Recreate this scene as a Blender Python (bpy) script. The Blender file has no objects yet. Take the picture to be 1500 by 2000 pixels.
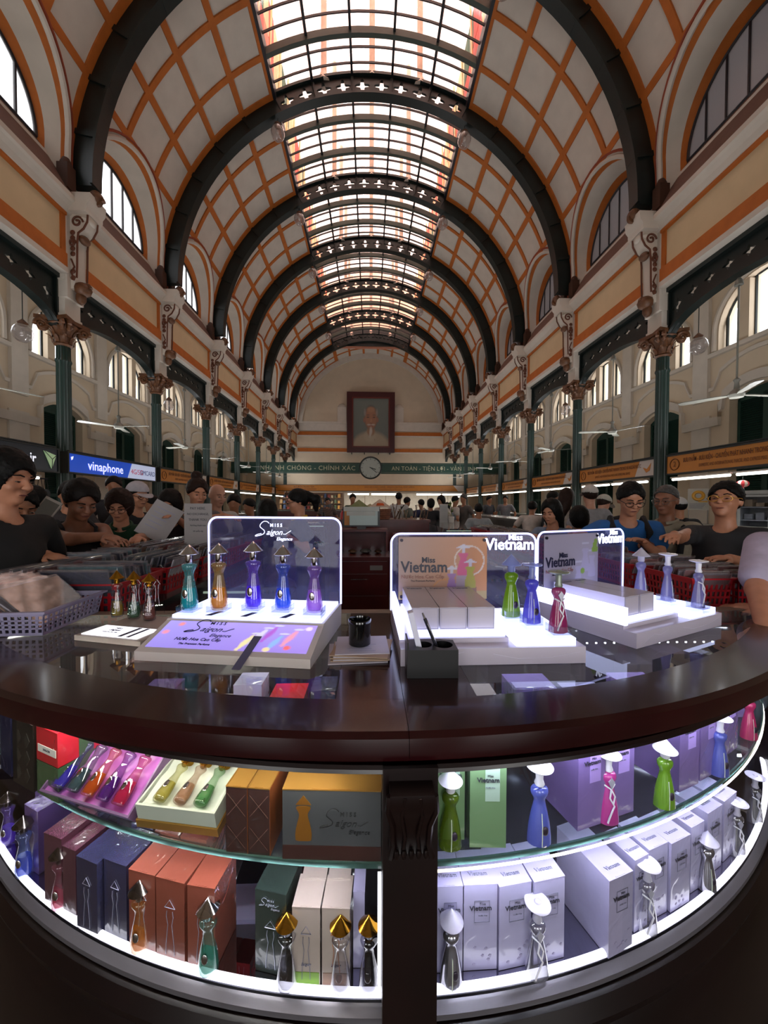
import bpy, bmesh, math, random
import numpy as np
from mathutils import Vector, Matrix, noise
R = math.radians
sc = bpy.context.scene
H = 1.45                       # eye height above the floor; geometry below is measured from the eye level
# ---------------------------------------------------------------- camera, world, exposure
F_PX, YAW, PITCH, ROLL = 733.66, .0371, -.0212, .0029
FW = Vector((math.sin(YAW)*math.cos(PITCH), math.cos(YAW)*math.cos(PITCH), math.sin(PITCH)))
RT0 = Vector((math.cos(YAW), -math.sin(YAW), 0)); UP0 = RT0.cross(FW)
RT = RT0*math.cos(ROLL) + UP0*math.sin(ROLL); UP = UP0*math.cos(ROLL) - RT0*math.sin(ROLL)
cd = bpy.data.cameras.new('camera'); cam = bpy.data.objects.new('camera', cd); sc.collection.objects.link(cam)
cd.sensor_fit = 'VERTICAL'; cd.sensor_height = 36; cd.lens = 36*F_PX/2000; cd.clip_start = .02; cd.clip_end = 300
m = Matrix((RT, UP, -FW)).transposed().to_4x4(); m.translation = (0, 0, 0); cam.matrix_world = m
sc.camera = cam
sc.view_settings.view_transform = 'Standard'; sc.view_settings.look = 'None'
sc.view_settings.gamma = 1; sc.view_settings.use_curve_mapping = False
sc.view_settings.exposure = 0.0
wd = bpy.data.worlds.new('sky'); sc.world = wd; wd.use_nodes = True
nt = wd.node_tree; bg = nt.nodes['Background']
tc = nt.nodes.new('ShaderNodeTexCoord'); gr = nt.nodes.new('ShaderNodeTexGradient'); mp = nt.nodes.new('ShaderNodeMapping')
cr = nt.nodes.new('ShaderNodeValToRGB')
mp.inputs['Rotation'].default_value = (0, R(90), 0)
nt.links.new(tc.outputs['Generated'], mp.inputs['Vector']); nt.links.new(mp.outputs[0], gr.inputs[0]); nt.links.new(gr.outputs[0], cr.inputs[0])
cr.color_ramp.elements[0].color = (1, .98, .96, 1); cr.color_ramp.elements[1].color = (.85, .92, 1, 1)
nt.links.new(cr.outputs[0], bg.inputs[0]); bg.inputs[1].default_value = SKY_STRENGTH = 4.5
sc.cycles.max_bounces = 12; sc.cycles.diffuse_bounces = 5; sc.cycles.transparent_max_bounces = 24
sc.cycles.transmission_bounces = 8; sc.cycles.sample_clamp_indirect = 6; sc.cycles.caustics_refractive = False; sc.cycles.caustics_reflective = False
def area(name, loc, size, energy, col, rot):
    l = bpy.data.lights.new(name, 'AREA'); l.shape = 'RECTANGLE'; l.size, l.size_y = size; l.energy = energy; l.color = col
    o = bpy.data.objects.new(name, l); sc.collection.objects.link(o); o.location = loc; o.rotation_euler = rot
    return o
def lamp(loc, d, size, energy, col=(1, 1, 1)):
    q = Vector(d).to_track_quat('-Z', 'Y'); return area('lamp', loc, size, energy, col, q.to_euler())
FILL_UP, CASE_W = 48., .27
for k in range(-2, 7):                     # fill lamps added on top of the sign boards to brighten the vault
    for s_ in (-1, 1):
        lamp((.03+s_*6.0, 7.6+3.18*(k+.5), 1.13), (-s_*.35, 0, 1), (.22, 2.6), FILL_UP, (.98, .98, 1))
for i, x in enumerate(np.linspace(-1.15, 1.25, 15)):   # area lamps added under the rim and the glass shelf to light the cartons
    if -.06 < x < .19: continue
    y = 2.355-math.sqrt(1.7185**2-(x-.065)**2); left = x < 0; n = Vector((.065-x, 2.355-y, 0)).normalized(); u = CASE_W
    lamp(Vector((x, y, -.447))+n*.009, n*.9+Vector((0, 0, -1)), (.15, .010), u*(1.5 if left else 1.1), (1, .93, .80) if left else (.80, .82, 1))
    lamp(Vector((x, y, -.652))+n*.008, n*.9+Vector((0, 0, -1)), (.15, .006), u*(1.0 if left else 1.15), (.92, .90, 1) if left else (.84, .84, 1))
for x_ in (-3.2, 0, 3.2):     # fill lamps added at the unseen doorways behind the camera, lighting the counter front
    lamp((x_, 7.6-4*3.18+.08, .35), (0, 1, .05), (2.0, 3.3), 17, (1, .97, .94))
for x_ in np.arange(-1.05, 1.25, .19):     # lamps added along the case's rear edge; only the right part has LED dots
    if abs(x_-.07) > .1: lamp((x_, 1.19, -.447), (0, -.45, -1), (.16, .01), .20, (1, .95, .88) if x_ < 0 else (.78, .82, 1))
# ---------------------------------------------------------------- helpers
def ray(u, v): return FW + RT*((u-750)/F_PX) - UP*((v-1000)/F_PX)
def atz(u, v, z):
    r = ray(u, v); return r*(z/r.z)
def aty(u, v, y):
    r = ray(u, v); return r*(y/r.y)
def srgb(h):
    h = h.lstrip('#'); c = [int(h[i:i+2], 16)/255 for i in (0, 2, 4)]
    return tuple(x/12.92 if x <= .04045 else ((x+.055)/1.055)**2.4 for x in c)
MATS = {}
def mat(name, col='#888888', rough=.6, metal=0., emit=None, es=1., noise_amt=.08, nscale=6., bump=0., spec=.5, coat=0., attr=None, sub=None):
    if name in MATS: return MATS[name]
    m = bpy.data.materials.new(name); m.use_nodes = True; nt = m.node_tree; b = nt.nodes['Principled BSDF']
    c = srgb(col) if isinstance(col, str) else col
    b.inputs['Roughness'].default_value = rough; b.inputs['Metallic'].default_value = metal
    b.inputs['Specular IOR Level'].default_value = spec; b.inputs['Coat Weight'].default_value = coat; b.inputs['Coat Roughness'].default_value = .08
    src = None
    if attr:
        a = nt.nodes.new('ShaderNodeAttribute'); a.attribute_name = attr; src = a.outputs['Color']
        nt.links.new(src, b.inputs['Base Color'])
        if es and emit: nt.links.new(src, b.inputs['Emission Color']); b.inputs['Emission Strength'].default_value = es
    elif noise_amt > 0:
        t = nt.nodes.new('ShaderNodeTexCoord'); n = nt.nodes.new('ShaderNodeTexNoise'); n.inputs['Scale'].default_value = nscale; n.inputs['Detail'].default_value = 4
        nt.links.new(t.outputs['Object'], n.inputs['Vector'])
        r = nt.nodes.new('ShaderNodeValToRGB'); r.color_ramp.elements[0].position = .3; r.color_ramp.elements[1].position = .7
        r.color_ramp.elements[0].color = tuple(x*(1-noise_amt) for x in c)+(1,); r.color_ramp.elements[1].color = tuple(min(1, x*(1+noise_amt)) for x in c)+(1,)
        nt.links.new(n.outputs[0], r.inputs[0]); nt.links.new(r.outputs[0], b.inputs['Base Color'])
        if bump:
            bp = nt.nodes.new('ShaderNodeBump'); bp.inputs['Strength'].default_value = bump; bp.inputs['Distance'].default_value = .01
            nt.links.new(n.outputs[0], bp.inputs['Height']); nt.links.new(bp.outputs[0], b.inputs['Normal'])
    else: b.inputs['Base Color'].default_value = c+(1,)
    if emit and not attr:
        b.inputs['Emission Color'].default_value = (srgb(emit) if isinstance(emit, str) else emit)+(1,); b.inputs['Emission Strength'].default_value = es
    MATS[name] = m; return m
def clear(name, tint=(1, 1, 1), rough=.02, refl=1., haze=None, haze_amt=0., edge=None, ior=1.45):
    """thin clear sheet: transparent with a Fresnel reflection; haze adds diffuse/translucent body colour"""
    if name in MATS: return MATS[name]
    m = bpy.data.materials.new(name); m.use_nodes = True; nt = m.node_tree; nt.nodes.clear()
    out = nt.nodes.new('ShaderNodeOutputMaterial'); tr = nt.nodes.new('ShaderNodeBsdfTransparent'); gl = nt.nodes.new('ShaderNodeBsdfGlossy')
    tr.inputs[0].default_value = tuple(tint)+(1,); gl.inputs['Roughness'].default_value = rough; gl.inputs[0].default_value = (1, 1, 1, 1)
    body = tr.outputs[0]
    if edge:
        lw = nt.nodes.new('ShaderNodeLayerWeight'); lw.inputs[0].default_value = .35
        mc = nt.nodes.new('ShaderNodeMix'); mc.data_type = 'RGBA'; nt.links.new(lw.outputs['Facing'], mc.inputs[0])
        mc.inputs[6].default_value = tuple(tint)+(1,); mc.inputs[7].default_value = tuple(edge)+(1,); nt.links.new(mc.outputs[2], tr.inputs[0])
    if haze_amt > 0:
        df = nt.nodes.new('ShaderNodeBsdfDiffuse'); ts = nt.nodes.new('ShaderNodeBsdfTranslucent'); mm = nt.nodes.new('ShaderNodeMixShader')
        df.inputs[0].default_value = tuple(haze)+(1,); ts.inputs[0].default_value = tuple(haze)+(1,); mm.inputs[0].default_value = .5
        nt.links.new(df.outputs[0], mm.inputs[1]); nt.links.new(ts.outputs[0], mm.inputs[2])
        m2 = nt.nodes.new('ShaderNodeMixShader'); m2.inputs[0].default_value = haze_amt
        nt.links.new(body, m2.inputs[1]); nt.links.new(mm.outputs[0], m2.inputs[2]); body = m2.outputs[0]
    fr = nt.nodes.new('ShaderNodeFresnel'); fr.inputs[0].default_value = ior
    ma = nt.nodes.new('ShaderNodeMath'); ma.operation = 'MULTIPLY'; ma.inputs[1].default_value = refl; ma.use_clamp = True
    ge = nt.nodes.new('ShaderNodeNewGeometry'); iv = nt.nodes.new('ShaderNodeMath'); iv.operation = 'SUBTRACT'; iv.inputs[0].default_value = 1; nt.links.new(ge.outputs['Backfacing'], iv.inputs[1])
    m3 = nt.nodes.new('ShaderNodeMath'); m3.operation = 'MULTIPLY'; nt.links.new(fr.outputs[0], m3.inputs[0]); nt.links.new(iv.outputs[0], m3.inputs[1]); nt.links.new(m3.outputs[0], ma.inputs[0])
    mx = nt.nodes.new('ShaderNodeMixShader'); nt.links.new(ma.outputs[0], mx.inputs[0]); nt.links.new(body, mx.inputs[1]); nt.links.new(gl.outputs[0], mx.inputs[2])
    nt.links.new(mx.outputs[0], out.inputs[0]); MATS[name] = m; return m
def glow(name, col, s):
    return mat(name, col, .5, emit=col, es=s, noise_amt=0)
class MB:
    def __init__(s): s.v = []; s.f = []; s.m = []; s.cur = 0
    def add(s, vs, fs):
        o = len(s.v); s.v += [tuple(v) for v in vs]; s.f += [tuple(i+o for i in f) for f in fs]; s.m += [s.cur]*len(fs); return s
    def box(s, x0, x1, y0, y1, z0, z1, M=None):
        vs = [Vector((x, y, z)) for z in (z0, z1) for y in (y0, y1) for x in (x0, x1)]
        if M is not None: vs = [M @ v for v in vs]
        return s.add(vs, [(0, 2, 3, 1), (4, 5, 7, 6), (0, 1, 5, 4), (2, 6, 7, 3), (0, 4, 6, 2), (1, 3, 7, 5)])
    def frame(s, x0, x1, z0, z1, w, y0, y1, M=None):
        s.box(x0, x0+w, y0, y1, z0, z1, M); s.box(x1-w, x1, y0, y1, z0, z1, M); s.box(x0+w, x1-w, y0, y1, z0, z0+w, M); return s.box(x0+w, x1-w, y0, y1, z1-w, z1, M)
    def cyl(s, p0, p1, r0, r1=None, n=12, cap=True):
        p0, p1 = Vector(p0), Vector(p1); r1 = r0 if r1 is None else r1; d = (p1-p0).normalized()
        a = d.orthogonal().normalized(); b = d.cross(a); vs = []
        for p, r in ((p0, r0), (p1, r1)):
            for i in range(n):
                t = 2*math.pi*i/n; vs.append(p+a*(r*math.cos(t))+b*(r*math.sin(t)))
        fs = [(i, (i+1) % n, n+(i+1) % n, n+i) for i in range(n)]
        if cap: fs += [tuple(range(n-1, -1, -1)), tuple(range(n, 2*n))]
        return s.add(vs, fs)
    def lathe(s, prof, n=20, c=(0, 0, 0), sx=1, sy=1, flute=0, nf=0):
        vs = []; c = Vector(c)
        for z, r in prof:
            for i in range(n):
                t = 2*math.pi*i/n; rr = r*(1+flute*math.cos(nf*t)) if flute else r
                vs.append((c.x+rr*sx*math.cos(t), c.y+rr*sy*math.sin(t), c.z+z))
        fs = []
        for j in range(len(prof)-1):
            for i in range(n): a = j*n+i; b = j*n+(i+1) % n; fs.append((a, b, b+n, a+n))
        fs.append(tuple(range(n-1, -1, -1))); k = (len(prof)-1)*n; fs.append(tuple(range(k, k+n)))
        return s.add(vs, fs)
    def tube(s, pts, r, n=6, closed=False):
        pts = [Vector(p) for p in pts]; N = len(pts); rs = r if isinstance(r, (list, tuple)) else [r]*N; vs = []; prev = None
        for k, p in enumerate(pts):
            a = pts[(k-1) % N] if (closed or k) else p; b = pts[(k+1) % N] if (closed or k < N-1) else p
            d = (b-a).normalized() if (b-a).length > 1e-9 else Vector((0, 0, 1))
            if prev is None: u = d.orthogonal().normalized()
            else:
                u = prev-d*prev.dot(d); u = u.normalized() if u.length > 1e-6 else d.orthogonal().normalized()
            prev = u; w = d.cross(u)
            for i in range(n): t = 2*math.pi*i/n; vs.append(p+u*(rs[k]*math.cos(t))+w*(rs[k]*math.sin(t)))
        fs = []
        for k in range(N if closed else N-1):
            for i in range(n): a = k*n+i; b = k*n+(i+1) % n; c = ((k+1) % N)*n+(i+1) % n; d = ((k+1) % N)*n+i; fs.append((a, b, c, d))
        if not closed: fs += [tuple(range(n-1, -1, -1)), tuple(range((N-1)*n, N*n))]
        return s.add(vs, fs)
    def ball(s, c, r, n=12, M=None):
        c = Vector(c); r = (r, r, r) if not isinstance(r, (tuple, list)) else r; vs = []; k = n//2
        for j in range(1, k):
            for i in range(n):
                t = math.pi*j/k; p = 2*math.pi*i/n; v = Vector((r[0]*math.sin(t)*math.cos(p), r[1]*math.sin(t)*math.sin(p), r[2]*math.cos(t)))
                vs.append(c+(M @ v if M is not None else v))
        tv = Vector((0, 0, r[2])); tv = M @ tv if M is not None else tv; vs += [c+tv, c-tv]; T = len(vs)-2; fs = []
        for j in range(k-2):
            for i in range(n): fs.append((j*n+i, (j+1)*n+i, (j+1)*n+(i+1) % n, j*n+(i+1) % n))
        for i in range(n): fs.append((T, i, (i+1) % n)); fs.append((T+1, (k-2)*n+(i+1) % n, (k-2)*n+i))
        return s.add(vs, fs)
    def prism(s, poly, a, b, fn=None):
        """polygon (p,q) extruded between a and b; fn maps (p,q,h)->xyz"""
        fn = fn or (lambda p, q, h: (p, q, h)); n = len(poly)
        vs = [fn(p, q, a) for p, q in poly]+[fn(p, q, b) for p, q in poly]
        return s.add(vs, [tuple(range(n-1, -1, -1)), tuple(range(n, 2*n))]+[(i, (i+1) % n, n+(i+1) % n, n+i) for i in range(n)])
    def sweep(s, sec, path, closed=False):
        """sec: list of (a,b); path: list of functions (a,b)->xyz"""
        n = len(sec); vs = [f(a, b) for f in path for a, b in sec]; N = len(path); fs = []
        for k in range(N if closed else N-1):
            for i in range(n): fs.append((k*n+i, k*n+(i+1) % n, ((k+1) % N)*n+(i+1) % n, ((k+1) % N)*n+i))
        if not closed: fs += [tuple(range(n-1, -1, -1)), tuple(range((N-1)*n, N*n))]
        return s.add(vs, fs)
    def mesh(s, name, mats, smooth=False):
        me = bpy.data.meshes.new(name); me.from_pydata(s.v, [], s.f)
        for m in (mats if isinstance(mats, (list, tuple)) else [mats]): me.materials.append(m)
        if s.cur or any(s.m): me.polygons.foreach_set('material_index', s.m)
        if smooth: smooth_mesh(me, smooth)
        return me
def smooth_mesh(me, ang=40):
    me.polygons.foreach_set('use_smooth', [True]*len(me.polygons))
    try: me.set_sharp_from_angle(angle=R(40 if ang is True else ang))
    except Exception: pass
def link(o, parent=None):
    sc.collection.objects.link(o)
    if parent is not None: o.parent = parent
    return o
def part(mb, name, mats, parent=None, smooth=False, loc=None, rot=None, label=None):
    me = mb if isinstance(mb, bpy.types.Mesh) else mb.mesh(name, mats, smooth)
    o = bpy.data.objects.new(name, me); link(o, parent)
    if loc is not None: o.location = loc
    if rot is not None: o.rotation_euler = rot if isinstance(rot, (tuple, list)) else (0, 0, rot)
    if label: o['label'] = label
    return o
def thing(name, label, cat, loc=(0, 0, 0), rz=0, group=None):
    o = bpy.data.objects.new(name, None); o.empty_display_size = .1; link(o); o.location = loc
    o.rotation_euler = rz if isinstance(rz, (tuple, list)) else (0, 0, rz); return tag(o, label, cat, group)
def tag(o, label, cat, group=None):
    o['label'] = label; o['category'] = cat
    if group: o['group'] = group
    return o
def struct(name, mb=None, mats=None, loc=(0, 0, 0), label=None, smooth=False):
    o = bpy.data.objects.new(name, mb.mesh(name, mats, smooth) if mb else None); link(o); o.location = loc; o['kind'] = 'structure'
    if label: o['label'] = label
    return o
def copy_tree(o, parent=None):
    c = o.copy(); link(c, None); c.parent = parent
    for ch in o.children: copy_tree(ch, c)
    return c
def copy_thing(o, loc, label, rz=None, group=None):
    c = copy_tree(o); c.location = loc; c['label'] = label
    if rz is not None: c.rotation_euler = (0, 0, rz)
    if group: c['group'] = group
    return c
TXT = {}
def text_mesh(body, size, ext=.0005, shear=0., align='CENTER', space=1., bold=0., sx=1.):
    k = (body, size, ext, shear, align, space, bold, sx)
    if k in TXT: return TXT[k]
    c = bpy.data.curves.new('lettering', 'FONT'); c.body = body; c.size = size; c.extrude = ext; c.shear = shear; c.align_x = align; c.align_y = 'CENTER'
    c.space_character = space; c.resolution_u = 2; c.offset = bold
    o = bpy.data.objects.new('lettering', c); sc.collection.objects.link(o); dg = bpy.context.evaluated_depsgraph_get()
    me = bpy.data.meshes.new_from_object(o.evaluated_get(dg)); bpy.data.objects.remove(o)
    if sx != 1: me.transform(Matrix.Diagonal((sx, 1, 1, 1)))
    me.name = 'lettering'; TXT[k] = me; return me
def text(body, size, m, parent, loc, rot=(R(90), 0, 0), **kw):
    """default rotation: upright, facing -y"""
    me = text_mesh(body, size, **kw).copy(); me.materials.clear(); me.materials.append(m)
    return part(me, 'lettering', None, parent, loc=loc, rot=rot)
def picture(name, w, h, nx, ny, fn, m, parent, loc, rot=(R(90), 0, 0), label=None):
    """flat printed sheet: colour attribute 'print' painted by fn(u,v) arrays (0..1) -> rgb"""
    xs = np.linspace(0, 1, nx+1); ys = np.linspace(0, 1, ny+1); U, V = np.meshgrid(xs, ys)
    vs = np.stack([(U-.5)*w, (V-.5)*h, 0*U], -1).reshape(-1, 3)
    i = np.arange((nx+1)*(ny+1)).reshape(ny+1, nx+1); fs = np.stack([i[:-1, :-1], i[:-1, 1:], i[1:, 1:], i[1:, :-1]], -1).reshape(-1, 4)
    me = bpy.data.meshes.new(name); me.from_pydata(vs.tolist(), [], fs.tolist()); me.materials.append(m)
    c = fn(U.reshape(-1), V.reshape(-1)); a = me.color_attributes.new('print', 'FLOAT_COLOR', 'POINT')
    a.data.foreach_set('color', np.concatenate([c, np.ones((len(c), 1))], 1).astype(np.float32).reshape(-1))
    return part(me, name, None, parent, loc=loc, rot=rot, label=label)
# ---------------------------------------------------------------- the hall
X0, Y1, BAY, ZC, RV, RR, FL = .03, 7.6, 3.18, 6.08, 5.75, 5.32, -H
YB, YE = Y1-4*BAY, Y1+7*BAY
white = mat('white_plaster', '#c9c0b4', .8, noise_amt=.05, nscale=3, bump=.15)
cream = mat('cream_plaster', '#cdbca4', .8, noise_amt=.04, nscale=2, bump=.15)
cream2 = mat('cream_frieze', '#cfb994', .8, noise_amt=.04, nscale=3, bump=.2)
orange = mat('orange_paint', '#b4621e', .7, noise_amt=.10, nscale=5)
redbrown = mat('red_brown_paint', '#94442a', .7)
brown = mat('brown_sill_paint', '#6a4c40', .75)
gilt = mat('brown_ornament', '#5e3a20', .5, noise_amt=.3, nscale=14, bump=.5)
iron = mat('dark_green_iron', '#101a18', .4, noise_amt=.15, nscale=8)
iron2 = mat('green_column_paint', '#132a24', .4, noise_amt=.12, nscale=6)
shutter = mat('green_shutter', '#163a30', .55, noise_amt=.15, nscale=5)
thinblk = mat('black_mullion', '#15121a', .5, noise_amt=0)
sky_l = clear('window_glass', (.97, .98, 1), .05)
dim_glass = clear('dimmed_grey_glass', (.10, .095, .10), .3, haze=(.5, .46, .45), haze_amt=.35)  # right lunettes: the dimmer light outside is put into the glass tint
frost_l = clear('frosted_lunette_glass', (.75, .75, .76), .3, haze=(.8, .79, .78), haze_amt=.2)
skyglass = clear('skylight_glass', (.93, .92, .92), .05, refl=.5)
def VP(phi, y, r=RV):
    a = R(phi); return Vector((X0+r*math.sin(a), y, ZC+r*math.cos(a)))
def XV(z): return math.sqrt(max(0, RV*RV-(z-ZC)**2)) if z > ZC else RV
PN = [27.5, 38, 48.5, 59, 69.5]
ceiling = struct('ceiling', label='barrel vault of white plaster panels between orange bands')
def curved(phi0, phi1, y0, y1, r, r2=None, n=4):
    mb = MB(); vs = []; r2 = r2 or r-.025
    for i in range(n+1):
        p = phi0+(phi1-phi0)*i/n; vs += [VP(p, y0, r), VP(p, y1, r), VP(p, y1, r2), VP(p, y0, r2)]
    fs = []
    for i in range(n):
        for j in range(4): a = i*4+j; b = i*4+(j+1) % 4; fs.append((a, b, b+4, a+4))
    fs += [(3, 2, 1, 0), (4*n, 4*n+1, 4*n+2, 4*n+3)]
    return mb.add(vs, fs)
pan = {}
for s in (-1, 1):
    for j in range(4):
        d = math.degrees(.06/RV)
        a0, a1 = s*(PN[j]+d), s*(PN[j+1]-d)
        pan[s, j] = curved(min(a0, a1), max(a0, a1), .06, BAY/3-.06, RV+.02, RV+.06).mesh('panel', white, 60)
for q, p in enumerate((-27.5, -16.5, -5.5, 5.5, 16.5)):
    pan[0, q] = curved(p+.6, p+10.4, .06, BAY/3-.06, RV+.02, RV+.06).mesh('panel', white, 60)
def bands(last=False):
    mb = MB(); w = math.degrees(.075/RV)
    for s in (-1, 1):
        ph = [27.5+w, 38, 48.5, 59, 69.5]
        for p in ph:
            v = [curved(s*p-w, s*p+w, 0, BAY, RV+.04, RV-.015, 1)][0]; mb.add(v.v, v.f)
        for y in (BAY/3, 2*BAY/3):
            v = curved(min(s*27.5, s*69.5), max(s*27.5, s*69.5), y-.065, y+.065, RV+.04, RV-.014, 16); mb.add(v.v, v.f)
        for y0, y1 in ((0, .22), (BAY-.22, BAY)):
            v = curved(min(s*27.5, s*86), max(s*27.5, s*86), y0, y1, RV+.04, RV-.012, 20); mb.add(v.v, v.f)
    if last:
        for p in (-27.1, -16.5, -5.5, 5.5, 16.5, 27.1):
            v = curved(p-w, p+w, 0, BAY, RV+.04, RV-.015, 1); mb.add(v.v, v.f)
        for y in (BAY/3, 2*BAY/3): v = curved(-28, 28, y-.065, y+.065, RV+.04, RV-.014, 12); mb.add(v.v, v.f)
    return mb
bm_, bl_ = bands().mesh('band', orange, 50), bands(True).mesh('band', orange, 50)
AW, AZ = 1.38, 6.68           # lunette arch half-width and spring height
def lunette_shell(s):
    mb = MB(); ys = [-BAY/2]+[AW*math.sin(R(t)) for t in range(-90, 91, 7)]+[BAY/2]
    ys = sorted(set(round(y, 4) for y in ys)); zt = ZC+RV*math.cos(R(69.3))
    def zb(y): return AZ+math.sqrt(max(0, AW*AW-y*y)) if abs(y) <= AW+1e-6 else 5.8
    for a, b in zip(ys[:-1], ys[1:]):
        ins = abs(a+b)/2 < AW
        za, zb_ = (zb(a), zb(b)) if ins else (5.8, 5.8)
        for i in range(6):
            p = []
            for y, z0 in ((a, za), (b, zb_)):
                for t in (i/6, (i+1)/6): z = z0+(zt-z0)*t; p.append(Vector((X0+s*XV(z), y+BAY/2, z)))
            mb.add(p, [(0, 2, 3, 1)])
    return mb
def arch_pts(rad, zc, zleg, x, n=24):
    """leg, arch, leg outline at side plane x(z)"""
    pts = [(-rad, zleg)]+[(rad*math.cos(math.pi-math.pi*i/n), zc+rad*math.sin(math.pi*i/n)) for i in range(n+1)]+[(rad, zleg)]
    return [Vector((x(z), y+BAY/2, z)) for y, z in pts]
def strip(mb, A, Bp):
    n = len(A); return mb.add(list(A)+list(Bp), [(i, i+1, n+i+1, n+i) for i in range(n-1)])
WX, WR, WZ = 6.1, 1.17, 6.66
def lunette_parts(s):
    out = {}
    xo = lambda z: X0+s*(XV(z)-.0)
    A = arch_pts(AW, AZ, 5.76, xo); W = arch_pts(WR, WZ, 6.6, lambda z: X0+s*WX)
    lerp = lambda t: [a.lerp(w, t) for a, w in zip(A, W)]
    mo = MB(); strip(mo, A, lerp(.2)); strip(mo, lerp(.72), W); out['lunette_reveal_border'] = (mo, orange)
    mw = MB(); strip(mw, lerp(.2), lerp(.72)); out['lunette_reveal'] = (mw, white)
    tr = MB(); O2 = [Vector((X0+s*(XV(p.z)-.05), BAY/2+(p.y-BAY/2)*1.0, p.z)) for p in A]
    tr.tube([p-Vector((s*.02, 0, 0)) for p in A], .05, 6); out['lunette_moulding'] = (tr, white)
    t2 = MB(); A2 = arch_pts(AW+.1, AZ, 5.9, lambda z: X0+s*(XV(z)-.01)); t2.tube(A2, .028, 5); out['lunette_line'] = (t2, redbrown)
    sl = MB(); x1, x2 = X0+s*5.60, X0+s*WX
    sl.add([(x1, .2, 5.752), (x1, BAY-.2, 5.752), (x2, BAY/2+WR+.1, 6.64), (x2, BAY/2-WR-.1, 6.64)], [(0, 1, 2, 3)])
    out['lunette_sill'] = (sl, brown)
    leg = MB()
    for e in (-1, 1):
        yy = BAY/2+e*(AW-.02)
        leg.box(min(X0+s*5.62, X0+s*5.82), max(X0+s*5.62, X0+s*5.82), yy-.1, yy+.1, 5.85, 6.3); leg.ball((X0+s*5.72, yy, 6.3), (.1, .1, .16), 10)
    out['lunette_pendant'] = (leg, mat('dark_brown_paint', '#452818', .7))
    return out
def lunette_window(s, k):
    w = struct('window', label='semicircular glazed lunette with black mullions under the vault', loc=(X0+s*WX, Y1+k*BAY+BAY/2, WZ-.02)); w.name = 'window_1'
    fr = MB(); pts = [(0, WR*math.cos(t), 0.02+WR*math.sin(t)) for t in [math.pi*i/24 for i in range(25)]]
    fr.tube([(0, WR, 0)]+pts+[(0, -WR, 0)], .035, 6, True); part(fr, 'window_frame', thinblk, w)
    ys = [-WR+2*WR*i/6 for i in range(7)]
    for i, y in enumerate(ys[1:-1]):
        z = 0.02+math.sqrt(WR*WR-y*y); mu = MB(); mu.box(-.02, .02, y-.016, y+.016, 0, z); part(mu, 'mullion', thinblk, w)
    g = frost_l if s < 0 else dim_glass
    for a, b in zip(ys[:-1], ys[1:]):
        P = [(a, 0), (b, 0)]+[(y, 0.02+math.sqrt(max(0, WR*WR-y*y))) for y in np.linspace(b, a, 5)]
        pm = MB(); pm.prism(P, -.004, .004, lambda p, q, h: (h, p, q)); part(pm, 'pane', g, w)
    return w
shellm = {s: lunette_shell(s).mesh('lunette_wall', white, 50) for s in (-1, 1)}
lun = {s: {n: mb.mesh(n, m_, 40) for n, (mb, m_) in lunette_parts(s).items()} for s in (-1, 1)}
wall = {-1: struct('wall_left', label='upper nave wall with cream frieze panels, left of the nave'), 1: struct('wall_right', label='upper nave wall with cream frieze panels, right of the nave')}
def frieze(s):
    o = {}; sx = lambda a, b: (min(X0+s*a, X0+s*b), max(X0+s*a, X0+s*b))
    c = MB(); sec = [(5.85, 5.45), (5.72, 5.47), (5.68, 5.56), (5.62, 5.63), (5.58, 5.66), (5.58, 5.75), (5.85, 5.75)]
    c.prism(sec, 0, BAY, lambda p, q, h: (X0+s*p, h, q)); o['cornice'] = (c, white)
    p = MB(); p.box(*sx(5.80, 5.95), .2, BAY-.2, 4.68, 5.44); o['frieze_panel'] = (p, cream2)
    b = MB(); b.box(*sx(5.74, 5.95), .2, BAY-.2, 4.43, 4.70); b.box(*sx(5.77, 5.95), .2, .3, 4.70, 5.44); b.box(*sx(5.77, 5.95), BAY-.3, BAY-.2, 4.70, 5.44); b.box(*sx(5.74, 5.95), .2, BAY-.2, 5.41, 5.47)
    o['frieze_border'] = (b, orange)
    w = MB(); w.box(*sx(5.72, 5.95), .2, BAY-.2, 4.33, 4.43); o['frieze_ledge'] = (w, white)
    pr = MB(); pr.box(*sx(5.75, 6.0), -.2, .2, 3.9, 5.6); o['pier'] = (pr, white)
    return o
frm = {s: {n: mb.mesh(n, m_) for n, (mb, m_) in frieze(s).items()} for s in (-1, 1)}
for k in range(-1, 7):
    y = Y1+k*BAY
    for s in (-1, 1):
        if k >= -1:
            for j in range(4):
                for i in range(3): part(pan[s, j], 'panel', None, ceiling, loc=(0, y+i*BAY/3, 0))
        part(shellm[s], 'lunette_wall', None, ceiling, loc=(0, y, 0))
        for n, me in lun[s].items(): part(me, n, None, ceiling, loc=(0, y, 0))
        for n, me in frm[s].items(): part(me, n, None, wall[s], loc=(0, y, 0))
        lunette_window(s, k)
    part(bl_ if k == 6 else bm_, 'band', None, ceiling, loc=(0, y, 0))
    if k == 6:
        for q in range(5):
            for i in range(3): part(pan[0, q], 'panel', None, ceiling, loc=(0, y+i*BAY/3, 0))
# back end of the vault behind the camera: plain shells
mb = curved(-90, 90, YB, Y1-BAY, RV+.05, RV, 24); part(mb, 'vault_shell', white, ceiling)
for s in (-1, 1):
    mb = MB(); a, b = sorted((X0+s*5.75, X0+s*5.95)); mb.box(a, b, YB, Y1-BAY, 3.9, 6.1); part(mb, 'pier', cream, wall[s])
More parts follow.
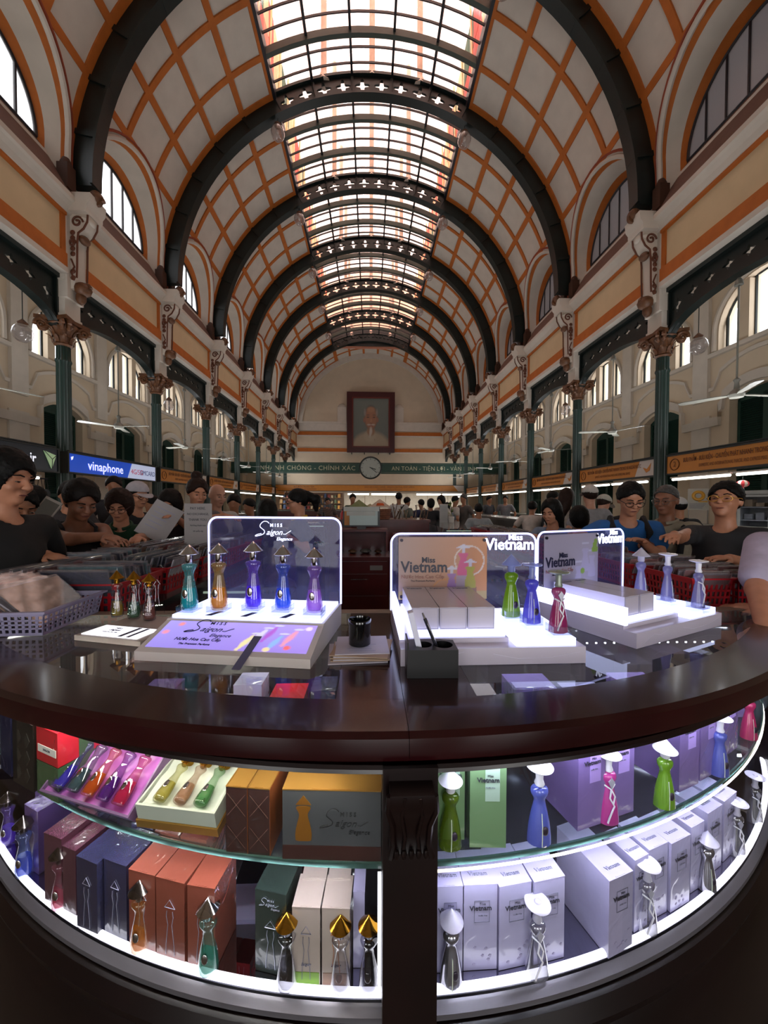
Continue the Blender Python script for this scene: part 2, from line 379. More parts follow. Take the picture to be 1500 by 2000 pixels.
# ---- iron ribs
def rib_mesh():
    mb = MB(); path = []
    for i in range(-31, 32):
        if abs(i*2.9) > 90: continue
        p = i*2.9
        path.append(lambda a, b, p=p: VP(p, a, b))
    for lo, hi, w in ((RR, RR+.05, .13), (RR+.05, RV+.02, .075)):
        sec = [(-w, lo), (w, lo), (w, hi), (-w, hi)]
        L = [f for i, f in enumerate(path)]
        if w < .1:
            h = [lambda a, b, p=p: VP(p, a, b) for p in np.linspace(-90, -27.5, 22)]; mb.sweep(sec, h)
            h = [lambda a, b, p=p: VP(p, a, b) for p in np.linspace(27.5, 90, 22)]; mb.sweep(sec, h)
        else: mb.sweep(sec, L)
    for s in (-1, 1):           # bolted collars where the bands meet the rib
        for p in (38, 48.5, 59, 69.5, 80):
            c = VP(s*p, 0, (RR+RV)/2); M = Matrix.Translation(c) @ Matrix.Rotation(R(s*p), 4, 'Y')
            mb.box(-.05, .05, -.11, .11, -.22, .22, M)
    return mb.mesh('arch', iron, 35)
def quatre(n=24):
    pts = []
    for i in range(n):
        t = 2*math.pi*i/n; r = 0
        r = .54*abs(math.cos(2*t))**3+.38
        pts.append((r*math.cos(t), r*math.sin(t)))
    return pts
def ring_cell(mb, c00, c10, c11, c01, th, hole, hs, nrm):
    """flat cell (4 corners) with a star-shaped hole, thickness th along nrm"""
    n = len(hole); ctr = (c00+c10+c11+c01)/4; ex = (c10+c11-c00-c01)/4; ez = (c01+c11-c00-c10)/4
    H_ = [ctr+ex*(p*hs[0])+ez*(q*hs[1]) for p, q in hole]; O = []
    for p, q in hole:
        t = math.atan2(q, p); m_ = max(abs(math.cos(t)), abs(math.sin(t))); u, v = math.cos(t)/m_, math.sin(t)/m_
        a, b = (u+1)/2, (v+1)/2; O.append(c00*(1-a)*(1-b)+c10*a*(1-b)+c11*a*b+c01*(1-a)*b)
    d = nrm*th/2; vs = [x+d for x in O]+[x+d for x in H_]+[x-d for x in O]+[x-d for x in H_]; fs = []
    for i in range(n):
        j = (i+1) % n; fs += [(i, j, n+j, n+i), (2*n+j, 2*n+i, 3*n+i, 3*n+j), (n+i, n+j, 3*n+j, 3*n+i), (j, i, 2*n+i, 2*n+j)]
    mb.add(vs, fs)
def girder_mesh():
    mb = MB(); hole = quatre(); ps = np.linspace(-27.5, 27.5, 11)
    for a, b in zip(ps[:-1], ps[1:]):
        ring_cell(mb, VP(a, 0, RR+.03), VP(b, 0, RR+.03), VP(b, 0, RV+.12), VP(a, 0, RV+.12), .06, hole, (.86, .80), Vector((0, 1, 0)))
    for lo, hi, w in ((RV+.1, RV+.17, .12),):
        mb.sweep([(-w, lo), (w, lo), (w, hi), (-w, hi)], [lambda a, b, p=p: VP(p, a, b) for p in np.linspace(-28.5, 28.5, 21)])
    for p in ps[::2]:
        c = VP(p, 0, (RR+RV)/2+.05); mb.box(-.03, .03, -.1, .1, -.26, .26, Matrix.Translation(c) @ Matrix.Rotation(R(p), 4, 'Y'))
    return mb.mesh('girder', iron, 35)
rm, gm = rib_mesh(), girder_mesh()
ordn = ['', 'first', 'second', 'third', 'fourth', 'fifth', 'sixth', 'seventh', 'eighth']
for n in range(-1, 7):
    lab = 'dark green iron arch rib just behind the nearest one in view' if n < 0 else f'dark green iron arch rib spanning the vault, {ordn[n+1]} from the camera'
    if n == 6: lab = 'dark green iron arch rib nearest the end wall and portrait'
    if n < 0: lab = 'dark green iron arch rib overhead, above the frame'
    t = thing('arch_rib', lab, 'arch', (0, Y1+n*BAY, 0), group='iron ribs of the barrel vault')
    part(rm, 'arch', None, t); part(gm, 'girder', None, t)
# ---- skylight
SK = 5.86
skl = struct('window_2', label='arched skylight of small panes running along the crown of the vault')
sb = MB()
ps = np.linspace(-27.5, 27.5, 6)
for p in ps:
    sec = [(-.03, SK-.06), (.03, SK-.06), (.03, SK+.04), (-.03, SK+.04)]
    c0 = VP(p, 0, SK); M = Matrix.Translation(c0) @ Matrix.Rotation(R(p), 4, 'Y'); sb.box(-.03, .03, 0, BAY, -.06, .04, M)
thinb = MB(); thick = MB()
for i in range(1, 9):
    y = i*BAY/9; w, h0 = ((.055, .14) if i % 3 == 0 else (.012, .025))
    (thick if i % 3 == 0 else thinb).sweep([(-w, SK-h0), (w, SK-h0), (w, SK+.03), (-w, SK+.03)], [lambda a, b, p=p, y=y: VP(p, a+y, b) for p in np.linspace(-28, 28, 17)])
sbm, thm, tkm = sb.mesh('glazing_bar', thinblk), thinb.mesh('thin_glazing_bar', thinblk), thick.mesh('purlin', mat('purlin_green', '#3b443c', .5))
pm = [curved(ps[i]+.35, ps[i+1]-.35, .02, BAY/9-.02, SK, SK+.006, 2).mesh('pane', skyglass) for i in range(5)]
for k in range(-1, 6):
    y = Y1+k*BAY
    part(sbm, 'glazing_bar', None, skl, loc=(0, y, 0)); part(thm, 'thin_glazing_bar', None, skl, loc=(0, y, 0)); part(tkm, 'purlin', None, skl, loc=(0, y, 0))
    if 0 <= k <= 5:
        for i in range(5):
            for j in range(9): part(pm[i], 'pane', None, skl, loc=(0, y+j*BAY/9, 0))
for s in (-1, 1):               # curb of the opening
    a = R(s*27.5); mb = MB(); c = VP(s*27.3, 0, RV); x = c.x
    mb.box(min(x, x+s*.08), max(x, x+s*.08), Y1-BAY, Y1+6*BAY, c.z-.06, c.z+.25); part(mb, 'curb', thinblk, skl)
for s in (-1, 1):
    mb = MB(); a, b = sorted((X0+s*2.66, X0+s*3.75)); mb.box(a, b, Y1-BAY-.1, Y1+6*BAY+.3, 11.28, 11.32); part(mb, 'light_stop_board', mat('attic_board', '#8a7058', .8), skl)  # unseen board added to stop sky light leaking in beside the skylight
mb = MB(); mb.box(X0-3.7, X0+3.7, Y1+6*BAY+.02, Y1+6*BAY+.06, 11.1, 12.4); part(mb, 'light_stop_board', iron, skl)  # added board closing off light at the far end of the skylight
# attic above the skylight: translucent outer roof, side boards, king posts
attic = struct('ceiling_attic', label='pale translucent outer roof above the skylight with coloured side boards')
tl = mat('translucent_roof_sheet', '#ffd4c2', .7, noise_amt=.05, nscale=1.2)
nt = tl.node_tree; pb = nt.nodes['Principled BSDF']; tsn = nt.nodes.new('ShaderNodeBsdfTranslucent'); mx = nt.nodes.new('ShaderNodeMixShader'); mx.inputs[0].default_value = .85
cs = pb.inputs['Base Color'].links[0].from_socket; nt.links.new(cs, tsn.inputs[0]); nt.links.new(pb.outputs[0], mx.inputs[1]); nt.links.new(tsn.outputs[0], mx.inputs[2]); nt.links.new(mx.outputs[0], nt.nodes['Material Output'].inputs[0])
ya, yb = Y1-BAY, Y1+6*BAY+.2
for k in range(-1, 6):
    for s in (-1, 1):
        for q in range(2):
            mb = MB(); y = Y1+k*BAY+q*BAY/2; xa, xb = X0, X0+s*3.6
            mb.add([(xa, y, 16.6), (xb, y, 15.0), (xb, y+BAY/2-.02, 15.0), (xa, y+BAY/2-.02, 16.6)], [(0, 1, 2, 3)]); part(mb, 'roof_sheet', tl, attic)
mb = MB(); mb.box(X0-3.6, X0+3.6, yb, yb+.05, 11, 16.6); part(mb, 'gable_board', tl, attic)
mb = MB(); mb.box(X0-3.6, X0+3.6, ya-.05, ya, 11, 16.6); part(mb, 'gable_board', tl, attic)
rnd = random.Random(4)
cols = [mat('red_board', '#c2483c', .6), mat('green_board', '#1f5a3c', .6), mat('cream_board', '#f0dcb0', .6), mat('pink_board', '#d88a72', .6)]
nb = int((yb-ya)/.55)
for s in (-1, 1):
    for i in range(nb):
        for z0, z1 in ((11.15, 12.5), (12.5, 13.8), (13.8, 15.0)):
            mb = MB(); y = ya+i*.55; a, b = sorted((X0+s*3.05, X0+s*3.1)); mb.box(a, b, y, y+.5, z0, z1-.06)
            part(mb, 'side_board', cols[rnd.choice((0, 0, 2, 2, 1, 3))], attic)
        if i % 2 == 0:
            mb = MB(); mb.tube([(X0+s*2.95, ya+i*.55, 11.1), (X0+s*2.95, ya+i*.55+.5, 15.0)], .035, 5); part(mb, 'brace', cols[2], attic)
pst = mat('king_post_timber', '#e0ccbc', .7, noise_amt=.15)
for n in range(0, 7):
    for x in (-1.35, 0, 1.35):
        mb = MB(); zb = ZC+math.sqrt((RV+.1)**2-x*x); mb.cyl((X0+x, Y1+n*BAY+.05, zb), (X0+x, Y1+n*BAY+.05, zb+.3), .2, .08, 8); mb.cyl((X0+x, Y1+n*BAY+.05, zb+.3), (X0+x, Y1+n*BAY+.05, 16.5-abs(x)*.4), .08, .08, 8)
        part(mb, 'king_post', pst, attic)
# ---- arcade: column, capital, impost, corbel, bracket
def spiral(c, r0, turns, ax, ay, n=22):
    return [Vector(c)+Vector(ax)*(r0*(1-i/n*.8)*math.cos(2*math.pi*turns*i/n))+Vector(ay)*(r0*(1-i/n*.8)*math.sin(2*math.pi*turns*i/n)) for i in range(n+1)]
def column_parts():
    P = {}
    sh = MB(); sh.lathe([(FL+.5, .135), (FL+.55, .12), (2.7, .112), (2.75, .13), (2.8, .112), (3.05, .11)], 32, flute=.05, nf=16); P['shaft'] = (sh, iron2, 30)
    b = MB(); b.box(-.22, .22, -.22, .22, FL, FL+.12); b.lathe([(FL+.12, .2), (FL+.2, .21), (FL+.26, .17), (FL+.32, .18), (FL+.5, .15)], 20); P['base'] = (b, iron2, 40)
    c = MB(); c.lathe([(3.03, .12), (3.06, .15), (3.09, .13), (3.2, .14), (3.32, .18), (3.42, .25), (3.46, .22)], 20)
    a = .30; q = [(a, a), (0, a-.07), (-a, a), (-a+.07, 0), (-a, -a), (0, -a+.07), (a, -a), (a-.07, 0)]; c.prism(q, 3.46, 3.53)
    for i in range(4):
        t = math.pi/4+i*math.pi/2; u = Vector((math.cos(t), math.sin(t), 0)); w = Vector((-math.sin(t), math.cos(t), 0))
        for e in (-.05, .05): c.tube(spiral(u*.31+w*e+Vector((0, 0, 3.36)), .1, 1.6, u, (0, 0, 1)), [.035]*12+[.022]*11, 6)
    for row, (z, rr, hh, nn) in enumerate(((3.08, .14, .16, 8), (3.2, .15, .18, 8))):
        for i in range(nn):
            t = 2*math.pi*(i+.5*row)/nn; u = Vector((math.cos(t), math.sin(t), 0)); w = Vector((-math.sin(t), math.cos(t), 0))
            vs = []
            for k in range(5):
                f = k/4; p = u*(rr+.01+.10*f**3)+Vector((0, 0, z+hh*(f if f < .9 else .85))); ww = .045*(1-.5*f); vs += [p-w*ww, p+w*ww, p+u*.02]
            fs = []
            for k in range(4): o = k*3; fs += [(o, o+3, o+5, o+2), (o+2, o+5, o+4, o+1), (o+1, o+4, o+3, o)]
            c.add(vs, fs)
    P['capital'] = (c, gilt, 30)
    i_ = MB(); i_.box(-.19, .19, -.19, .19, 3.53, 4.33); i_.box(-.21, .21, -.21, .21, 3.53, 3.6); i_.box(-.21, .21, -.21, .21, 4.22, 4.33); P['impost'] = (i_, white, 0)
    return {n: (mb.mesh(n, m_, sm) if sm else mb.mesh(n, m_)) for n, (mb, m_, sm) in P.items()}
cp = column_parts()
rown = {-1: 'left', 1: 'right'}
for s in (-1, 1):
    for n in range(-1, 8):
        if n == 7: continue
        lab = f'dark green fluted iron column with brown scrolled capital, {ordn[n+1]} in the {rown[s]} row' if n >= 0 else f'dark green fluted iron column beside the camera, {rown[s]} row'
        t = thing('column', lab, 'column', (X0+s*6.0, Y1+n*BAY, 0), group=f'{rown[s]} arcade columns')
        for nm, me in cp.items(): part(me, nm, None, t)
def corbel_parts(s):
    P = {}
    b = MB(); f = lambda p, q, h: (-s*p, h, q)     # p = projection towards the nave from X=5.75
    b.prism([(-.05, 4.1), (.05, 4.1), (.10, 4.3), (.12, 4.9), (.14, 5.1), (.24, 5.2), (.32, 5.35), (.34, 5.5), (-.05, 5.5)], -.12, .12, f)
    b.prism([(-.1, 5.5), (.36, 5.5), (.38, 5.56), (.38, 5.62), (.43, 5.68), (.45, 5.84), (-.1, 5.84)], -.22, .22, f)
    b.ball((-s*.25, 0, 5.42), (.12, .15, .09), 12); P['bracket_body'] = (b, white, 40)
    o = MB()
    for e in (-1, 1):
        o.tube([(-s*p, e*.13, z) for p, z in ((.34, 5.48), (.33, 5.35), (.26, 5.22), (.16, 5.14), (.14, 4.95), (.13, 4.5), (.12, 4.3))], .018, 5)
        o.tube(spiral((-s*.14, e*.13, 5.35), .11, 1.4, (1, 0, 0), (0, 0, 1)), .02, 5)
        o.tube(spiral((-s*.05, e*.13, 4.95), .07, 1.4, (1, 0, 0), (0, 0, 1)), .022, 5)
        for z in (5.15, 5.05, 4.85, 4.75, 4.42, 4.3): o.ball((-s*.05, e*.125, z), (.05, .02, .05), 8)
        o.tube([(-s*.02, e*.13, 4.65), (-s*.08, e*.13, 4.5), (-s*.02, e*.13, 4.4), (-s*.07, e*.13, 4.25)], .016, 5)
    P['scrollwork'] = (o, mat('brown_scroll_paint', '#5e3320', .6), 40)
    d = MB();  d.ball((-s*.14, 0, 4.14), (.15, .15, .13), 12); d.ball((-s*.1, 0, 3.98), (.09, .09, .13), 10)
    d.tube(spiral((-s*.2, 0, 4.16), .08, 1.5, (1, 0, 0), (0, 0, 1)), .04, 6); P['leaf_pendant'] = (d, gilt, 40)
    u_ = MB(); u_.ball((-s*.18, 0, 5.08), (.09, .12, .08), 10); P['upper_leaf'] = (u_, gilt, 40)
    r = MB(); r.ball((-s*.42, 0, 5.9), (.12, .13, .12), 10); r.tube(spiral((-s*.46, 0, 5.82), .09, 1.3, (1, 0, 0), (0, 0, 1)), .04, 6); P['rib_foot_boss'] = (r, gilt, 40)
    return {n: mb.mesh(n, m_, sm) for n, (mb, m_, sm) in P.items()}
def bracket_parts(s):
    P = {}; w = MB(); hole = quatre(16); ys = np.linspace(.2, BAY-.2, 9)
    zb = lambda y: 3.38+.42*math.sqrt(max(0, 1-((y-BAY/2)/(BAY/2-.2))**2))
    for a, b in zip(ys[:-1], ys[1:]):
        za, zz = zb(a)+.03, zb(b)+.03
        ring_cell(w, Vector((0, a, za)), Vector((0, b, zz)), Vector((0, b, 4.28)), Vector((0, a, 4.28)), .05, hole, (.7, .45), Vector((1, 0, 0)))
    P['openwork_web'] = (w, iron, 0)
    fl = MB(); yy = [BAY/2-(BAY/2-.2)*math.cos(math.pi*i/24) for i in range(25)]
    fl.sweep([(-.09, -.03), (.09, -.03), (.09, .03), (-.09, .03)], [lambda a, b, y=y: (a, y, zb(y)+b) for y in yy])
    for y in (.2, BAY-.2): fl.box(-.08, .08, y-.03, y+.03, 3.36, 4.3)
    fl.box(-.12, .12, .2, BAY-.2, 4.25, 4.33); P['flange'] = (fl, iron, 30)
    for e in np.linspace(.45, BAY-.45, 40): pass
    return {n: (mb.mesh(n, m_, sm) if sm else mb.mesh(n, m_)) for n, (mb, m_, sm) in P.items()}
for s in (-1, 1):
    cm, bm2 = corbel_parts(s), bracket_parts(s)
    for n in range(0, 7):
        t = thing('corbel', f'white corbel with brown scrollwork under rib, {ordn[n+1]} on the {rown[s]} wall', 'corbel', (X0+s*5.75, Y1+n*BAY, 0), group=f'{rown[s]} wall corbels')
        for nm, me in cm.items(): part(me, nm, None, t)
    for k in range(-1, 7):
        t = thing('arcade_bracket', (f'black openwork iron arch between columns, {ordn[k+2]} bay of the {rown[s]} arcade'), 'iron arch', (X0+s*6.0, Y1+k*BAY, 0), group=f'{rown[s]} arcade iron arches')
        for nm, me in bm2.items(): part(me, nm, None, t)
# ---- end wall
ew = struct('wall_end', label='cream end wall with white arch band and orange stripes')
mb = MB(); mb.box(-10.2, 10.2, YE, YE+.2, FL, 12.2); part(mb, 'plaster_face', cream, ew)
mb = MB(); mb.sweep([(5.36, -.1), (5.78, -.1), (5.78, .02), (5.36, .02)], [lambda a, b, p=p: (X0+a*math.sin(R(p)), YE+b, ZC+a*math.cos(R(p))) for p in np.linspace(-90, 90, 41)]); part(mb, 'arch_band', white, ew, 40)
mb = MB(); mb.box(-5.7, 5.75, YE-.15, YE, 5.75, 6.4); mb.box(-5.7, 5.75, YE-.2, YE, 6.3, 6.45); part(mb, 'white_string_course', white, ew)
for z in (5.4, 4.1): mb = MB(); mb.box(-5.7, 5.75, YE-.06, YE, z, z+.28); part(mb, 'orange_stripe', orange, ew); mb = MB(); mb.box(-5.7, 5.75, YE-.08, YE, z-.09, z); part(mb, 'white_line', white, ew)
for s in (-1, 1):
    mb = MB(); a, b = sorted((X0+s*1.9, X0+s*2.6)); mb.box(a, b, YE-.12, YE, 6.4, 7.6); mb.ball(((a+b)/2, YE, 7.6), (.35, .1, .3), 12); part(mb, 'console_block', white, ew, 40)
bw = struct('wall_back', label='cream wall with the added doorways behind the camera')
for x0_, x1_, z0_, z1_ in ((-10.2, -4.25, FL, 2.05), (-2.15, -1.05, FL, 2.05), (1.05, 2.15, FL, 2.05), (4.25, 10.2, FL, 2.05), (-10.2, 10.2, 2.05, 12.2)):
    part(MB().box(x0_, x1_, YB-.2, YB, z0_, z1_), 'plaster_face', cream, bw)
for x_ in (-3.2, 0, 3.2):  # doorways added out of view to go with the fill lamps
    dn = struct('door_2', label='tall open doorway added unseen behind the camera to let in light', loc=(x_, YB, 0)); part(MB().frame(-1.05, 1.05, FL, 2.05, .08, -.15, .03), 'door_frame', shutter, dn)
fl = struct('floor', MB().box(-10.2, 10.2, YB, YE, FL-.1, FL), mat('floor_tiles', '#6a5a4c', .35, noise_amt=.2, nscale=2), label='patterned tile floor of the hall')
# ---- aisles
XA = 9.75
def aisle_meshes(s):
    P = {}; X = lambda x: X0+s*x; DW = .75; dz = lambda y: 2.85+.25*(1-(y/DW)**2); WR2, WZ2, WS = 1.12, 4.85, 4.35
    wz = lambda y: WZ2+math.sqrt(max(0, WR2*WR2-y*y))
    ys = sorted(set([-BAY/2, BAY/2]+[round(WR2*math.sin(R(t)), 4) for t in range(-90, 91, 10)]+[round(DW*i/4, 4) for i in range(-4, 5)]))
    w = MB()
    def q(a, b, f0, f1, x=XA): w.add([(X(x), a+BAY/2, f0(a)), (X(x), b+BAY/2, f0(b)), (X(x), b+BAY/2, f1(b)), (X(x), a+BAY/2, f1(a))], [(0, 1, 2, 3)])
    c = lambda v: (lambda y: v)
    for a, b in zip(ys[:-1], ys[1:]):
        m_ = abs(a+b)/2; d = m_ < DW; n = m_ < WR2
        q(a, b, dz if d else c(FL), c(WS) if n else c(6.7))
        if n: q(a, b, wz, c(6.7))
        if d: w.add([(X(XA), a+BAY/2, dz(a)), (X(XA), b+BAY/2, dz(b)), (X(XA+.35), b+BAY/2, dz(b)), (X(XA+.35), a+BAY/2, dz(a))], [(0, 1, 2, 3)])
        if n: w.add([(X(XA), a+BAY/2, wz(a)), (X(XA), b+BAY/2, wz(b)), (X(XA+.35), b+BAY/2, wz(b)), (X(XA+.35), a+BAY/2, wz(a))], [(0, 1, 2, 3)]); 
    for e in (-1, 1):
        y = BAY/2+e*DW; w.add([(X(XA), y, FL), (X(XA+.35), y, FL), (X(XA+.35), y, 2.85), (X(XA), y, 2.85)], [(0, 1, 2, 3)])
        y = BAY/2+e*WR2; w.add([(X(XA), y, WS), (X(XA+.35), y, WS), (X(XA+.35), y, WZ2), (X(XA), y, WZ2)], [(0, 1, 2, 3)])
    w.add([(X(XA), BAY/2-WR2, WS), (X(XA+.35), BAY/2-WR2, WS), (X(XA+.35), BAY/2+WR2, WS), (X(XA), BAY/2+WR2, WS)], [(0, 1, 2, 3)])
    P['plaster_wall'] = (w, cream, 0)
    t = MB(); sx = lambda a, b: (min(X(a), X(b)), max(X(a), X(b)))
    t.box(*sx(XA-.1, XA), -.25, .25, 3.0, 6.7); t.box(*sx(XA-.06, XA), -.3, .3, FL, 2.55)
    t.tube([(X(XA-.01), BAY/2+y, z) for y, z in [(-WR2-.1, WS)]+[((WR2+.1)*math.cos(math.pi-math.pi*i/18), WZ2+(WR2+.1)*math.sin(math.pi*i/18)) for i in range(19)]+[(WR2+.1, WS)]], .07, 6)
    t.box(*sx(XA-.12, XA), .25, BAY-.25, WS-.16, WS-.05)
    P['window_moulding'] = (t, white, 40)
    h = MB(); hood = [(-BAY/2+.0, 2.35), (-.98, 2.35), (-.98, 2.72), (-.9, 2.78)]+[(y, 3.0+.3*(1-(y/.9)**2)) for y in np.linspace(-.86, .86, 11)]+[(.9, 2.78), (.98, 2.72), (.98, 2.35), (BAY/2, 2.35)]
    h.sweep([(0, -.12), (.1, -.12), (.12, .12), (0, .12)], [lambda a, b, y=y, z=z: (X(XA-a), y+BAY/2, z+b) for y, z in hood])
    h2 = [(-BAY/2+.25, 3.3), (-1.2, 3.3), (-1.05, 3.6)]+[(y, 3.72+.3*(1-(y/1.05)**2)) for y in np.linspace(-1, 1, 9)]+[(1.05, 3.6), (1.2, 3.3), (BAY/2-.25, 3.3)]
    h.sweep([(0, -.05), (.06, -.05), (.06, .05), (0, .05)], [lambda a, b, y=y, z=z: (X(XA-a), y+BAY/2, z+b) for y, z in h2])
    P['hood_moulding'] = (h, white, 30)
    ml = MB()
    for y in (-.42, .42): ml.box(*sx(XA+.02, XA+.32), BAY/2+y-.13, BAY/2+y+.13, WS, wz(y))
    P['window_pier'] = (ml, cream, 0)
    return {n: (mb.mesh(n, m_, sm) if sm else mb.mesh(n, m_)) for n, (mb, m_, sm) in P.items()}
for s in (-1, 1):
    aw = struct('wall_outer_'+rown[s], label=f'cream outer aisle wall with arched windows, {rown[s]} side'); am = aisle_meshes(s)
    fr = MB(); WZ2, WS, WR2 = 4.85, 4.35, 1.12; wz = lambda y: WZ2+math.sqrt(max(0, WR2*WR2-y*y)); lights = ((-1.05, -.55), (-.29, .29), (.55, 1.05))
    for a, b in lights:
        P = [(0, a, WS), (0, b, WS)]+[(0, y, wz(y)) for y in np.linspace(b, a, 6)]; fr.tube(P, .04, 5, True)
    pan2 = []
    for a, b in lights:
        pmb = MB(); pmb.prism([(a, WS), (b, WS)]+[(y, wz(y)) for y in np.linspace(b, a, 6)], -.004, .004, lambda p, q, h: (h, p, q)); pan2.append(pmb.mesh('pane', sky_l))
    frm2 = fr.mesh('window_frame', iron)
    lf = MB(); lf.box(-.03, .03, .0, .07, FL, 2.9); lf.box(-.03, .03, .66, .73, FL, 2.9); lf.box(-.03, .03, 0, .73, 2.8, 3.1)
    for z in (FL, 0.2, 1.5): lf.box(-.03, .03, .07, .66, z, z+.1)
    z = FL+.12
    while z < 2.8: lf.add([(-.025, .07, z), (-.025, .66, z), (.025, .66, z+.05), (.025, .07, z+.05)], [(0, 1, 2, 3)]); z += .06
    lfm = lf.mesh('shutter_leaf', shutter)
    bk = MB(); bk.box(-.01, .01, -.75, .75, FL, 3.15); bkm = bk.mesh('door_back', mat('dark_shutter_gap', '#0a1512', .8))
    for k in range(-1, 7):
        y = Y1+k*BAY
        for n, me in am.items(): part(me, n, None, aw, loc=(0, y, 0))
        wn = struct('window_3', label='arched three-light aisle window with dark frame', loc=(X0+s*(XA+.2), y+BAY/2, 0)); part(frm2, 'window_frame', None, wn)
        for pmm in pan2: part(pmm, 'pane', None, wn)
        dn = struct('door_1', label='tall green louvred shutter door in an arched opening', loc=(X0+s*(XA+.25), y+BAY/2, 0)); part(bkm, 'door_back', None, dn, loc=(s*.06, 0, 0))
        part(lfm, 'shutter_leaf', None, dn); o = part(lfm, 'shutter_leaf', None, dn); o.rotation_euler = (0, 0, math.pi)
    mb = MB(); a, b = sorted((X0+s*XA, X0+s*(XA+.2))); mb.box(a, b, YB, Y1-BAY, FL, 6.7); part(mb, 'plaster_wall', cream, aw)
    a, b = sorted((X0+s*5.96, X0+s*10.2)); struct('ceiling_aisle', MB().box(a, b, YB, YE, 6.38, 6.45), white, label=f'flat white ceiling of the {rown[s]} aisle')
# ---------------------------------------------------------------- glass display counter in front
wood = mat('dark_cherry_wood', '#26080b', .2, noise_amt=.25, nscale=9, coat=.25, spec=.35)
woodd = mat('dark_carved_wood', '#120606', .3, noise_amt=.3, nscale=12)
glassc = clear('counter_glass', (.93, .97, .97), .01, refl=1.0, haze=(.75, .8, .9), haze_amt=.035)
glassf = clear('front_glass', (.97, .98, .98), .01, refl=.55)
gedge = mat('green_glass_edge', '#3d5a55', .12, noise_amt=.2, nscale=30, coat=.5)
mirror = mat('mirror_floor', '#b4b4c4', .0, 1.0, noise_amt=0)
led = glow('white_led_strip', '#f6f4ff', 1.6)
led2 = glow('warm_led_strip', '#fff4dc', 1.6)
blk = mat('black_plastic', '#0b0b0c', .35, noise_amt=0)
def circ(cx, cy, r): return lambda x: cy-math.sqrt(r*r-(x-cx)**2)
GI, GO, GG, GS = circ(.046, 2.559, 1.8365), circ(.046, 2.61, 2.0), circ(.065, 2.355, 1.7185), circ(.065, 2.355, 1.700)
XL, XR, PX0, PX1, YBK = -1.28, 1.36, .022, .112, 1.30
case = thing('display_counter', 'curved glass display counter with dark cherry wood rim and lit shelves', 'display counter', (0, .9, 0))
def cpart(mb, name, m_, sm=False, label=None): return part(mb, name, m_, case, sm, loc=(0, -.9, 0), label=label)
def arcpath(x0, x1, n): return np.linspace(x0, x1, n)
for nm, a, b in (('left', XL, .0655), ('right', .0665, XR)):
    mb = MB(); sec = [(0, -.412), (.03, -.39), (.10, -.381), (1, -.38), (1, -.428), (.12, -.43), (.02, -.426)]
    mb.sweep(sec, [lambda t, z, x=x: (x, GO(x)+(GI(x)-GO(x))*t, z) for x in arcpath(a, b, 30)]); cpart(mb, 'rim_board', wood, 30)
    mb = MB(); sec = [(.0, -.43), (.0, -.438), (.006, -.442), (.004, -.448), (.02, -.452), (.045, -.43)]
    mb.sweep(sec, [lambda t, z, x=x: (x, GG(x)-.028+t, z) for x in arcpath(a, b, 30)]); cpart(mb, 'rim_moulding', woodd, 30)
mb = MB(); mb.box(-.066, .0655, GI(0), YBK, -.42, -.38); cpart(mb, 'middle_board', wood)
mb = MB(); mb.box(.0665, .212, GI(0), YBK, -.42, -.38); cpart(mb, 'middle_board', wood)
for a, b in ((XL, -.067), (.213, XR)):
    xs = arcpath(a, b, 24); mb = MB(); poly = [(x, GI(x)+.0005) for x in xs]+[(b, YBK), (a, YBK)]; mb.prism(poly, -.389, -.3805); cpart(mb, 'glass_top', glassc)
mb = MB(); mb.box(XL, XR, YBK+.0005, YBK+.045, -.42, -.379); cpart(mb, 'rear_rail', mat('grey_wood_rail', '#7a6a5c', .4, noise_amt=.15, nscale=20))
for a, b in ((XL, PX0), (PX1, XR)):
    xs = arcpath(a, b, 36)
    mb = MB(); mb.sweep([(0, -.448), (0, -.88), (.005, -.88), (.005, -.448)], [lambda t, z, x=x: (x, GG(x)+t, z) for x in xs]); cpart(mb, 'front_glass', glassf, 30)
    mb = MB(); mb.prism([(x, GS(x)+.004) for x in xs]+[(b, YBK-.1), (a, YBK-.1)], -.648, -.6405); cpart(mb, 'glass_shelf', glassc)
    mb = MB(); mb.sweep([(0, -.649), (.004, -.649), (.004, -.6395), (0, -.6395)], [lambda t, z, x=x: (x, GS(x)+t-.001, z) for x in xs]); cpart(mb, 'shelf_edge', gedge, 30)
    mb = MB(); mb.prism([(x, GG(x)+.006) for x in xs]+[(b, YBK-.05), (a, YBK-.05)], -.885, -.871); cpart(mb, 'mirror_floor', mirror)
    mb = MB(); mb.tube([(x, GG(x)+.012, -.868) for x in xs], .0065, 8); cpart(mb, 'led_strip', led, 40)
    mb = MB(); mb.sweep([(-.012, -.882), (.004, -.876), (.004, -.89), (-.012, -.892)], [lambda t, z, x=x: (x, GG(x)+t, z) for x in xs]); cpart(mb, 'aluminium_channel', mat('grey_channel', '#77757c', .3, .6), 30)
xs = arcpath(PX1, XR, 36); mb = MB(); mb.tube([(x, GS(x)-.002, -.656) for x in xs], .0022, 8); cpart(mb, 'shelf_led_strip', led2, 40)
mb = MB(); mb.box(PX0-.007, PX0-.001, GG(0)+.006, GG(0)+.018, -.866, -.655); cpart(mb, 'upright_led_strip', led)
mb = MB(); mb.tube([(PX1+.002, GG(.1)+.012, -.845), (PX1+.004, GG(.1)+.012, -.862), (PX1+.02, GG(.1)+.012, -.867)], .006, 8); cpart(mb, 'led_strip_corner', led)
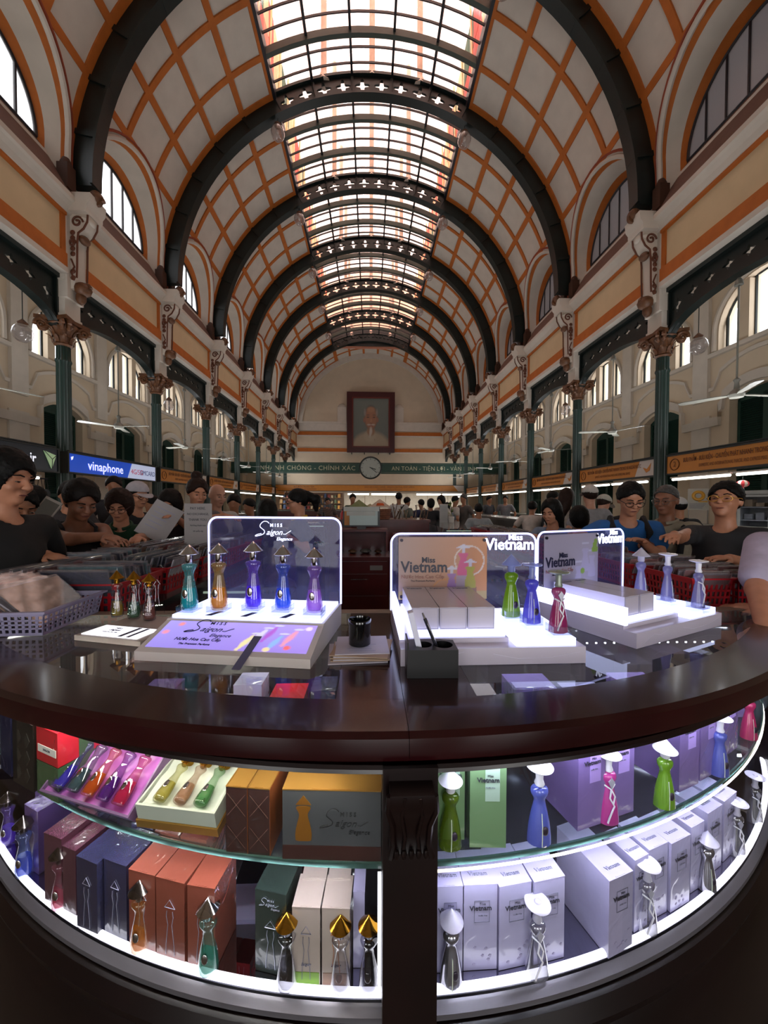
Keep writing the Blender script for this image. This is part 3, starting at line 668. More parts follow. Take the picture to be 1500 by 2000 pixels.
# little LED dots under the rim towards the back
dot = glow('led_dot', '#f4f2ff', 10.)
mb = MB()
for a, b in ((.55, 1.15),):
    for x in np.arange(a, b, .03): mb.box(x, x+.005, YBK-.12, YBK-.118, -.450, -.446)
o = cpart(mb, 'led_dots', dot); o['kind'] = 'stuff'
for x0, x1, c in ((-.14, -.03, led2),):
    mb = MB(); mb.tube([(x0, GG(x0)+.03, -.446), (x1, GG(x1)+.03, -.446)], .005, 8); cpart(mb, 'warm_spot_strip', led2)
mb = MB(); mb.box(XL, XR, YBK-.06, YBK, -.885, -.42); cpart(mb, 'rear_panel', mat('dark_rear_panel', '#1b1414', .12, noise_amt=.2, coat=.5))
for x in (XL, XR): mb = MB(); mb.box(x-.02, x+.0, .98, YBK, -.885, -.43); cpart(mb, 'end_panel', woodd)
mb = MB(); sec = [(.0, -.893), (-.02, -.90), (-.03, -.93), (-.02, -.96), (-.035, -1.0), (-.035, FL+.12), (-.06, FL+.1), (-.06, FL), (.3, FL), (.3, -.893)]
mb.sweep(sec, [lambda t, z, x=x: (x, GG(x)+t, z) for x in arcpath(XL, XR, 50)]); cpart(mb, 'plinth', mat('plinth_wood', '#0e0506', .3, noise_amt=.3, nscale=7), 30)
mb = MB(); mb.box(PX0, PX1, .60, .72, -.885, -.43); cpart(mb, 'centre_post', woodd)
mb = MB(); f = lambda p, q, h: (h, .60-p, q)
mb.prism([(0, -.45), (.03, -.452), (.03, -.47), (.022, -.49), (.012, -.52), (.008, -.545), (.012, -.56), (0, -.565)], .032, .102, f)
for e in (-1, 1):
    mb.tube([(.067+e*.036, .575, -.455), (.067+e*.038, .575, -.48), (.067+e*.03, .585, -.51), (.067+e*.028, .588, -.545), (.067+e*.033, .586, -.565)], .005, 6)
    mb.tube([(.067+e*.012, .570, -.455), (.067+e*.016, .578, -.49), (.067+e*.010, .586, -.53), (.067+e*.013, .588, -.555)], .0035, 5)
for i in range(5): mb.ball((.043+.012*i, .586, -.558), (.005, .006, .009), 8)
cpart(mb, 'carved_corbel', woodd, 40)
# the case is lit mostly by the area lamps added under rim and shelf
# ---------------------------------------------------------------- perfume bottles
whitep = mat('white_cap', '#e8e8f2', .3, noise_amt=0, coat=.3)
silver = mat('silver_cap', '#c8c4c4', .12, 1.0, noise_amt=0)
silverd = mat('dark_silver_cap', '#6a6460', .2, 1.0, noise_amt=0)
gold = mat('gold_cap', '#b8862c', .2, 1.0, noise_amt=0)
clearglass = clear('bottle_glass', (.93, .93, .96), .02, refl=2.2, edge=(.35, .35, .42), ior=1.5)
def liquid(name, col, amt=.45, tint=None):
    c = srgb(col); t = tint or tuple(.62+.38*x for x in c); return clear(name, t, .05, refl=1.2, haze=c, haze_amt=amt, edge=tuple(x*.6 for x in c))
def tinted(name, col): c = srgb(col); return clear(name, tuple(.80+.20*x for x in c), .03, refl=1.8, haze=c, haze_amt=.14, edge=tuple(.35+.5*x for x in c))
PROF = [(0, .10), (.01, .145), (.03, .158), (.12, .165), (.24, .152), (.36, .125), (.46, .098), (.52, .086), (.56, .090), (.60, .108), (.645, .138), (.675, .146), (.70, .125), (.712, .06)]
DRESS = [(0, .155), (.01, .17), (.10, .165), (.25, .145), (.38, .115), (.48, .088), (.53, .08), (.57, .098), (.61, .122), (.64, .125), (.67, .118), (.69, .095), (.705, .05)]
BM = {}
def bottle_meshes(style, hat):
    k = (style, hat)
    if k in BM: return BM[k]
    pr = DRESS if style != 'glass' else PROF; d = {}
    mb = MB(); mb.lathe(pr, 24, sy=.72); d['body'] = mb
    if style == 'glass':
        lv = .34; mb = MB(); mb.lathe([(.035, .12)]+[(z, r-.018) for z, r in pr if .05 < z < lv]+[(lv, .115)], 24, sy=.70); d['liquid'] = mb
    mb = MB(); mb.lathe([(.71, .055), (.72, .066), (.84, .066), (.845, .05)], 16); d['neck'] = mb
    if hat == 'cone':
        mb = MB(); mb.lathe([(.815, .05), (.82, .172), (.828, .176), (.88, .115), (.95, .045), (.99, .006), (1, .001)], 24)
    elif hat == 'facet':
        mb = MB(); mb.lathe([(.845, .05), (.85, .172), (.857, .178), (.90, .125), (.945, .07), (1, .002)], 40)
    else:
        mb = MB(); mb.lathe([(.90, .05), (.925, .15), (.935, .18), (.945, .185), (.955, .17), (.957, .05), (.97, .04), (.975, .02)], 28)
        n2 = MB(); n2.lathe([(.71, .06), (.73, .07), (.78, .05), (.90, .056)], 16); d['neck'] = n2
    d['hat'] = mb
    if style in ('glass',):
        mb = MB(); mb.ball((-.02, -.112, .26), (.052, .012, .07), 14); d['emblem'] = mb
    if style == 'sash':
        mb = MB(); mb.tube([(-.09, -.03, .53), (0, -.085, .49), (.09, -.03, .53)], .012, 6); mb.tube([(0, -.085, .49), (-.03, -.10, .38), (.03, -.12, .28), (-.05, -.125, .12), (-.07, -.12, .05)], .014, 6); mb.tube([(0, -.085, .49), (.05, -.1, .4), (.02, -.11, .3)], .012, 6); d['sash'] = mb
        mb = MB(); mb.prism([(-.0, .66), (-.05, .60), (0, .5), (.05, .60)], -.1, -.07, lambda p, q, h: (p, h, q)); d['collar'] = mb
    if style == 'dress':
        mb = MB(); mb.ball((.04, -.108, .2), (.045, .014, .06), 12); d['flower_emblem'] = mb
        mb = MB(); mb.tube([(-.01, -.125, .02), (-.005, -.12, .12), (0, -.108, .25), (0, -.085, .4)], .006, 5); d['dress_seam'] = mb
    out = {n: m_.mesh(n, None, 50) for n, m_ in d.items()}
    for me in out.values(): me.materials.clear()
    BM[k] = out; return out
MC = {}
def bottle(label, loc, h, body, hatm, liq=None, style='glass', hat='facet', rz=0., neck=None, group=None, emb=None):
    t = thing('perfume_bottle', label, 'perfume bottle', loc, rz, group); ms = bottle_meshes(style, hat)
    mm = {'body': body, 'liquid': liq or body, 'neck': neck or hatm, 'hat': hatm, 'emblem': emb or silver, 'sash': whitep, 'collar': mat('pale_silver_collar', '#b8b8c8', .25, .3), 'flower_emblem': mat('dark_flower_emblem', '#3a3040', .3, .4), 'dress_seam': mat('white_piping', '#dfe8d0', .4)}
    for n, me in ms.items():
        if n == 'liquid' and liq is None: continue
        k = (id(me), mm[n].name)
        if k not in MC: c = me.copy(); c.materials.clear(); c.materials.append(mm[n]); c.name = n; MC[k] = c
        o = part(MC[k], n, None, t); q_ = (.80 if style == 'glass' else .88)*h; o.scale = (q_, q_, h)
    return t
def pixbottle(u, v, top, z, back=.014, **kw):
    p = atz(u, v, z); d = Vector((p.x-.065, p.y-2.355, 0)).normalized(); q = p-d*back if back else p
    h = (v-top)/F_PX*q.y*1.02; kw.setdefault('rz', 0); return bottle(loc=(q.x, q.y, z), h=h, **kw)
# ---------------------------------------------------------------- boxes
ink = mat('dark_ink', '#2a2a36', .5, noise_amt=0); inkl = mat('grey_ink', '#6d6d80', .5, noise_amt=0); inkw = mat('silver_ink', '#b9bcd0', .3, .5, noise_amt=0)
inkb = mat('pale_ink', '#8f8fa8', .5, noise_amt=0)
def gbox(name, label, cat, p0, p1, h, d, body, lid=None, z=None, group=None, sides=None, base_h=0, base=None, rot=None):
    """carton whose front bottom edge runs p0->p1; parts: body, lid flap"""
    p0, p1 = Vector(p0), Vector(p1); w = (p1-p0).length; rz = math.atan2(p1.y-p0.y, p1.x-p0.x)
    t = thing(name, label, cat, (p0.x, p0.y, p0.z), rz if rot is None else rot, group)
    mb = MB(); mb.box(0, w, 0, d, 0, h-.002); part(mb, 'carton', body, t)
    mb = MB(); mb.box(-.0004, w+.0004, -.0004, d+.0004, h-.002, h); mb.box(w*.3, w*.7, .001, .003, h, h+.0006); part(mb, 'lid', lid or body, t)
    return t, w
def pb(u0, v0, u1, v1, z): a, b = atz(u0, v0, z), atz(u1, v1, z); return a, b
def viet_label(t, w, h, s=1., m1=ink, m2=inkl, y=-.0012, frame=True, zc=.70):
    fw = w*.46
    if frame:
        mb = MB(); mb.frame(w*.54-fw/2, w*.54+fw/2, h*zc-.018*s-.011, h*zc+.012*s, .0006, y, y+.0006); part(mb, 'printed_frame', m2, t)
    text('Vietnam', .0125*s, m1, t, (w*.5, y-.0002, h*zc-.002), shear=0, bold=.0003, ext=.0002)
    text('Miss', .0065*s, m1, t, (w*.56, y-.0002, h*zc+.006*s), ext=.0002)
    text('Nước Hoa', .004*s, m2, t, (w*.56, y-.0002, h*zc-.016*s), ext=.0002)
def figure_line(t, w, h, m_, y=-.0012, s=1.):
    for e in (-1, 1):
        mb = MB(); mb.tube([(w*.5+e*a*w, y, h*b) for a, b in ((.10, .62), (.12, .55), (.07, .45), (.10, .35), (.14, .2), (.15, .08))], .0006, 4); part(mb, 'figure_outline', m_, t)
    mb = MB(); mb.tube([(w*.32, y, h*.66), (w*.5, y, h*.76), (w*.68, y, h*.66), (w*.32, y, h*.66)], .0006, 4); part(mb, 'hat_outline', m_, t)
def saigon(t, x, y, z, s, m_, elegance=True, ext=.0003, rot=(R(90), 0, 0), emi=None):
    """the swash lettering: MISS over Saigon, Elegance below; s = width of the whole mark"""
    rm_ = Matrix.Translation((x, y, z)) @ Matrix.Rotation(rot[0], 4, 'X')
    P = lambda a, b: rm_ @ Vector((a*s, b*s, ext*1.2))
    S = [(-.10, .22), (-.16, .27), (-.26, .27), (-.34, .20), (-.36, .13), (-.30, .07), (-.24, .02), (-.24, -.05), (-.32, -.10), (-.44, -.13), (-.5, -.13), (-.44, -.09), (-.3, -.06)]
    sm = []
    for i in range(len(S)-1):
        for q in range(4):
            t_ = q/4; p0, p1, p2, p3 = S[max(0, i-1)], S[i], S[i+1], S[min(len(S)-1, i+2)]
            sm.append(tuple(.5*((2*p1[k])+(-p0[k]+p2[k])*t_+(2*p0[k]-5*p1[k]+4*p2[k]-p3[k])*t_**2+(-p0[k]+3*p1[k]-3*p2[k]+p3[k])*t_**3) for k in (0, 1)))
    mb = MB(); mb.tube([P(a, b) for a, b in sm], s*.010, 5); part(mb, 'swash_letter', m_, t)
    mb = MB(); mb.tube([P(a, b) for a, b in ((.30, -.07), (.36, -.08), (.44, -.03), (.52, .02))], s*.008, 5); part(mb, 'swash_stroke', m_, t)
    text('M I S S', .125*s, m_, t, tuple(P(.10, .165)), rot=rot, bold=.002*s, ext=ext)
    text('aigon', .215*s, m_, t, tuple(P(.04, -.03)), rot=rot, shear=.45, ext=ext)
    if elegance: text('Elegance', .13*s, m_, t, tuple(P(.33, -.21)), rot=rot, shear=.3, ext=ext, bold=0)
Z0, ZS = -.87, -.64
def pastel(n, c, r=.25, coat=.7):
    new = n not in MATS; m = mat(n, c, r, noise_amt=.05, nscale=20, coat=1.)
    if new:                      # crumpled clear film over the printed card
        nt = m.node_tree; b = nt.nodes['Principled BSDF']; t = nt.nodes.new('ShaderNodeTexCoord'); z = nt.nodes.new('ShaderNodeTexNoise'); z.inputs['Scale'].default_value = 22; z.inputs['Detail'].default_value = 1; z.inputs['Distortion'].default_value = 1.5
        nt.links.new(t.outputs['Object'], z.inputs['Vector']); bp = nt.nodes.new('ShaderNodeBump'); bp.inputs['Strength'].default_value = .5; bp.inputs['Distance'].default_value = .006
        nt.links.new(z.outputs[0], bp.inputs['Height']); nt.links.new(bp.outputs[0], b.inputs['Coat Normal']); b.inputs['Coat Roughness'].default_value = .05
    return m
wcard = pastel('white_carton', '#a5a1c2'); gcard = pastel('pale_green_carton', '#6f9068'); pcard = pastel('lilac_carton', '#7c68a4'); pcardl = pastel('light_lilac_carton', '#9d86e0')
navy = pastel('navy_carton', '#2c2d48'); rust = pastel('rust_carton', '#7e4234'); plum = pastel('plum_carton', '#4e2c38'); violet = pastel('violet_carton', '#453460')
blkgreen = pastel('black_green_carton', '#24302c'); beige = pastel('beige_carton', '#a89a92'); red = pastel('red_carton', '#c01f2c'); green = pastel('green_carton', '#3c5a3c')
goldc = mat('gold_foil', '#c39348', .28, .75, noise_amt=.08); darkb = pastel('dark_brown_carton', '#3a2220'); slate = mat('slate_carton', '#43464a', .5, noise_amt=.05)
# lower left row
low = [('violet perfume carton at the far left end of the lower shelf', (50, 1690, 76, 1709), .15, violet), ('plum perfume carton behind the pink bottle', (88, 1762, 122, 1778), .155, plum),
       ('plum perfume carton right of the pink bottle, beside the navy cartons', (124, 1782, 149, 1795), .145, plum), ('navy perfume carton with silver figure, left one of the navy pair', (151, 1811, 191, 1831), .15, navy),
       ('navy perfume carton with silver script, right one of the navy pair', (205, 1823, 248, 1842), .155, navy), ('rust perfume carton behind the bottle of amber perfume', (253, 1848, 304, 1864), .155, rust),
       ('rust perfume carton with silver figure outline, middle of the rust row', (306, 1868, 361, 1885), .157, rust), ('rust perfume carton at the right end of the rust row', (367, 1887, 420, 1897), .157, rust),
       ('black green perfume carton with silver script and figure', (499, 1894, 559, 1909), .155, blkgreen), ('beige perfume carton with figure outline, left one of the beige pair', (571, 1922, 625, 1925), .144, beige),
       ('beige perfume carton with gold figure, right one of the beige pair', (629, 1925, 683, 1927), .144, beige)]
for i, (lb, (u0, v0, u1, v1), h, m_) in enumerate(low):
    a, b = pb(u0, v0, u1, v1, Z0); t, w = gbox('perfume_carton', lb, 'carton', a, b, h, .075 if i < 9 else .06, m_, group='perfume cartons on the lower left shelf')
    if i in (3, 4, 5, 6, 7): figure_line(t, w, h, inkw)
    if i == 8: saigon(t, w*.45, -.001, h*.85, w*.62, inkw); figure_line(t, w, h*.85, inkw)
    if i in (9, 10):
        col = inkl if i == 9 else mat('copper_print', '#a8602c', .4)
        figure_line(t, w, h, col); mb = MB(); mb.box(w*.03, w*.97, -.0008, 0, .003, .024); part(mb, 'printed_band', mat('lime_print', '#6f9a1c', .4) if i == 9 else mat('tan_print', '#8a6a58', .4), t)
        text('Saigon', .007, inkl, t, (w*.5, -.001, h*.27), shear=.3)
for j, (u0, u1) in enumerate(((590, 637), (641, 684))):
    a, b = atz(u0, 1860, Z0), atz(u1, 1860, Z0); gbox('perfume_carton', f'beige perfume carton standing behind the beige pair, {("left","right")[j]} of two', 'carton', a, b, .146, .06, beige, group='perfume cartons on the lower left shelf')
a, b = atz(690, 1890, Z0), atz(712, 1890, Z0); gbox('perfume_carton', 'narrow white perfume carton behind the bottles beside the centre post', 'carton', a, b, .146, .07, wcard, group='perfume cartons on the lower left shelf')
# row behind the rust cartons
for j, (u0, v0, u1, v1, m_) in enumerate(((258, 1735, 300, 1750, navy), (304, 1752, 350, 1764, rust), (354, 1765, 404, 1775, rust), (150, 1700, 180, 1712, navy), (70, 1640, 96, 1655, violet))):
    a, b = pb(u0, v0, u1, v1, Z0); gbox('perfume_carton', ['navy perfume carton in the row behind the rust cartons', 'rust perfume carton in the back row, left one', 'rust perfume carton in the back row, right one', 'navy perfume carton in the back row behind the navy pair', 'violet perfume carton in the back row at the left'][j], 'carton', a, b, .15, .07, m_, group='perfume cartons on the lower left shelf')
cb = lambda n, c, a=.5: liquid(n, c, a)
amber, teal, pinkl, bluel, viol, yellow = cb('amber_liquid', '#e08a10'), cb('teal_liquid', '#12a890'), cb('pink_liquid', '#e0306a'), cb('blue_liquid', '#2a5ce8'), cb('violet_liquid', '#6a2ce0'), cb('yellow_liquid', '#e8b410')
T_ = tinted
for u, v, top, lb, bm_2, hm, lq in ((398, 1915, 1769, 'clear perfume bottle with teal liquid and faceted silver cone hat', T_('teal_tint', '#60d0c0'), silver, teal), (262, 1870, 1733, 'clear perfume bottle with amber liquid and dark cone hat', T_('amber_tint', '#f0b040'), silverd, amber),
        (104, 1784, 1663, 'clear perfume bottle with pink liquid and dark cone hat', T_('pink_tint', '#f08ab0'), silverd, pinkl), (32, 1719, 1604, 'clear perfume bottle with blue liquid and dark cone hat', T_('blue_tint', '#7aa0f8'), silverd, bluel),
        (2, 1655, 1555, 'clear perfume bottle with violet liquid at the far left of the lower shelf', T_('violet_tint', '#a07af8'), silverd, viol)):
    pixbottle(u, v, top, Z0, label=lb, body=bm_2, hatm=hm, liq=lq, group='bottles on the lower left shelf')
for u, v, top, lb in ((555, 1947, 1798, 'clear perfume bottle with gold cone hat, left one of three gold hats'), (663, 1952, 1803, 'clear perfume bottle with gold cone hat, middle one of three gold hats'), (720, 1952, 1802, 'clear perfume bottle with gold cone hat beside the centre post')):
    pixbottle(u, v, top, Z0, label=lb, body=clearglass, hatm=gold, neck=clearglass, liq=clearglass, group='bottles on the lower left shelf', emb=clearglass)
# upper left shelf
def shelfbox(u0, v0, u1, v1, h, d, m_, lb, name='perfume_carton', lid=None, **k):
    a, b = pb(u0, v0, u1, v1, ZS); return gbox(name, lb, 'carton', a, b, h, d, m_, lid=lid, group='boxes on the upper left shelf', **k)
t, w = shelfbox(73, 1548, 114, 1570, .075, .09, green, 'green carton standing on the glass shelf under a red carton')
a, b = pb(73, 1548, 114, 1570, ZS); a.z = b.z = ZS+.0765; t, w = gbox('perfume_carton', 'red carton with a white price label, on top of a green carton', 'carton', a, b, .075, .09, red, group='boxes on the upper left shelf')
mb = MB(); mb.box(.006, w-.006, -.0008, 0, .02, .036); part(mb, 'price_label', mat('white_label', '#d8d4cc', .5), t); text('SAIGON', .007, ink, t, (w*.5, -.001, .028))
t, w = shelfbox(118, 1530, 156, 1545, .14, .08, green, 'tall green carton left of the purple gift box')
t, w = shelfbox(26, 1525, 66, 1548, .15, .08, mat('black_diamond_carton', '#171716', .35), 'black carton with diamond pattern at the left of the upper shelf')
for i in range(3):
    for j in range(2):
        mb = MB(); x, z = w*(.3+.4*j), .03+.04*i; mb.prism([(x-.012, z), (x, z-.016), (x+.012, z), (x, z+.016)], -.0008, 0, lambda p, q, h: (p, h, q)); part(mb, 'diamond_print', mat('grey_diamond', '#2e2d28', .4), t)
shelfbox(2, 1500, 22, 1518, .14, .07, navy, 'dark navy carton at the far left end of the upper shelf')
t, w = shelfbox(160, 1500, 186, 1508, .13, .06, red, 'red carton behind the purple gift box')
for i in range(4):
    u0 = 352+i*34; t, w = shelfbox(u0, 1500+3*i, u0+32, 1503+3*i, .11, .05, red, f'red carton with pale figure outline, {ordn[i+1]} from the left in the row of red cartons'); figure_line(t, w, .09, mat('pink_line', '#e0909a', .4))
# gift boxes
def gift_box(label, p0, w, d, h, tilt, rz, outer, inner, cloth, base=None):
    t = thing('gift_box', label, 'gift box', p0, 0); t.rotation_euler = (R(tilt), 0, rz)
    mb = MB(); th = .004; mb.box(0, w, 0, d, 0, .004); mb.box(0, w, 0, th, .004, h); mb.box(0, w, d-th, d, .004, h); mb.box(0, th, th, d-th, .004, h); mb.box(w-th, w, th, d-th, .004, h); part(mb, 'tray', outer, t)
    mb = MB(); mb.frame(0, w, 0, d, th*.9, h, h+.001, Matrix.Translation((0, 0, 0)) @ Matrix.Rotation(R(0), 4, 'X')) if False else None
    n = 26; vs = []; rg = random.Random(3)
    for j in range(n+1):
        for i in range(n+1):
            x, y = th+(w-2*th)*i/n, th+(d-2*th)*j/n; e = min(i, n-i, j, n-j)/n
            vs.append((x, y, h*.55+.007*noise.noise(Vector((x*55, y*38, 1.3)))+(.008*max(0, .12-e)/.12)))
    mb.add(vs, [(j*(n+1)+i, j*(n+1)+i+1, (j+1)*(n+1)+i+1, (j+1)*(n+1)+i) for j in range(n) for i in range(n)]); part(mb, 'satin_lining', cloth, t, 60)
    if base: mb = MB(); mb.box(-.003, w+.003, -.003, d+.003, -.018, -.0003); part(mb, 'base_plate', base, t)
    return t
def lying(gt, x, y, h, s, label, body, hm, liq, hat='facet', group=None):
    M = gt.matrix_basis.copy(); p = M @ Vector((x, y, h)); t = bottle(label, p, s, body, hm, liq, group=group, hat=hat)
    t.rotation_euler = (gt.matrix_basis.to_3x3() @ Matrix.Rotation(R(-90), 3, 'X')).to_euler(); return t
sat = mat('pink_satin', '#b065b8', .32, noise_amt=.1, nscale=20); satw = mat('white_satin', '#cfd8cc', .5, noise_amt=.05)
a, b = atz(97, 1556, ZS), atz(268, 1610, ZS); rzg = math.atan2(b.y-a.y, b.x-a.x); wg = (b-a).length
g1 = gift_box('purple satin lined gift box holding five small perfume bottles, propped up', (a.x, a.y, ZS+.003), wg, .145, .032, 38, rzg, mat('mauve_board', '#6e5478', .4), None, sat)
bpy.context.view_layer.update()
for i, (bn, hc, lc) in enumerate((('blue violet', '#5a50d8', bluel), ('grey green', '#4a7078', teal), ('orange', '#d06a18', amber), ('deep purple', '#6a2a98', viol), ('pink red', '#c82a60', pinkl))):
    lying(g1, wg*(.16+.17*i), .012, .034, .125, f'small {bn} perfume bottle lying in the purple gift box', T_(bn.replace(' ', '_')+'_tint', hc), silver if i in (0, 1, 3) else silverd, liquid(bn.replace(' ', '_')+'_fill', hc, .6), group='bottles in the purple gift box')
a, b = atz(268, 1622, ZS), atz(422, 1642, ZS); rzg = math.atan2(b.y-a.y, b.x-a.x); wg = (b-a).length
g2 = gift_box('white and gold gift box holding three small perfume bottles', (a.x, a.y+.003, ZS+.022), wg, .13, .034, 12, rzg, mat('pale_green_board', '#b4bcae', .4), None, satw, base=goldc)
bpy.context.view_layer.update()
for i, (bn, hc) in enumerate((('pale yellow', '#c8c060'), ('peach', '#c8a080'), ('pale green', '#70b070'))):
    lying(g2, wg*(.24+.26*i), .012, .034, .11, f'small {bn} perfume bottle lying in the white gift box', T_(bn.replace(' ', '_')+'_tint', hc), gold, liquid(bn.replace(' ', '_')+'_fill', hc, .5), group='bottles in the white gift box', hat='cone')
for i, (u0, u1) in enumerate(((442, 483), (485, 527))):
    t, w = shelfbox(u0, 1664+4*i, u1, 1668+4*i, .124, .16, darkb, f'dark brown film-wrapped carton with gold top, {("left","right")[i]} one of the pair', lid=goldc)
    for z in (.03, .09):
        for e in (0, 1):
            mb = MB(); mb.tube([(w*.08, -.0006, z-.02 if e else z+.02), (w*.92, -.0006, z+.02 if e else z-.02)], .0004, 3); part(mb, 'wrap_fold', mat('film_fold', '#6a524c', .2), t)
    for x in (.03, .97): mb = MB(); mb.box(w*x-.001, w*x+.001, .001, .159, .1242, .1248); part(mb, 'lid_ridge', goldc, t)
    mb = MB(); mb.box(w, w+.0008, 0, .16, 0, .122); part(mb, 'side_panel', mat('copper_foil', '#a05a30', .35, .5), t)
t, w = shelfbox(552, 1677, 744, 1682, .128, .045, slate, 'large slate grey gift carton with gold bottle emblem and script', name='gift_carton', lid=goldc)
mb = MB(); mb.box(0, w, -.001, 0, 0, .026); part(mb, 'brown_band', mat('brown_band_print', '#3a1e1a', .4), t)
gem = mat('ochre_emblem', '#8a5a18', .4, .3); mb = MB(); mb.prism([(r, z) for z, r in [(q*.09, p*.09) for q, p in PROF]]+[(-r, z) for z, r in reversed([(q*.09, p*.09) for q, p in PROF])], -.001, 0, lambda p, q, h: (.038+p, h, .034+q)); part(mb, 'bottle_emblem', gem, t)
mb = MB(); mb.prism([(-.014, .1), (.014, .1), (0, .117)], -.001, 0, lambda p, q, h: (.038+p, h, q)); part(mb, 'hat_emblem', gem, t)
saigon(t, w*.62, -.001, .07, .085, mat('dark_script', '#24262a', .4))
a, b = pb(552, 1677, 744, 1682, ZS); a.y += .048; b.y += .048; a.x += .006; t, w = gbox('gift_carton', 'second large gift carton behind the slate one, gold lid showing', 'carton', a, b, .128, .06, slate, lid=goldc, group='boxes on the upper left shelf')
for x in (.006,): mb = MB(); mb.box(.002, .024, .004, .02, .1281, .1286); part(mb, 'price_label', mat('white_label', '#d8d4cc', .5), t); 
# upper right shelf
def rbox(u0, v0, u1, v1, h, d, m_, lb, lab=True, z=ZS, fr=True, g='boxes on the upper right shelf', **k):
    a, b = pb(u0, v0, u1, v1, z); t, w = gbox('perfume_carton', lb, 'carton', a, b, h, d, m_, group=g, **k)
    if lab:
        if z == ZS: mb = MB(); mb.box(w*.42, w*.82, -.0006, 0, h*.5, h*.86); part(mb, 'printed_patch', mat('patch_'+m_.name, tuple(min(1, x*1.6+.06) for x in m_.node_tree.nodes['Principled BSDF'].inputs['Base Color'].default_value[:3]) if False else {'pale_green_carton': '#9fb8a8', 'lilac_carton': '#a88fd8'}.get(m_.name, '#a9a9c4'), .3), t)
        viet_label(t, w, h, 1.0 if w > .045 else .8, frame=(z != ZS), zc=.74)
    return t, w
rbox(853, 1640, 907, 1640, .172, .05, gcard, 'pale green perfume carton behind the green bottle')
rbox(917, 1655, 988, 1656, .176, .055, gcard, 'pale green perfume carton to the right of the green bottle')
rbox(1128, 1624, 1181, 1606, .178, .10, pcard, 'lilac perfume carton left of the pink bottle')
rbox(1183, 1603, 1237, 1584, .178, .10, pcard, 'lilac perfume carton behind the pink bottle')
rbox(1326, 1548, 1364, 1530, .178, .10, pcard, 'lilac perfume carton right of the light green bottle')
rbox(1367, 1526, 1402, 1506, .178, .10, pcard, 'lilac perfume carton left of the tall blue bottle')
rbox(1412, 1480, 1440, 1460, .178, .08, pcard, 'lilac perfume carton behind the tall blue bottle')
gG, gB, gP, gG2 = tinted('green_dress_glass', '#7fae2c'), mat('periwinkle_ceramic', '#5560b8', .15, noise_amt=.05, coat=.8), mat('magenta_ceramic', '#b83a90', .15, noise_amt=.05, coat=.8), mat('lime_ceramic', '#6c9e28', .18, noise_amt=.08, coat=.8)
gro = 'bottles on the upper right shelf'
pixbottle(883, 1665, 1513, ZS, label='olive green perfume bottle with white cone hat beside the centre post', body=liquid('olive_glass', '#7c9a20', .55), hatm=whitep, style='dress', hat='facet', group=gro)
pixbottle(1061, 1655, 1495, ZS, label='periwinkle blue perfume bottle with flat tilted hat, in front of the dark gap', body=gB, hatm=whitep, style='dress', hat='flat', group=gro)
pixbottle(1198, 1613, 1470, ZS, label='magenta perfume bottle with white sash and flat hat', body=gP, hatm=whitep, style='sash', hat='flat', group=gro)
pixbottle(1311, 1583, 1445, ZS, label='lime green perfume bottle with white cone hat', body=gG2, hatm=whitep, style='dress', hat='cone', group=gro)
pixbottle(1419, 1519, 1397, ZS, label='periwinkle blue perfume bottle with flat hat near the right end', body=gB, hatm=whitep, style='dress', hat='flat', group=gro)
pixbottle(1476, 1446, 1340, ZS, label='pink perfume bottle at the far right end of the upper shelf', body=mat('pink_ceramic', '#c0326a', .15, coat=.8), hatm=whitep, style='dress', hat='flat', group=gro)
# lower right
gl = 'white cartons on the lower right shelf'
for i, (u0, v0, u1, v1, h, d, lb) in enumerate(((850, 1900, 903, 1897, .163, .07, 'white perfume carton beside the centre post, first of the row of four'), (905, 1896, 970, 1892, .163, .07, 'white perfume carton, second of the row of four beside the centre post'),
        (974, 1896, 1036, 1882, .16, .08, 'white perfume carton, third of the row of four beside the centre post'), (1042, 1885, 1101, 1869, .16, .08, 'white perfume carton behind the flat-hatted clear bottle'),
        (1188, 1873, 1234, 1848, .152, .13, 'large white perfume carton turned to show its plain side'), (1238, 1822, 1264, 1806, .15, .07, 'white perfume carton right of the large turned one'),
        (1266, 1800, 1302, 1780, .152, .07, 'white perfume carton behind the middle flat-hatted bottle'), (1309, 1783, 1346, 1760, .15, .07, 'white perfume carton with pale rose print left of the cone-hatted bottle'),
        (1348, 1745, 1373, 1728, .15, .07, 'white perfume carton behind the cone-hatted clear bottle'), (1380, 1712, 1408, 1690, .15, .07, 'white perfume carton right of the cone-hatted clear bottle'), (1412, 1684, 1436, 1660, .15, .07, 'white perfume carton near the right end of the lower shelf'))):
    t, w = rbox(u0, v0, u1, v1, h, d, wcard, lb, z=Z0, g=gl)
    text('Vietnam', .011, inkl, t, (w*.5, .02, h+.0006), rot=(0, 0, 0))
    rg = random.Random(i); pk = mat('pale_flower_print', '#8f88a8' if i < 7 else '#a880a0', .5, noise_amt=0)
    for j in range(6):
        x, z = rg.uniform(.25, .9)*w, rg.uniform(.06, .3)*h; mb = MB(); mb.prism([(x+.0022*math.cos(a)*(1+.5*(q % 2)), z+.0022*math.sin(a)*(1+.5*(q % 2))) for q, a in enumerate(np.linspace(0, 2*math.pi, 11)[:-1])], -.0005, 0, lambda p, q, h_: (p, h_, q)); part(mb, 'flower_print', pk, t)
mirb = clear('silver_clear_bottle', (.80, .80, .86), .03, refl=3.0, haze=(.6, .6, .7), haze_amt=.12, edge=(.3, .3, .36), ior=1.6)
silbody = mat('mirror_silver_glass', '#a9a8b4', .12, .85, noise_amt=0)
capg = mat('pearl_grey_cap', '#b4b2c4', .3, coat=.3, noise_amt=0)
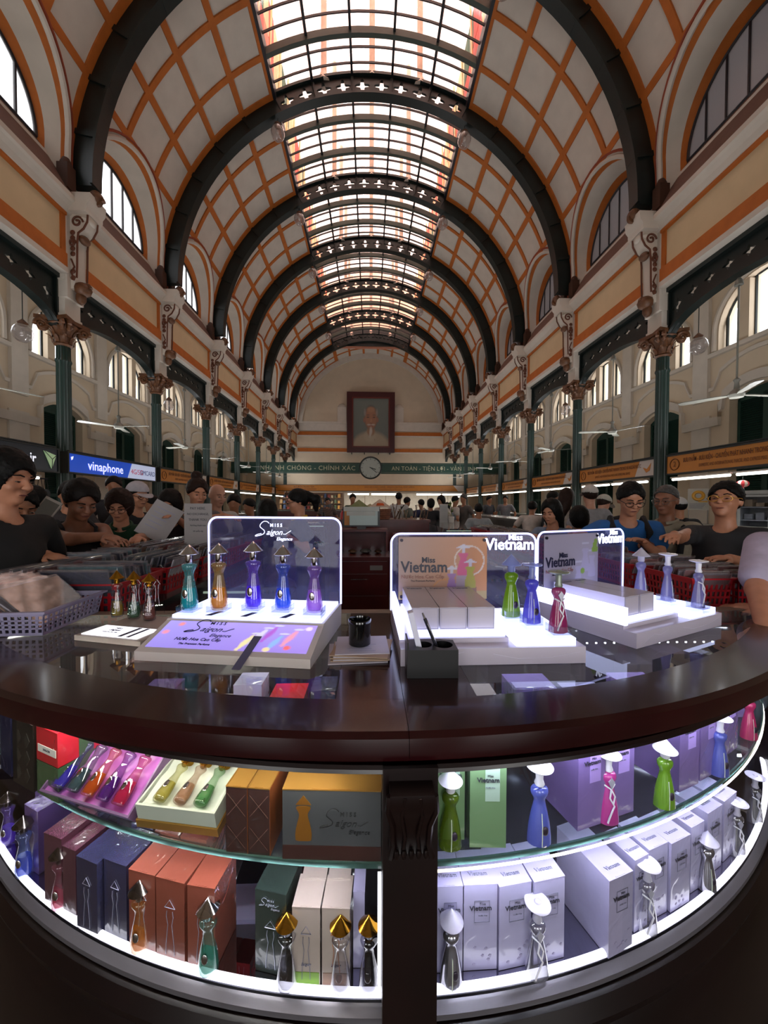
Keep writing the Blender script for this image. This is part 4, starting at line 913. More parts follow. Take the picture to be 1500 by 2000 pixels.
for u, v, top, hat, lb in ((885, 1939, 1787, 'cone', 'silvery clear perfume bottle with pearl cone hat beside the centre post'), (1057, 1920, 1766, 'flat', 'silvery clear perfume bottle with flat disc hat in front of the white row'),
        (1275, 1829, 1685, 'flat', 'silvery clear perfume bottle with flat disc hat, right of the large white carton'), (1395, 1746, 1627, 'cone', 'silvery clear perfume bottle with pearl cone hat near the right end'),
        (1452, 1675, 1563, 'flat', 'silvery clear perfume bottle with flat hat, second from the right end'), (1487, 1610, 1512, 'flat', 'silvery clear perfume bottle with flat hat at the far right end')):
    pixbottle(u, v, top, Z0, label=lb, body=silbody if hat == 'cone' else mirb, hatm=capg, style='dress' if hat == 'cone' else 'sash', hat=hat, group='bottles on the lower right shelf')
# cartons at the back of the glass shelf, seen through the glass counter top
rr = random.Random(21)
for (x, y, w_, d_, h_, c, lb) in ((-.84, 1.06, .12, .10, .09, red, 'red carton at the back of the upper left shelf, seen through the counter top'), (-.66, 1.08, .09, .09, .10, violet, 'violet carton at the back of the upper left shelf beside the red one'), (-.52, 1.09, .10, .08, .05, beige, 'low beige carton at the back of the upper left shelf'), (-.39, 1.08, .08, .08, .12, wcard, 'white carton at the back of the upper left shelf'),
        (-.29, 1.08, .10, .09, .08, red, 'red carton at the back of the upper left shelf near the middle board'), (-.17, 1.08, .07, .09, .10, navy, 'navy carton at the back of the upper left shelf'),
        (.24, 1.08, .14, .09, .07, beige, 'beige carton at the back of the upper right shelf'), (.42, 1.07, .13, .10, .10, pcard, 'lilac carton at the back of the upper right shelf, left one'), (.60, 1.07, .12, .10, .07, wcard, 'white carton at the back of the upper right shelf, left one'), (.76, 1.07, .12, .10, .10, pcard, 'lilac carton at the back of the upper right shelf, middle one'), (.92, 1.06, .11, .10, .06, wcard, 'white carton at the back of the upper right shelf, right one'), (1.06, 1.08, .10, .09, .10, pcard, 'lilac carton at the back of the upper right shelf, right one')):
    gbox('perfume_carton', lb, 'carton', Vector((x, y, ZS)), Vector((x+w_, y, ZS)), h_, d_, c, group='cartons at the back of the glass shelf')
wrap = clear('crumpled_wrap', (.85, .87, .95), .08, refl=3, haze=(.7, .75, .95), haze_amt=.25)
for i, (x, y) in enumerate(((.55, .93), (.72, .95), (.88, .97), (-.30, .94))):
    t = thing('plastic_bag', f'crumpled clear plastic bag lying on the glass shelf, {("left", "middle", "right", "far left")[i]} one', 'plastic bag', (x, y, ZS+.0005), 0, 'plastic bags on the glass shelf'); mb = MB(); n = 12; vs = []
    for j in range(n+1):
        for k in range(n+1): e_ = min(j, n-j, k, n-k); vs.append((-.06+.12*k/n, -.045+.09*j/n, .0 if e_ == 0 else .012+.012*noise.noise(Vector((k*.9+i*7, j*.9, 0)))))
    mb.add(vs, [(j*(n+1)+k, j*(n+1)+k+1, (j+1)*(n+1)+k+1, (j+1)*(n+1)+k) for j in range(n) for k in range(n)]); part(mb, 'film', wrap, t)
# ---------------------------------------------------------------- things standing on the counter
acr = clear('acrylic_sheet', (.86, .87, .94), .02, refl=.9, haze=(.25, .25, .62), haze_amt=.10)
acrc = clear('acrylic_clear', (.93, .94, .97), .02, refl=1.3, edge=(.6, .62, .75))
eglow = glow('edge_lit_acrylic', '#c9ccff', 1.6); lglow = glow('engraved_letters_lit', '#dfe4ff', 1.8)
pglow = glow('lit_white_platform', '#ccd4ff', 2.2)
sbase = mat('white_stand', '#c4bccb', .3, noise_amt=.03, coat=.3)
def rounded_rect(w, z0, z1, r, n=6):
    P = [(0, z0), (w, z0)]
    for i in range(n+1): t = math.pi/2*i/n; P.append((w-r+r*math.cos(t), z1-r+r*math.sin(t)))
    for i in range(n+1): t = math.pi/2*i/n; P.append((r-r*math.sin(t), z1-r+r*math.cos(t)))
    return P
def acrylic_panel(t, w, z0, z1, y, th=.006, r=.03):
    mb = MB(); P = rounded_rect(w, z0, z1, r); mb.prism(P, y, y+th, lambda p, q, h: (p, h, q)); part(mb, 'acrylic_panel', acr, t)
    mb = MB(); mb.tube([(p, y+th/2, q) for p, q in P[1:]+[P[0]]], .0035, 6); part(mb, 'lit_edge', eglow, t, 40)
def cup(t, x, y, z, s=.05, hh=.026):
    mb = MB(); mb.box(x-s/2, x+s/2, y-s/2, y+s/2, z, z+.011); part(mb, 'acrylic_block', acrc, t)
    mb = MB(); th = .0015
    mb.box(x-s/2, x+s/2, y-s/2, y-s/2+th, z+.0112, z+hh); mb.box(x-s/2, x+s/2, y+s/2-th, y+s/2, z+.0112, z+hh); mb.box(x-s/2, x-s/2+th, y-s/2+th, y+s/2-th, z+.0112, z+hh); mb.box(x+s/2-th, x+s/2, y-s/2+th, y+s/2-th, z+.0112, z+hh); part(mb, 'acrylic_collar', acrc, t)
# stand A: the wide purple light box
A0 = Vector((-.569, .922, -.3795)); rA = -8.1
sa = thing('light_box_display', 'backlit purple perfume display with clear panel and five bottles on it', 'display stand', A0, R(rA))
WA = .437; f = lambda p, q, h: (h, p, q)
mb = MB(); mb.prism([(0, 0), (0, .022), (.015, .027), (.115, .062), (.12, .066), (.328, .066), (.328, 0)], 0, WA, f); part(mb, 'base', mat('cream_stand', '#cbc3c0', .3, noise_amt=.03), sa)
ang = math.atan2(.035, .10)
def purple(U, V):
    c = np.stack([.30+.10*V+.05*U, .24+.10*V, .78+.12*V], -1)
    def blob(x, y, rx, ry, col, a=1.):
        m_ = np.clip(1.6-((U-x)/rx)**2-((V-y)/ry)**2, 0, 1)[:, None]*a; c[:] = c*(1-m_)+np.array(col)*m_
    for x, y, col in ((.60, .30, (.95, .85, .3)), (.66, .52, (.8, .8, .9)), (.72, .62, (.45, .1, .6)), (.78, .32, (.25, .5, .95)), (.86, .5, (.95, .35, .4))):
        for q in np.linspace(-.26, .22, 9): blob(x+q*.10, y+q, .017+.006*math.cos(q*14), .05, col, .7)
        blob(x+.035, y+.32, .03, .03, (.75, .75, .8), .8)
    for x, y, col in ((.955, .86, (.95, .8, .8)), (.87, .16, (.9, .15, .1)), (.1, .87, (.9, .3, .3)), (.04, .55, (.9, .3, .4)), (.75, .08, (.9, .75, .3))): blob(x, y, .02, .07, col, .9)
    return c
pr_ = mat('backlit_purple_print', attr='print', emit='#ffffff', es=.85, rough=.25); 
picture('printed_panel', WA-.03, .104, 90, 40, purple, pr_, sa, (WA/2, .065, .0455), rot=(ang, 0, 0))
M1 = Matrix.Rotation(ang, 4, 'X')
def onpanel(x, v): p = Vector((WA/2, .065, .0455)) + M1.to_3x3() @ Vector((x, v, .0012)); return tuple(p)
dk = mat('dark_navy_ink', '#15142e', .4, noise_amt=0)
saigon(sa, WA/2-.075, onpanel(0, .022)[1], onpanel(0, .022)[2]+.0005, .125, dk, rot=(ang, 0, 0), elegance=True)
text('Nước Hoa Cao Cấp', .0145, dk, sa, onpanel(-.085, -.020), rot=(ang, 0, 0), shear=.2); text('The Premium Perfume', .009, dk, sa, onpanel(-.085, -.037), rot=(ang, 0, 0), shear=.2)
mb = MB(); mb.box(.008, WA-.008, .128, .318, .066, .074); part(mb, 'lit_ledge', pglow, sa)
acrylic_panel(sa, WA, .066, .335, .318)
saigon(sa, WA*.50, .314, .292, .115, lglow, ext=.0006)
mb = MB(); mb.box(WA*.655, WA*.685, .06, .13, .0685, .0695, Matrix.Translation((0, 0, -.02))) if False else mb.add([(.262, -.03, .0035), (.283, -.03, .0035), (.300, .05, .053), (.279, .05, .053)], [(0, 1, 2, 3)]); part(mb, 'grey_tape', mat('grey_tape_mat', '#4c4a66', .5), sa)
for x0 in (.10, .20, .31): mb = MB(); mb.add([(x0, .13, .0745), (x0+.02, .13, .0745), (x0+.035, .17, .0748), (x0+.018, .17, .0748)], [(0, 1, 2, 3)]); part(mb, 'grey_tape', mat('grey_tape_mat', '#4c4a66', .5), sa)
Minv = (Matrix.Translation(A0) @ Matrix.Rotation(R(rA), 4, 'Z')).inverted()
fiv = [(370, 1191, 1068, 'turquoise', '#10c0c8', '#50e0e0'), (428, 1191, 1065, 'golden yellow', '#f0a818', '#f0c840'), (495, 1188, 1061, 'deep violet', '#6a28ff', '#9a6aff'), (553, 1191, 1068, 'bright blue', '#2a88ff', '#4a80ff'), (614, 1196, 1072, 'pale lilac', '#d8a0ff', '#c88cf0')]
for u, v, top, cn, lc, tc_ in fiv:
    p = atz(u, v, A0.z+.086); l = Minv @ p; cup(sa, l.x, l.y, .0745); h = (v-top)/F_PX*p.y*1.03
    bottle(f'{cn} perfume bottle with silver cone hat on the purple display', p, h, tinted(cn.replace(' ', '_')+'_glass', tc_), silver, liquid(cn.replace(' ', '_')+'_perfume', lc, .6), rz=R(rA), group='five bottles on the purple display')
# stands B and C
def viet_stand(name, label, o, rz, pfn, nbox, gm_):
    t = thing(name, label, 'display stand', o, R(rz)); W = .445
    mb = MB(); mb.box(0, W, 0, .345, 0, .040); part(mb, 'base', sbase, t)
    mb = MB(); mb.box(.0, .27, .035, .335, .0402, .052); part(mb, 'platform', sbase, t)
    mb = MB(); mb.box(.03, .265, .045, .32, .0522, .062); part(mb, 'lit_platform', pglow, t)
    mb = MB(); mb.box(.278, .425, .008, .27, .0402, .058); part(mb, 'lit_bottle_tier', pglow, t)
    mb = MB(); mb.box(.0, .012, .03, .33, .052, .10); part(mb, 'lit_side_fin', pglow, t)
    acrylic_panel(t, .47, .0405, .285, .322)
    picture('printed_poster', .285, .20, 90, 64, poster_dim(pfn), mat('poster_print', attr='print', rough=.35), t, (.165, .3185, .175))
    for x, z in ((.032, .265), (.298, .265), (.032, .085)): mb = MB(); mb.cyl((x, .3185, z), (x, .313, z), .005, .005, 12); part(mb, 'screw_cap', mat('dark_screw', '#201a28', .3, .6), t)
    text('Vietnam', .050, dk, t, (.105, .3165, .178), bold=.001, sx=.9); text('Miss', .025, dk, t, (.118, .3165, .201), bold=.0006); text('Nước Hoa Cao Cấp', .0165, mat('mauve_ink', '#8a5a50', .5), t, (.10, .3165, .148)); text('The Premium Perfume', .0085, dk, t, (.10, .3165, .135))
    text('Vietnam', .052, lglow, t, (.382, .3185, .250), bold=.0012, sx=.92, ext=.001); text('Miss', .027, lglow, t, (.40, .3185, .273), bold=.0006, ext=.001)
    mb = MB(); mb.tube([(.02, -.0005, .006), (.08, -.0005, .028), (.11, -.0005, .022), (.15, -.0005, .032)], .0006, 4); mb.tube([(.22, -.0005, .026), (.28, -.0005, .014), (.36, -.0005, .016), (.43, -.0005, .028)], .0006, 4); part(mb, 'marble_vein', mat('vein', '#d8d4e4', .3), t)
    return t
def poster_b(U, V):
    g = np.clip(U*.9+.1, 0, 1)[:, None]; c = np.array((.50, .36, .33))*(1-g)+np.array((.72, .30, .12))*g
    c = c+np.array((.1, .09, 0))*np.clip(.3-V, 0, 1)[:, None]; c[(V < .13)] = (.62, .45, .18)
    r = np.hypot((U-.80)*1.42, V-.62); c[np.abs(r-.235) < .012] = (.85, .72, .65)
    r = np.hypot((U-.52)*1.42, V-.12); c[(np.abs(r-.20) < .01) & (V > .12)] = (.75, .35, .15)
    def bot(x, y, s, col):
        h = (V-y)/s; zz = np.array([p[0] for p in PROF]); rr = np.array([p[1] for p in PROF]); w = np.interp(h, zz, rr)*s*.8; c[(h > 0) & (h < .71) & (np.abs(U-x) < w)] = col
        c[(h > .7) & (h < .84) & (np.abs(U-x) < .03*s)] = (.7, .65, .8); c[(h > .84) & (h < .96) & (np.abs(U-x) < (.17-(h-.84)*1.2)*s)] = (.75, .72, .85)
    c[(np.abs(U-.73) < .075) & (V > 0) & (V < .38)] = (.50, .38, .50); c[(np.abs(U-.81) < .07) & (V < .20)] = (.35, .18, .12)
    bot(.60, .10, .45, (.42, .22, .55)); bot(.73, .38, .52, (.75, .12, .30)); bot(.81, .18, .48, (.50, .45, .08)); return c
def poster_dim(fn): return lambda U, V: fn(U, V)*.62  # weak light on the posters is put into their print colours
def poster_c(U, V):
    c = np.stack([.42+.05*V, .38+.05*V, .50+.03*V], -1)
    for x, y, s in ((.62, .02, .55), (.75, .3, .6), (.88, .2, .55)):
        h = (V-y)/s; zz = np.array([p[0] for p in PROF]); rr = np.array([p[1] for p in PROF]); w = np.interp(h, zz, rr)*s*.8; c[(h > 0) & (h < .71) & (np.abs(U-x) < w)] = (.50, .46, .66)
        c[(h > .84) & (h < .9) & (np.abs(U-x) < .12*s)] = (.6, .58, .75)
    for x, y in ((.93, .78), (.96, .70), (.91, .70), (.95, .84), (.70, .32)): c[np.hypot((U-x)*1.42, V-y) < .055] = (.28, .45, .08)
    return c
def viet_box(label, o, rz, lx, ly, lz, g):
    M = Matrix.Translation(o) @ Matrix.Rotation(R(rz), 4, 'Z'); p = M @ Vector((lx, ly, lz)); q = M @ Vector((lx+.069, ly, lz))
    t, w = gbox('perfume_carton', label, 'carton', p, q, .056, .235, mat('pearl_white_carton', '#bcb4bc', .3, noise_amt=.03, coat=.4), group=g)
    text('Vietnam', .014, inkl, t, (w*.5, .215, .0565), rot=(0, 0, 0)); mb = MB(); mb.frame(.002, w-.002, .002, .054, .0008, -.0008, 0); part(mb, 'edge_print', inkb, t)
    return t
OB, rB, OC, rC = Vector((.072, .868, -.3795)), .7, Vector((.701, .955, -.3795)), 24.0
viet_stand('poster_display', 'lit white perfume display with orange poster, beside the pen holder', OB, rB, poster_b, 3, None)
viet_stand('poster_display', 'lit white perfume display with pale grey poster, turned at the right', OC, rC, poster_c, 2, None)
for i in range(3): viet_box(f'pearl white carton lying before the orange poster, {("left","middle","right")[i]} one', OB, rB, .034+.0715*i, .068, .0625, 'cartons before the orange poster')
for i in range(2): viet_box(f'pearl white carton lying before the grey poster, {("left","right")[i]} one', OC, rC, .045+.0725*i, .060, .0625, 'cartons before the grey poster')
for (u, v, top, lb, bd, st, ht, hm, S_, OO, rr_) in ((998, 1203, 1082, 'lime green perfume bottle with clear cone hat on the orange poster display', liquid('lime_glass', '#8ab818', .7), 'dress', 'cone', liquid('pale_blue_cap', '#b8c4f0', .5), None, OB, rB), (1038, 1216, 1096, 'periwinkle perfume bottle with pale hat on the orange poster display', liquid('peri_glass', '#6a66e0', .75), 'dress', 'flat', liquid('pale_blue_cap', '#b8c4f0', .5), None, OB, rB), (1090, 1234, 1110, 'pink perfume bottle with silver sash and flat hat on the orange poster display', liquid('rose_glass', '#b83a78', .75), 'sash', 'flat', mat('grey_green_cap', '#8a9488', .25, .3), None, OB, rB),
        (1251, 1166, 1068, 'white perfume bottle with cone hat on the grey poster display', liquid('milky_glass', '#a8a8d8', .5), 'dress', 'cone', capg, None, OC, rC), (1303, 1172, 1076, 'white perfume bottle with flat hat, middle one on the grey poster display', liquid('milky_glass', '#a8a8d8', .5), 'dress', 'flat', whitep, None, OC, rC), (1363, 1186, 1089, 'white perfume bottle with flat hat, nearest the red baskets', liquid('milky_glass', '#a8a8d8', .5), 'sash', 'flat', whitep, None, OC, rC)):
    z = OO.z+.0705; p = atz(u, v, z); h = (v-top)/F_PX*p.y*1.03; bottle(lb, p, h, bd, hm, None, style=st, hat=ht, rz=R(rr_), group='bottles on the poster displays')
    l = (Matrix.Translation(OO) @ Matrix.Rotation(R(rr_), 4, 'Z')).inverted() @ p
    par = [o for o in sc.objects if o.name.startswith('poster_display') and (o.location-OO).length < 1e-4][0]; cup(par, l.x, l.y, .0590, .045, .03)
# small tray with three bottles and a lit card
TL = atz(145, 1250, -.379); TR = atz(262, 1262, -.379); rz = math.atan2(TR.y-TL.y, TR.x-TL.x)
tr = thing('display_tray', 'small grey display tray with a lit white card, left of the purple display', 'display stand', TL, rz); w = (TR-TL).length
mb = MB(); mb.box(0, w+.02, 0, .2, 0, .014); part(mb, 'tray', mat('beige_tray', '#a89a92', .35), tr)
mb = MB(); mb.box(.012, w-.002, .01, .085, .0142, .0165); part(mb, 'lit_card', glow('lit_card_white', '#f4f6ff', 1.3), tr)
text('MISS', .012, inkl, tr, (w*.4, .066, .0168), rot=(0, 0, 0)); text('Saigon', .014, inkl, tr, (w*.4, .052, .0168), rot=(0, 0, 0), shear=.4); text('Nước Hoa Cao Cấp', .006, inkl, tr, (w*.4, .036, .0168), rot=(0, 0, 0))
mb = MB(); mb.box(w*.66, w*.72, .012, .082, .0166, .0172); part(mb, 'grey_strip', mat('grey_tape_mat', '#4c4a66', .5), tr); mb = MB(); mb.box(w*.80, w*.85, .012, .082, .0166, .0172); part(mb, 'grey_strip', mat('grey_tape_mat', '#4c4a66', .5), tr)
for u, v, top, cn, c in ((229, 1204, 1117, 'pale yellow', '#b8a020'), (262, 1208, 1118, 'pale green', '#4a8a68'), (292, 1211, 1122, 'dusty pink', '#a05a50')):
    p = atz(u, v, -.365); bottle(f'clear perfume bottle with {cn} liquid and gold cone hat on the small tray', p, (v-top)/F_PX*p.y*1.03, clearglass, gold, liquid(cn.replace(' ', '_')+'_scent', c, .5), hat='cone', group='three gold-hatted bottles on the small tray', emb=clearglass)
# acrylic display arch with outlined bottle shapes behind them
p = atz(230, 1195, -.379); fr = thing('acrylic_frame', 'tall clear acrylic frame behind the gold-hatted bottles', 'frame', p, R(-6))
mb = MB(); mb.tube([(0, 0, 0), (0, 0, .155), (.01, 0, .165), (.16, 0, .165), (.17, 0, .155), (.17, 0, 0)], .0015, 5); part(mb, 'frame_edge', acrc, fr); mb = MB(); mb.box(0, .17, -.001, .001, 0, .165); part(mb, 'sheet', clear('acrylic_faint', (.97, .97, .98), .02, refl=.5), fr)
for x in (.075, .11, .145):
    mb = MB(); P = [(x-.003+q*0, 0, z) for q, z in ()] ; mb.tube([(x-.006, -.002, .04), (x-.004, -.002, .075), (x-.007, -.002, .095), (x-.012, -.002, .096), (x, -.002, .116), (x+.012, -.002, .1), (x+.006, -.002, .098), (x+.004, -.002, .07), (x+.008, -.002, .03)], .0008, 4); part(mb, 'bottle_outline', whitep, fr)
# papers, cup, pen holder
pap = mat('paper', '#b4afba', .7, noise_amt=.05); papb = mat('tan_paper', '#a08872', .7, noise_amt=.1)
base = atz(640, 1296, -.379); rg = random.Random(2); z = -.3795
sheets = []
for i in range(7):
    w, d, th = .135+rg.uniform(-.008, .008), .125+rg.uniform(-.006, .006), .0025
    t = thing('paper_sheet', f'{"tan" if i % 2 else "white"} sheet in the paper stack under the black cup, {ordn[i+1]} from the bottom' if i < 6 else 'printed white sheet on top of the paper stack, under the cup', 'paper', (-.022+rg.uniform(-.012, .016), .955+rg.uniform(-.006, .006), z), R(rg.uniform(-9, 7)), 'papers under the black cup')
    mb = MB(); mb.box(-w/2, w/2, -d/2, d/2, 0, th); part(mb, 'sheet', pap if i % 2 == 0 else papb, t); z += th+.0001
    if i == 6:
        for j in range(7): mb = MB(); mb.box(-w*.3+rg.uniform(0, .01), w*.35-rg.uniform(0, .03), d/2-.02-j*.014, d/2-.018-j*.014, th, th+.0003); part(mb, 'printed_line', inkb, t)
ct = thing('cup', 'round black cup standing on the paper stack', 'cup', (atz(703, 1252, z).x, .965, z)); mb = MB()
mb.lathe([(0, .026), (.002, .028), (.05, .0285), (.058, .03), (.064, .0295), (.066, .028), (.062, .0265), (.02, .025)], 32); part(mb, 'cup_body', mat('gloss_black', '#060607', .12, noise_amt=0, coat=.6), ct, 40)
p0 = atz(795, 1325, -.379); ph = thing('pen_holder', 'black block pen holder with two round wells, beside the orange poster display', 'pen holder', (p0.x, p0.y, -.3795), R(-1))
def plate_holes(mb, W, D, z0, z1, holes):
    n = 24
    xs = [0]+[ (holes[i][0]+holes[i+1][0])/2 for i in range(len(holes)-1)]+[W]
    for i, (hx, hy, hr) in enumerate(holes):
        a, b = xs[i], xs[i+1]; cx, cy = (a+b)/2, D/2; O = []; I = []
        for q in range(n):
            t = 2*math.pi*q/n+math.pi/4; m_ = max(abs(math.cos(t)), abs(math.sin(t))); O.append((cx+math.cos(t)/m_*(b-a)/2, cy+math.sin(t)/m_*D/2)); I.append((hx+hr*math.cos(t), hy+hr*math.sin(t)))
        vs = [(x, y, z1) for x, y in O]+[(x, y, z1) for x, y in I]+[(x, y, z0) for x, y in I]; fs = []
        for q in range(n): j = (q+1) % n; fs += [(q, j, n+j, n+q), (n+q, n+j, 2*n+j, 2*n+q)]
        fs.append(tuple(range(2*n, 3*n))); mb.add(vs, fs)
    mb.add([(0, 0, 0), (W, 0, 0), (W, D, 0), (0, D, 0), (0, 0, z1), (W, 0, z1), (W, D, z1), (0, D, z1)], [(0, 1, 5, 4), (1, 2, 6, 5), (2, 3, 7, 6), (3, 0, 4, 7), (3, 2, 1, 0)])
mb = MB(); plate_holes(mb, .112, .062, .012, .062, [(.040, .034, .019), (.084, .034, .022)]); part(mb, 'block', mat('matt_black', '#050508', .4, noise_amt=0), ph)
mb = MB(); mb.box(0, .004, .0, .062, .062, .078); part(mb, 'side_lip', blk, ph)
M = ph.matrix_basis; q0 = Vector((p0.x, p0.y, -.3795))
pn = thing('pen', 'slim dark ballpoint pen leaning in the pen holder', 'pen', q0+Vector((.088, .036, .013))); mb = MB(); d = Vector((-.048, -.0, .115)); mb.cyl((0, 0, 0), d*.93, .0038, .0042, 12); part(mb, 'barrel', mat('pen_barrel', '#2a2a34', .25, .3), pn, 40)
mb = MB(); mb.cyl(d*.93, d*1.04, .0025, .002, 10); part(mb, 'plunger', silverd, pn); mb = MB(); mb.tube([d*.9+Vector((.004, -.004, 0)), d*.85+Vector((.002, -.009, 0)), d*.52+Vector((.003, -.007, 0))], .0012, 5); part(mb, 'clip', silver, pn)
nt_ = thing('card_stack', 'white card block standing in the left well of the pen holder', 'cards', q0+Vector((.022, .022, .063))); mb = MB(); mb.box(0, .012, 0, .022, -.045, .075, Matrix.Rotation(R(-14), 4, 'Y')); part(mb, 'cards', mat('white_cards', '#dcdcf0', .5), nt_)
# white basket at the left with brown postcards
redp = mat('red_plastic', '#a81420', .35, noise_amt=.05, coat=.2); whp = mat('lilac_white_plastic', '#8f8aa8', .4, noise_amt=.04)
def basket(label, loc, rz, w, d, h, m_, nh=None, nv=None, group='postcard baskets', holes=True, tap=.012):
    t = thing('basket', label, 'basket', loc, rz, group); nh = nh or int(w/.016); nv = nv or 4
    mb = MB(); mb.box(tap, w-tap, tap, d-tap, 0, .004); part(mb, 'basket_floor', m_, t)
    def side(P, n_):
        """P(a,b): a along, b up 0..1"""
        mb = MB(); z0, z1 = .12, .80; th = .0025; bars = []
        def quadbox(a0, a1, b0, b1):
            vs = [P(a, b, o_) for o_ in (0, th) for b in (b0, b1) for a in (a0, a1)]; mb.add(vs, [(0, 1, 3, 2), (4, 6, 7, 5), (0, 4, 5, 1), (2, 3, 7, 6), (0, 2, 6, 4), (1, 5, 7, 3)])
        quadbox(0, 1, 0, z0); quadbox(0, 1, z1, 1)
        if holes:
            g = .42
            for i in range(n_+1):
                c = i/n_; quadbox(max(0, c-g/2/n_), min(1, c+g/2/n_), z0, z1)
            for j in range(1, nv): c = z0+(z1-z0)*j/nv; quadbox(0, 1, c-.035, c+.035)
        else: quadbox(0, 1, z0, z1)
        return mb
    tp = lambda b: tap*(1-b)
    F = [lambda a, b, o_: (tp(b)+a*(w-2*tp(b)), tp(b)+o_, b*h), lambda a, b, o_: (tp(b)+a*(w-2*tp(b)), d-tp(b)-o_, b*h), lambda a, b, o_: (tp(b)+o_, tp(b)+a*(d-2*tp(b)), b*h), lambda a, b, o_: (w-tp(b)-o_, tp(b)+a*(d-2*tp(b)), b*h)]
    for i, P in enumerate(F): part(side(P, nh if i < 2 else max(2, int(nh*d/w))), 'basket_side', m_, t)
    mb = MB(); e = .008; mb.box(-e, w+e, -e, 0, h-.006, h); mb.box(-e, w+e, d, d+e, h-.006, h); mb.box(-e, 0, 0, d, h-.006, h); mb.box(w, w+e, 0, d, h-.006, h); part(mb, 'basket_rim', m_, t)
    return t
CARD = {}
def card_mesh(w, h, th, key):
    k = (round(w, 3), round(h, 3), key)
    if k not in CARD:
        mb = MB(); mb.box(-w/2, w/2, -th/2, th/2, 0, h); CARD[k] = mb
    return CARD[k]
plastic = clear('postcard_sleeve', (.8, .8, .82), .06, refl=1.6, haze=(.7, .7, .75), haze_amt=.14)
cardm = [mat('card_'+n, c, .25, noise_amt=.35, nscale=30, coat=.8) for n, c in (('grey', '#7c868c'), ('teal', '#5e8084'), ('brown', '#6e3a34'), ('white', '#c4bec6'), ('tan', '#94765e'), ('pink', '#b07c78'), ('navy', '#2c3048'))]
rc = random.Random(8)
def fill(bt, bw, bd, n, pal, tilt, along, label, ch=.15, z=.006, grp=None, cw=None):
    """n sleeves standing in basket bt, stacked along x or y, leaning by tilt degrees"""
    Mb = Matrix.Translation(bt.location) @ bt.rotation_euler.to_matrix().to_4x4()
    for i in range(n):
        f_ = (i+.5)/n; c = cw or (bd if along == 'x' else bw)-.03
        loc = Mb @ (Vector((.02+(bw-.04)*f_, bd/2+rc.uniform(-.004, .004), z)) if along == 'x' else Vector((bw/2+rc.uniform(-.004, .004), .02+(bd-.04)*f_, z)))
        tl_ = tilt+rc.uniform(-4, 4); h = ch+rc.uniform(-.012, .008)
        t = thing('postcard_pack', label, 'postcards', loc, 0, grp or label)
        rot = bt.rotation_euler.to_matrix().to_4x4() @ (Matrix.Rotation(R(90), 4, 'Z') if along == 'x' else Matrix.Identity(4)) @ Matrix.Rotation(R(-tl_), 4, 'X')
        t.rotation_euler = rot.to_euler()
        m_ = cardm[rc.choice(pal)]; mb = MB(); mb.box(-c/2+.004, c/2-.004, -.002, .002, 0, h-.008); part(mb, 'cards', m_, t)
        mb = MB(); mb.box(-c/2, c/2, -.003, .003, 0, h); part(mb, 'sleeve', plastic, t)
wb = basket('white lattice basket at the left end of the counter', Vector((-1.20, 1.075, -.3785)), R(3), .28, .26, .072, whp, nh=15, nv=4)
fill(wb, .28, .26, 16, (2, 2, 4, 2, 3), 48, 'x', 'brown postcards in clear sleeves lying over in the white basket', .17, .02)
# counter arms with red baskets
arm_w = mat('arm_red_wood', '#3a0c10', .3, noise_amt=.2, coat=.3)
def arm(label, x0, x1, y0, y1, zt=-.41):
    t = thing('side_counter', label, 'counter', (x0, y0, FL)); mb = MB(); mb.box(0, x1-x0, 0, y1-y0, .02, zt-FL-.03); part(mb, 'body', arm_w, t); mb = MB(); mb.box(-.03, x1-x0+.03, 0, y1-y0, zt-FL-.03, zt-FL); part(mb, 'worktop', woodd, t)
    n = int((y1-y0)/.8); xx = x1-x0 if x0 < 0 else 0; e = 1 if x0 < 0 else -1
    for i in range(n): mb = MB(); a, b = sorted((xx, xx+e*.012)); mb.box(a, b, .05+i*(y1-y0)/n, (i+1)*(y1-y0)/n-.05, .15, zt-FL-.1); part(mb, 'door_panel', arm_w, t)
    return t
arm('long dark red counter along the left crowd, covered in postcard baskets', -1.44, -.90, 1.36, 3.28)
arm('long dark red counter along the right crowd, covered in postcard baskets', 1.26, 1.64, 1.40, 5.0)
lp = 'red lattice basket of postcards on the left counter'
SL = [(-1.18, 1.38, .27, .30), (-1.43, 1.40, .23, .34), (-1.18, 1.72, .27, .32), (-1.43, 1.78, .23, .34), (-1.18, 2.08, .27, .34), (-1.43, 2.16, .23, .34), (-1.18, 2.46, .27, .38), (-1.43, 2.54, .23, .38), (-1.18, 2.88, .27, .4), (-1.43, 2.96, .23, .3)]
for i, (x, y, w, d) in enumerate(SL):
    row = 'inner' if i % 2 == 0 else 'outer'
    b_ = basket(f'red lattice basket on the left counter, {ordn[i//2+1]} from the front in the {row} row', Vector((x, y, -.4095)), 0, w, d, .12, redp, group='red baskets on the left counter', nv=3, nh=10 if i < 6 else 6)
    fill(b_, w, d, 12 if i < 6 else 7, (0, 1, 0, 3, 6) if i in (0, 2, 3) else (3, 4, 5, 0, 2), -14 if i < 6 else 8, 'y' if i % 3 == 0 else 'x', f'postcards in clear sleeves in the {ordn[i//2+1]} basket of the left {row} row', .17 if i < 6 else .16)
SR = [(1.27, 1.43, .17, .3), (1.46, 1.43, .17, .3), (1.27, 1.78, .17, .34), (1.46, 1.78, .17, .34), (1.28, 2.18, .34, .36), (1.28, 2.60, .34, .4), (1.28, 3.06, .34, .44), (1.28, 3.56, .34, .5), (1.28, 4.12, .34, .6)]
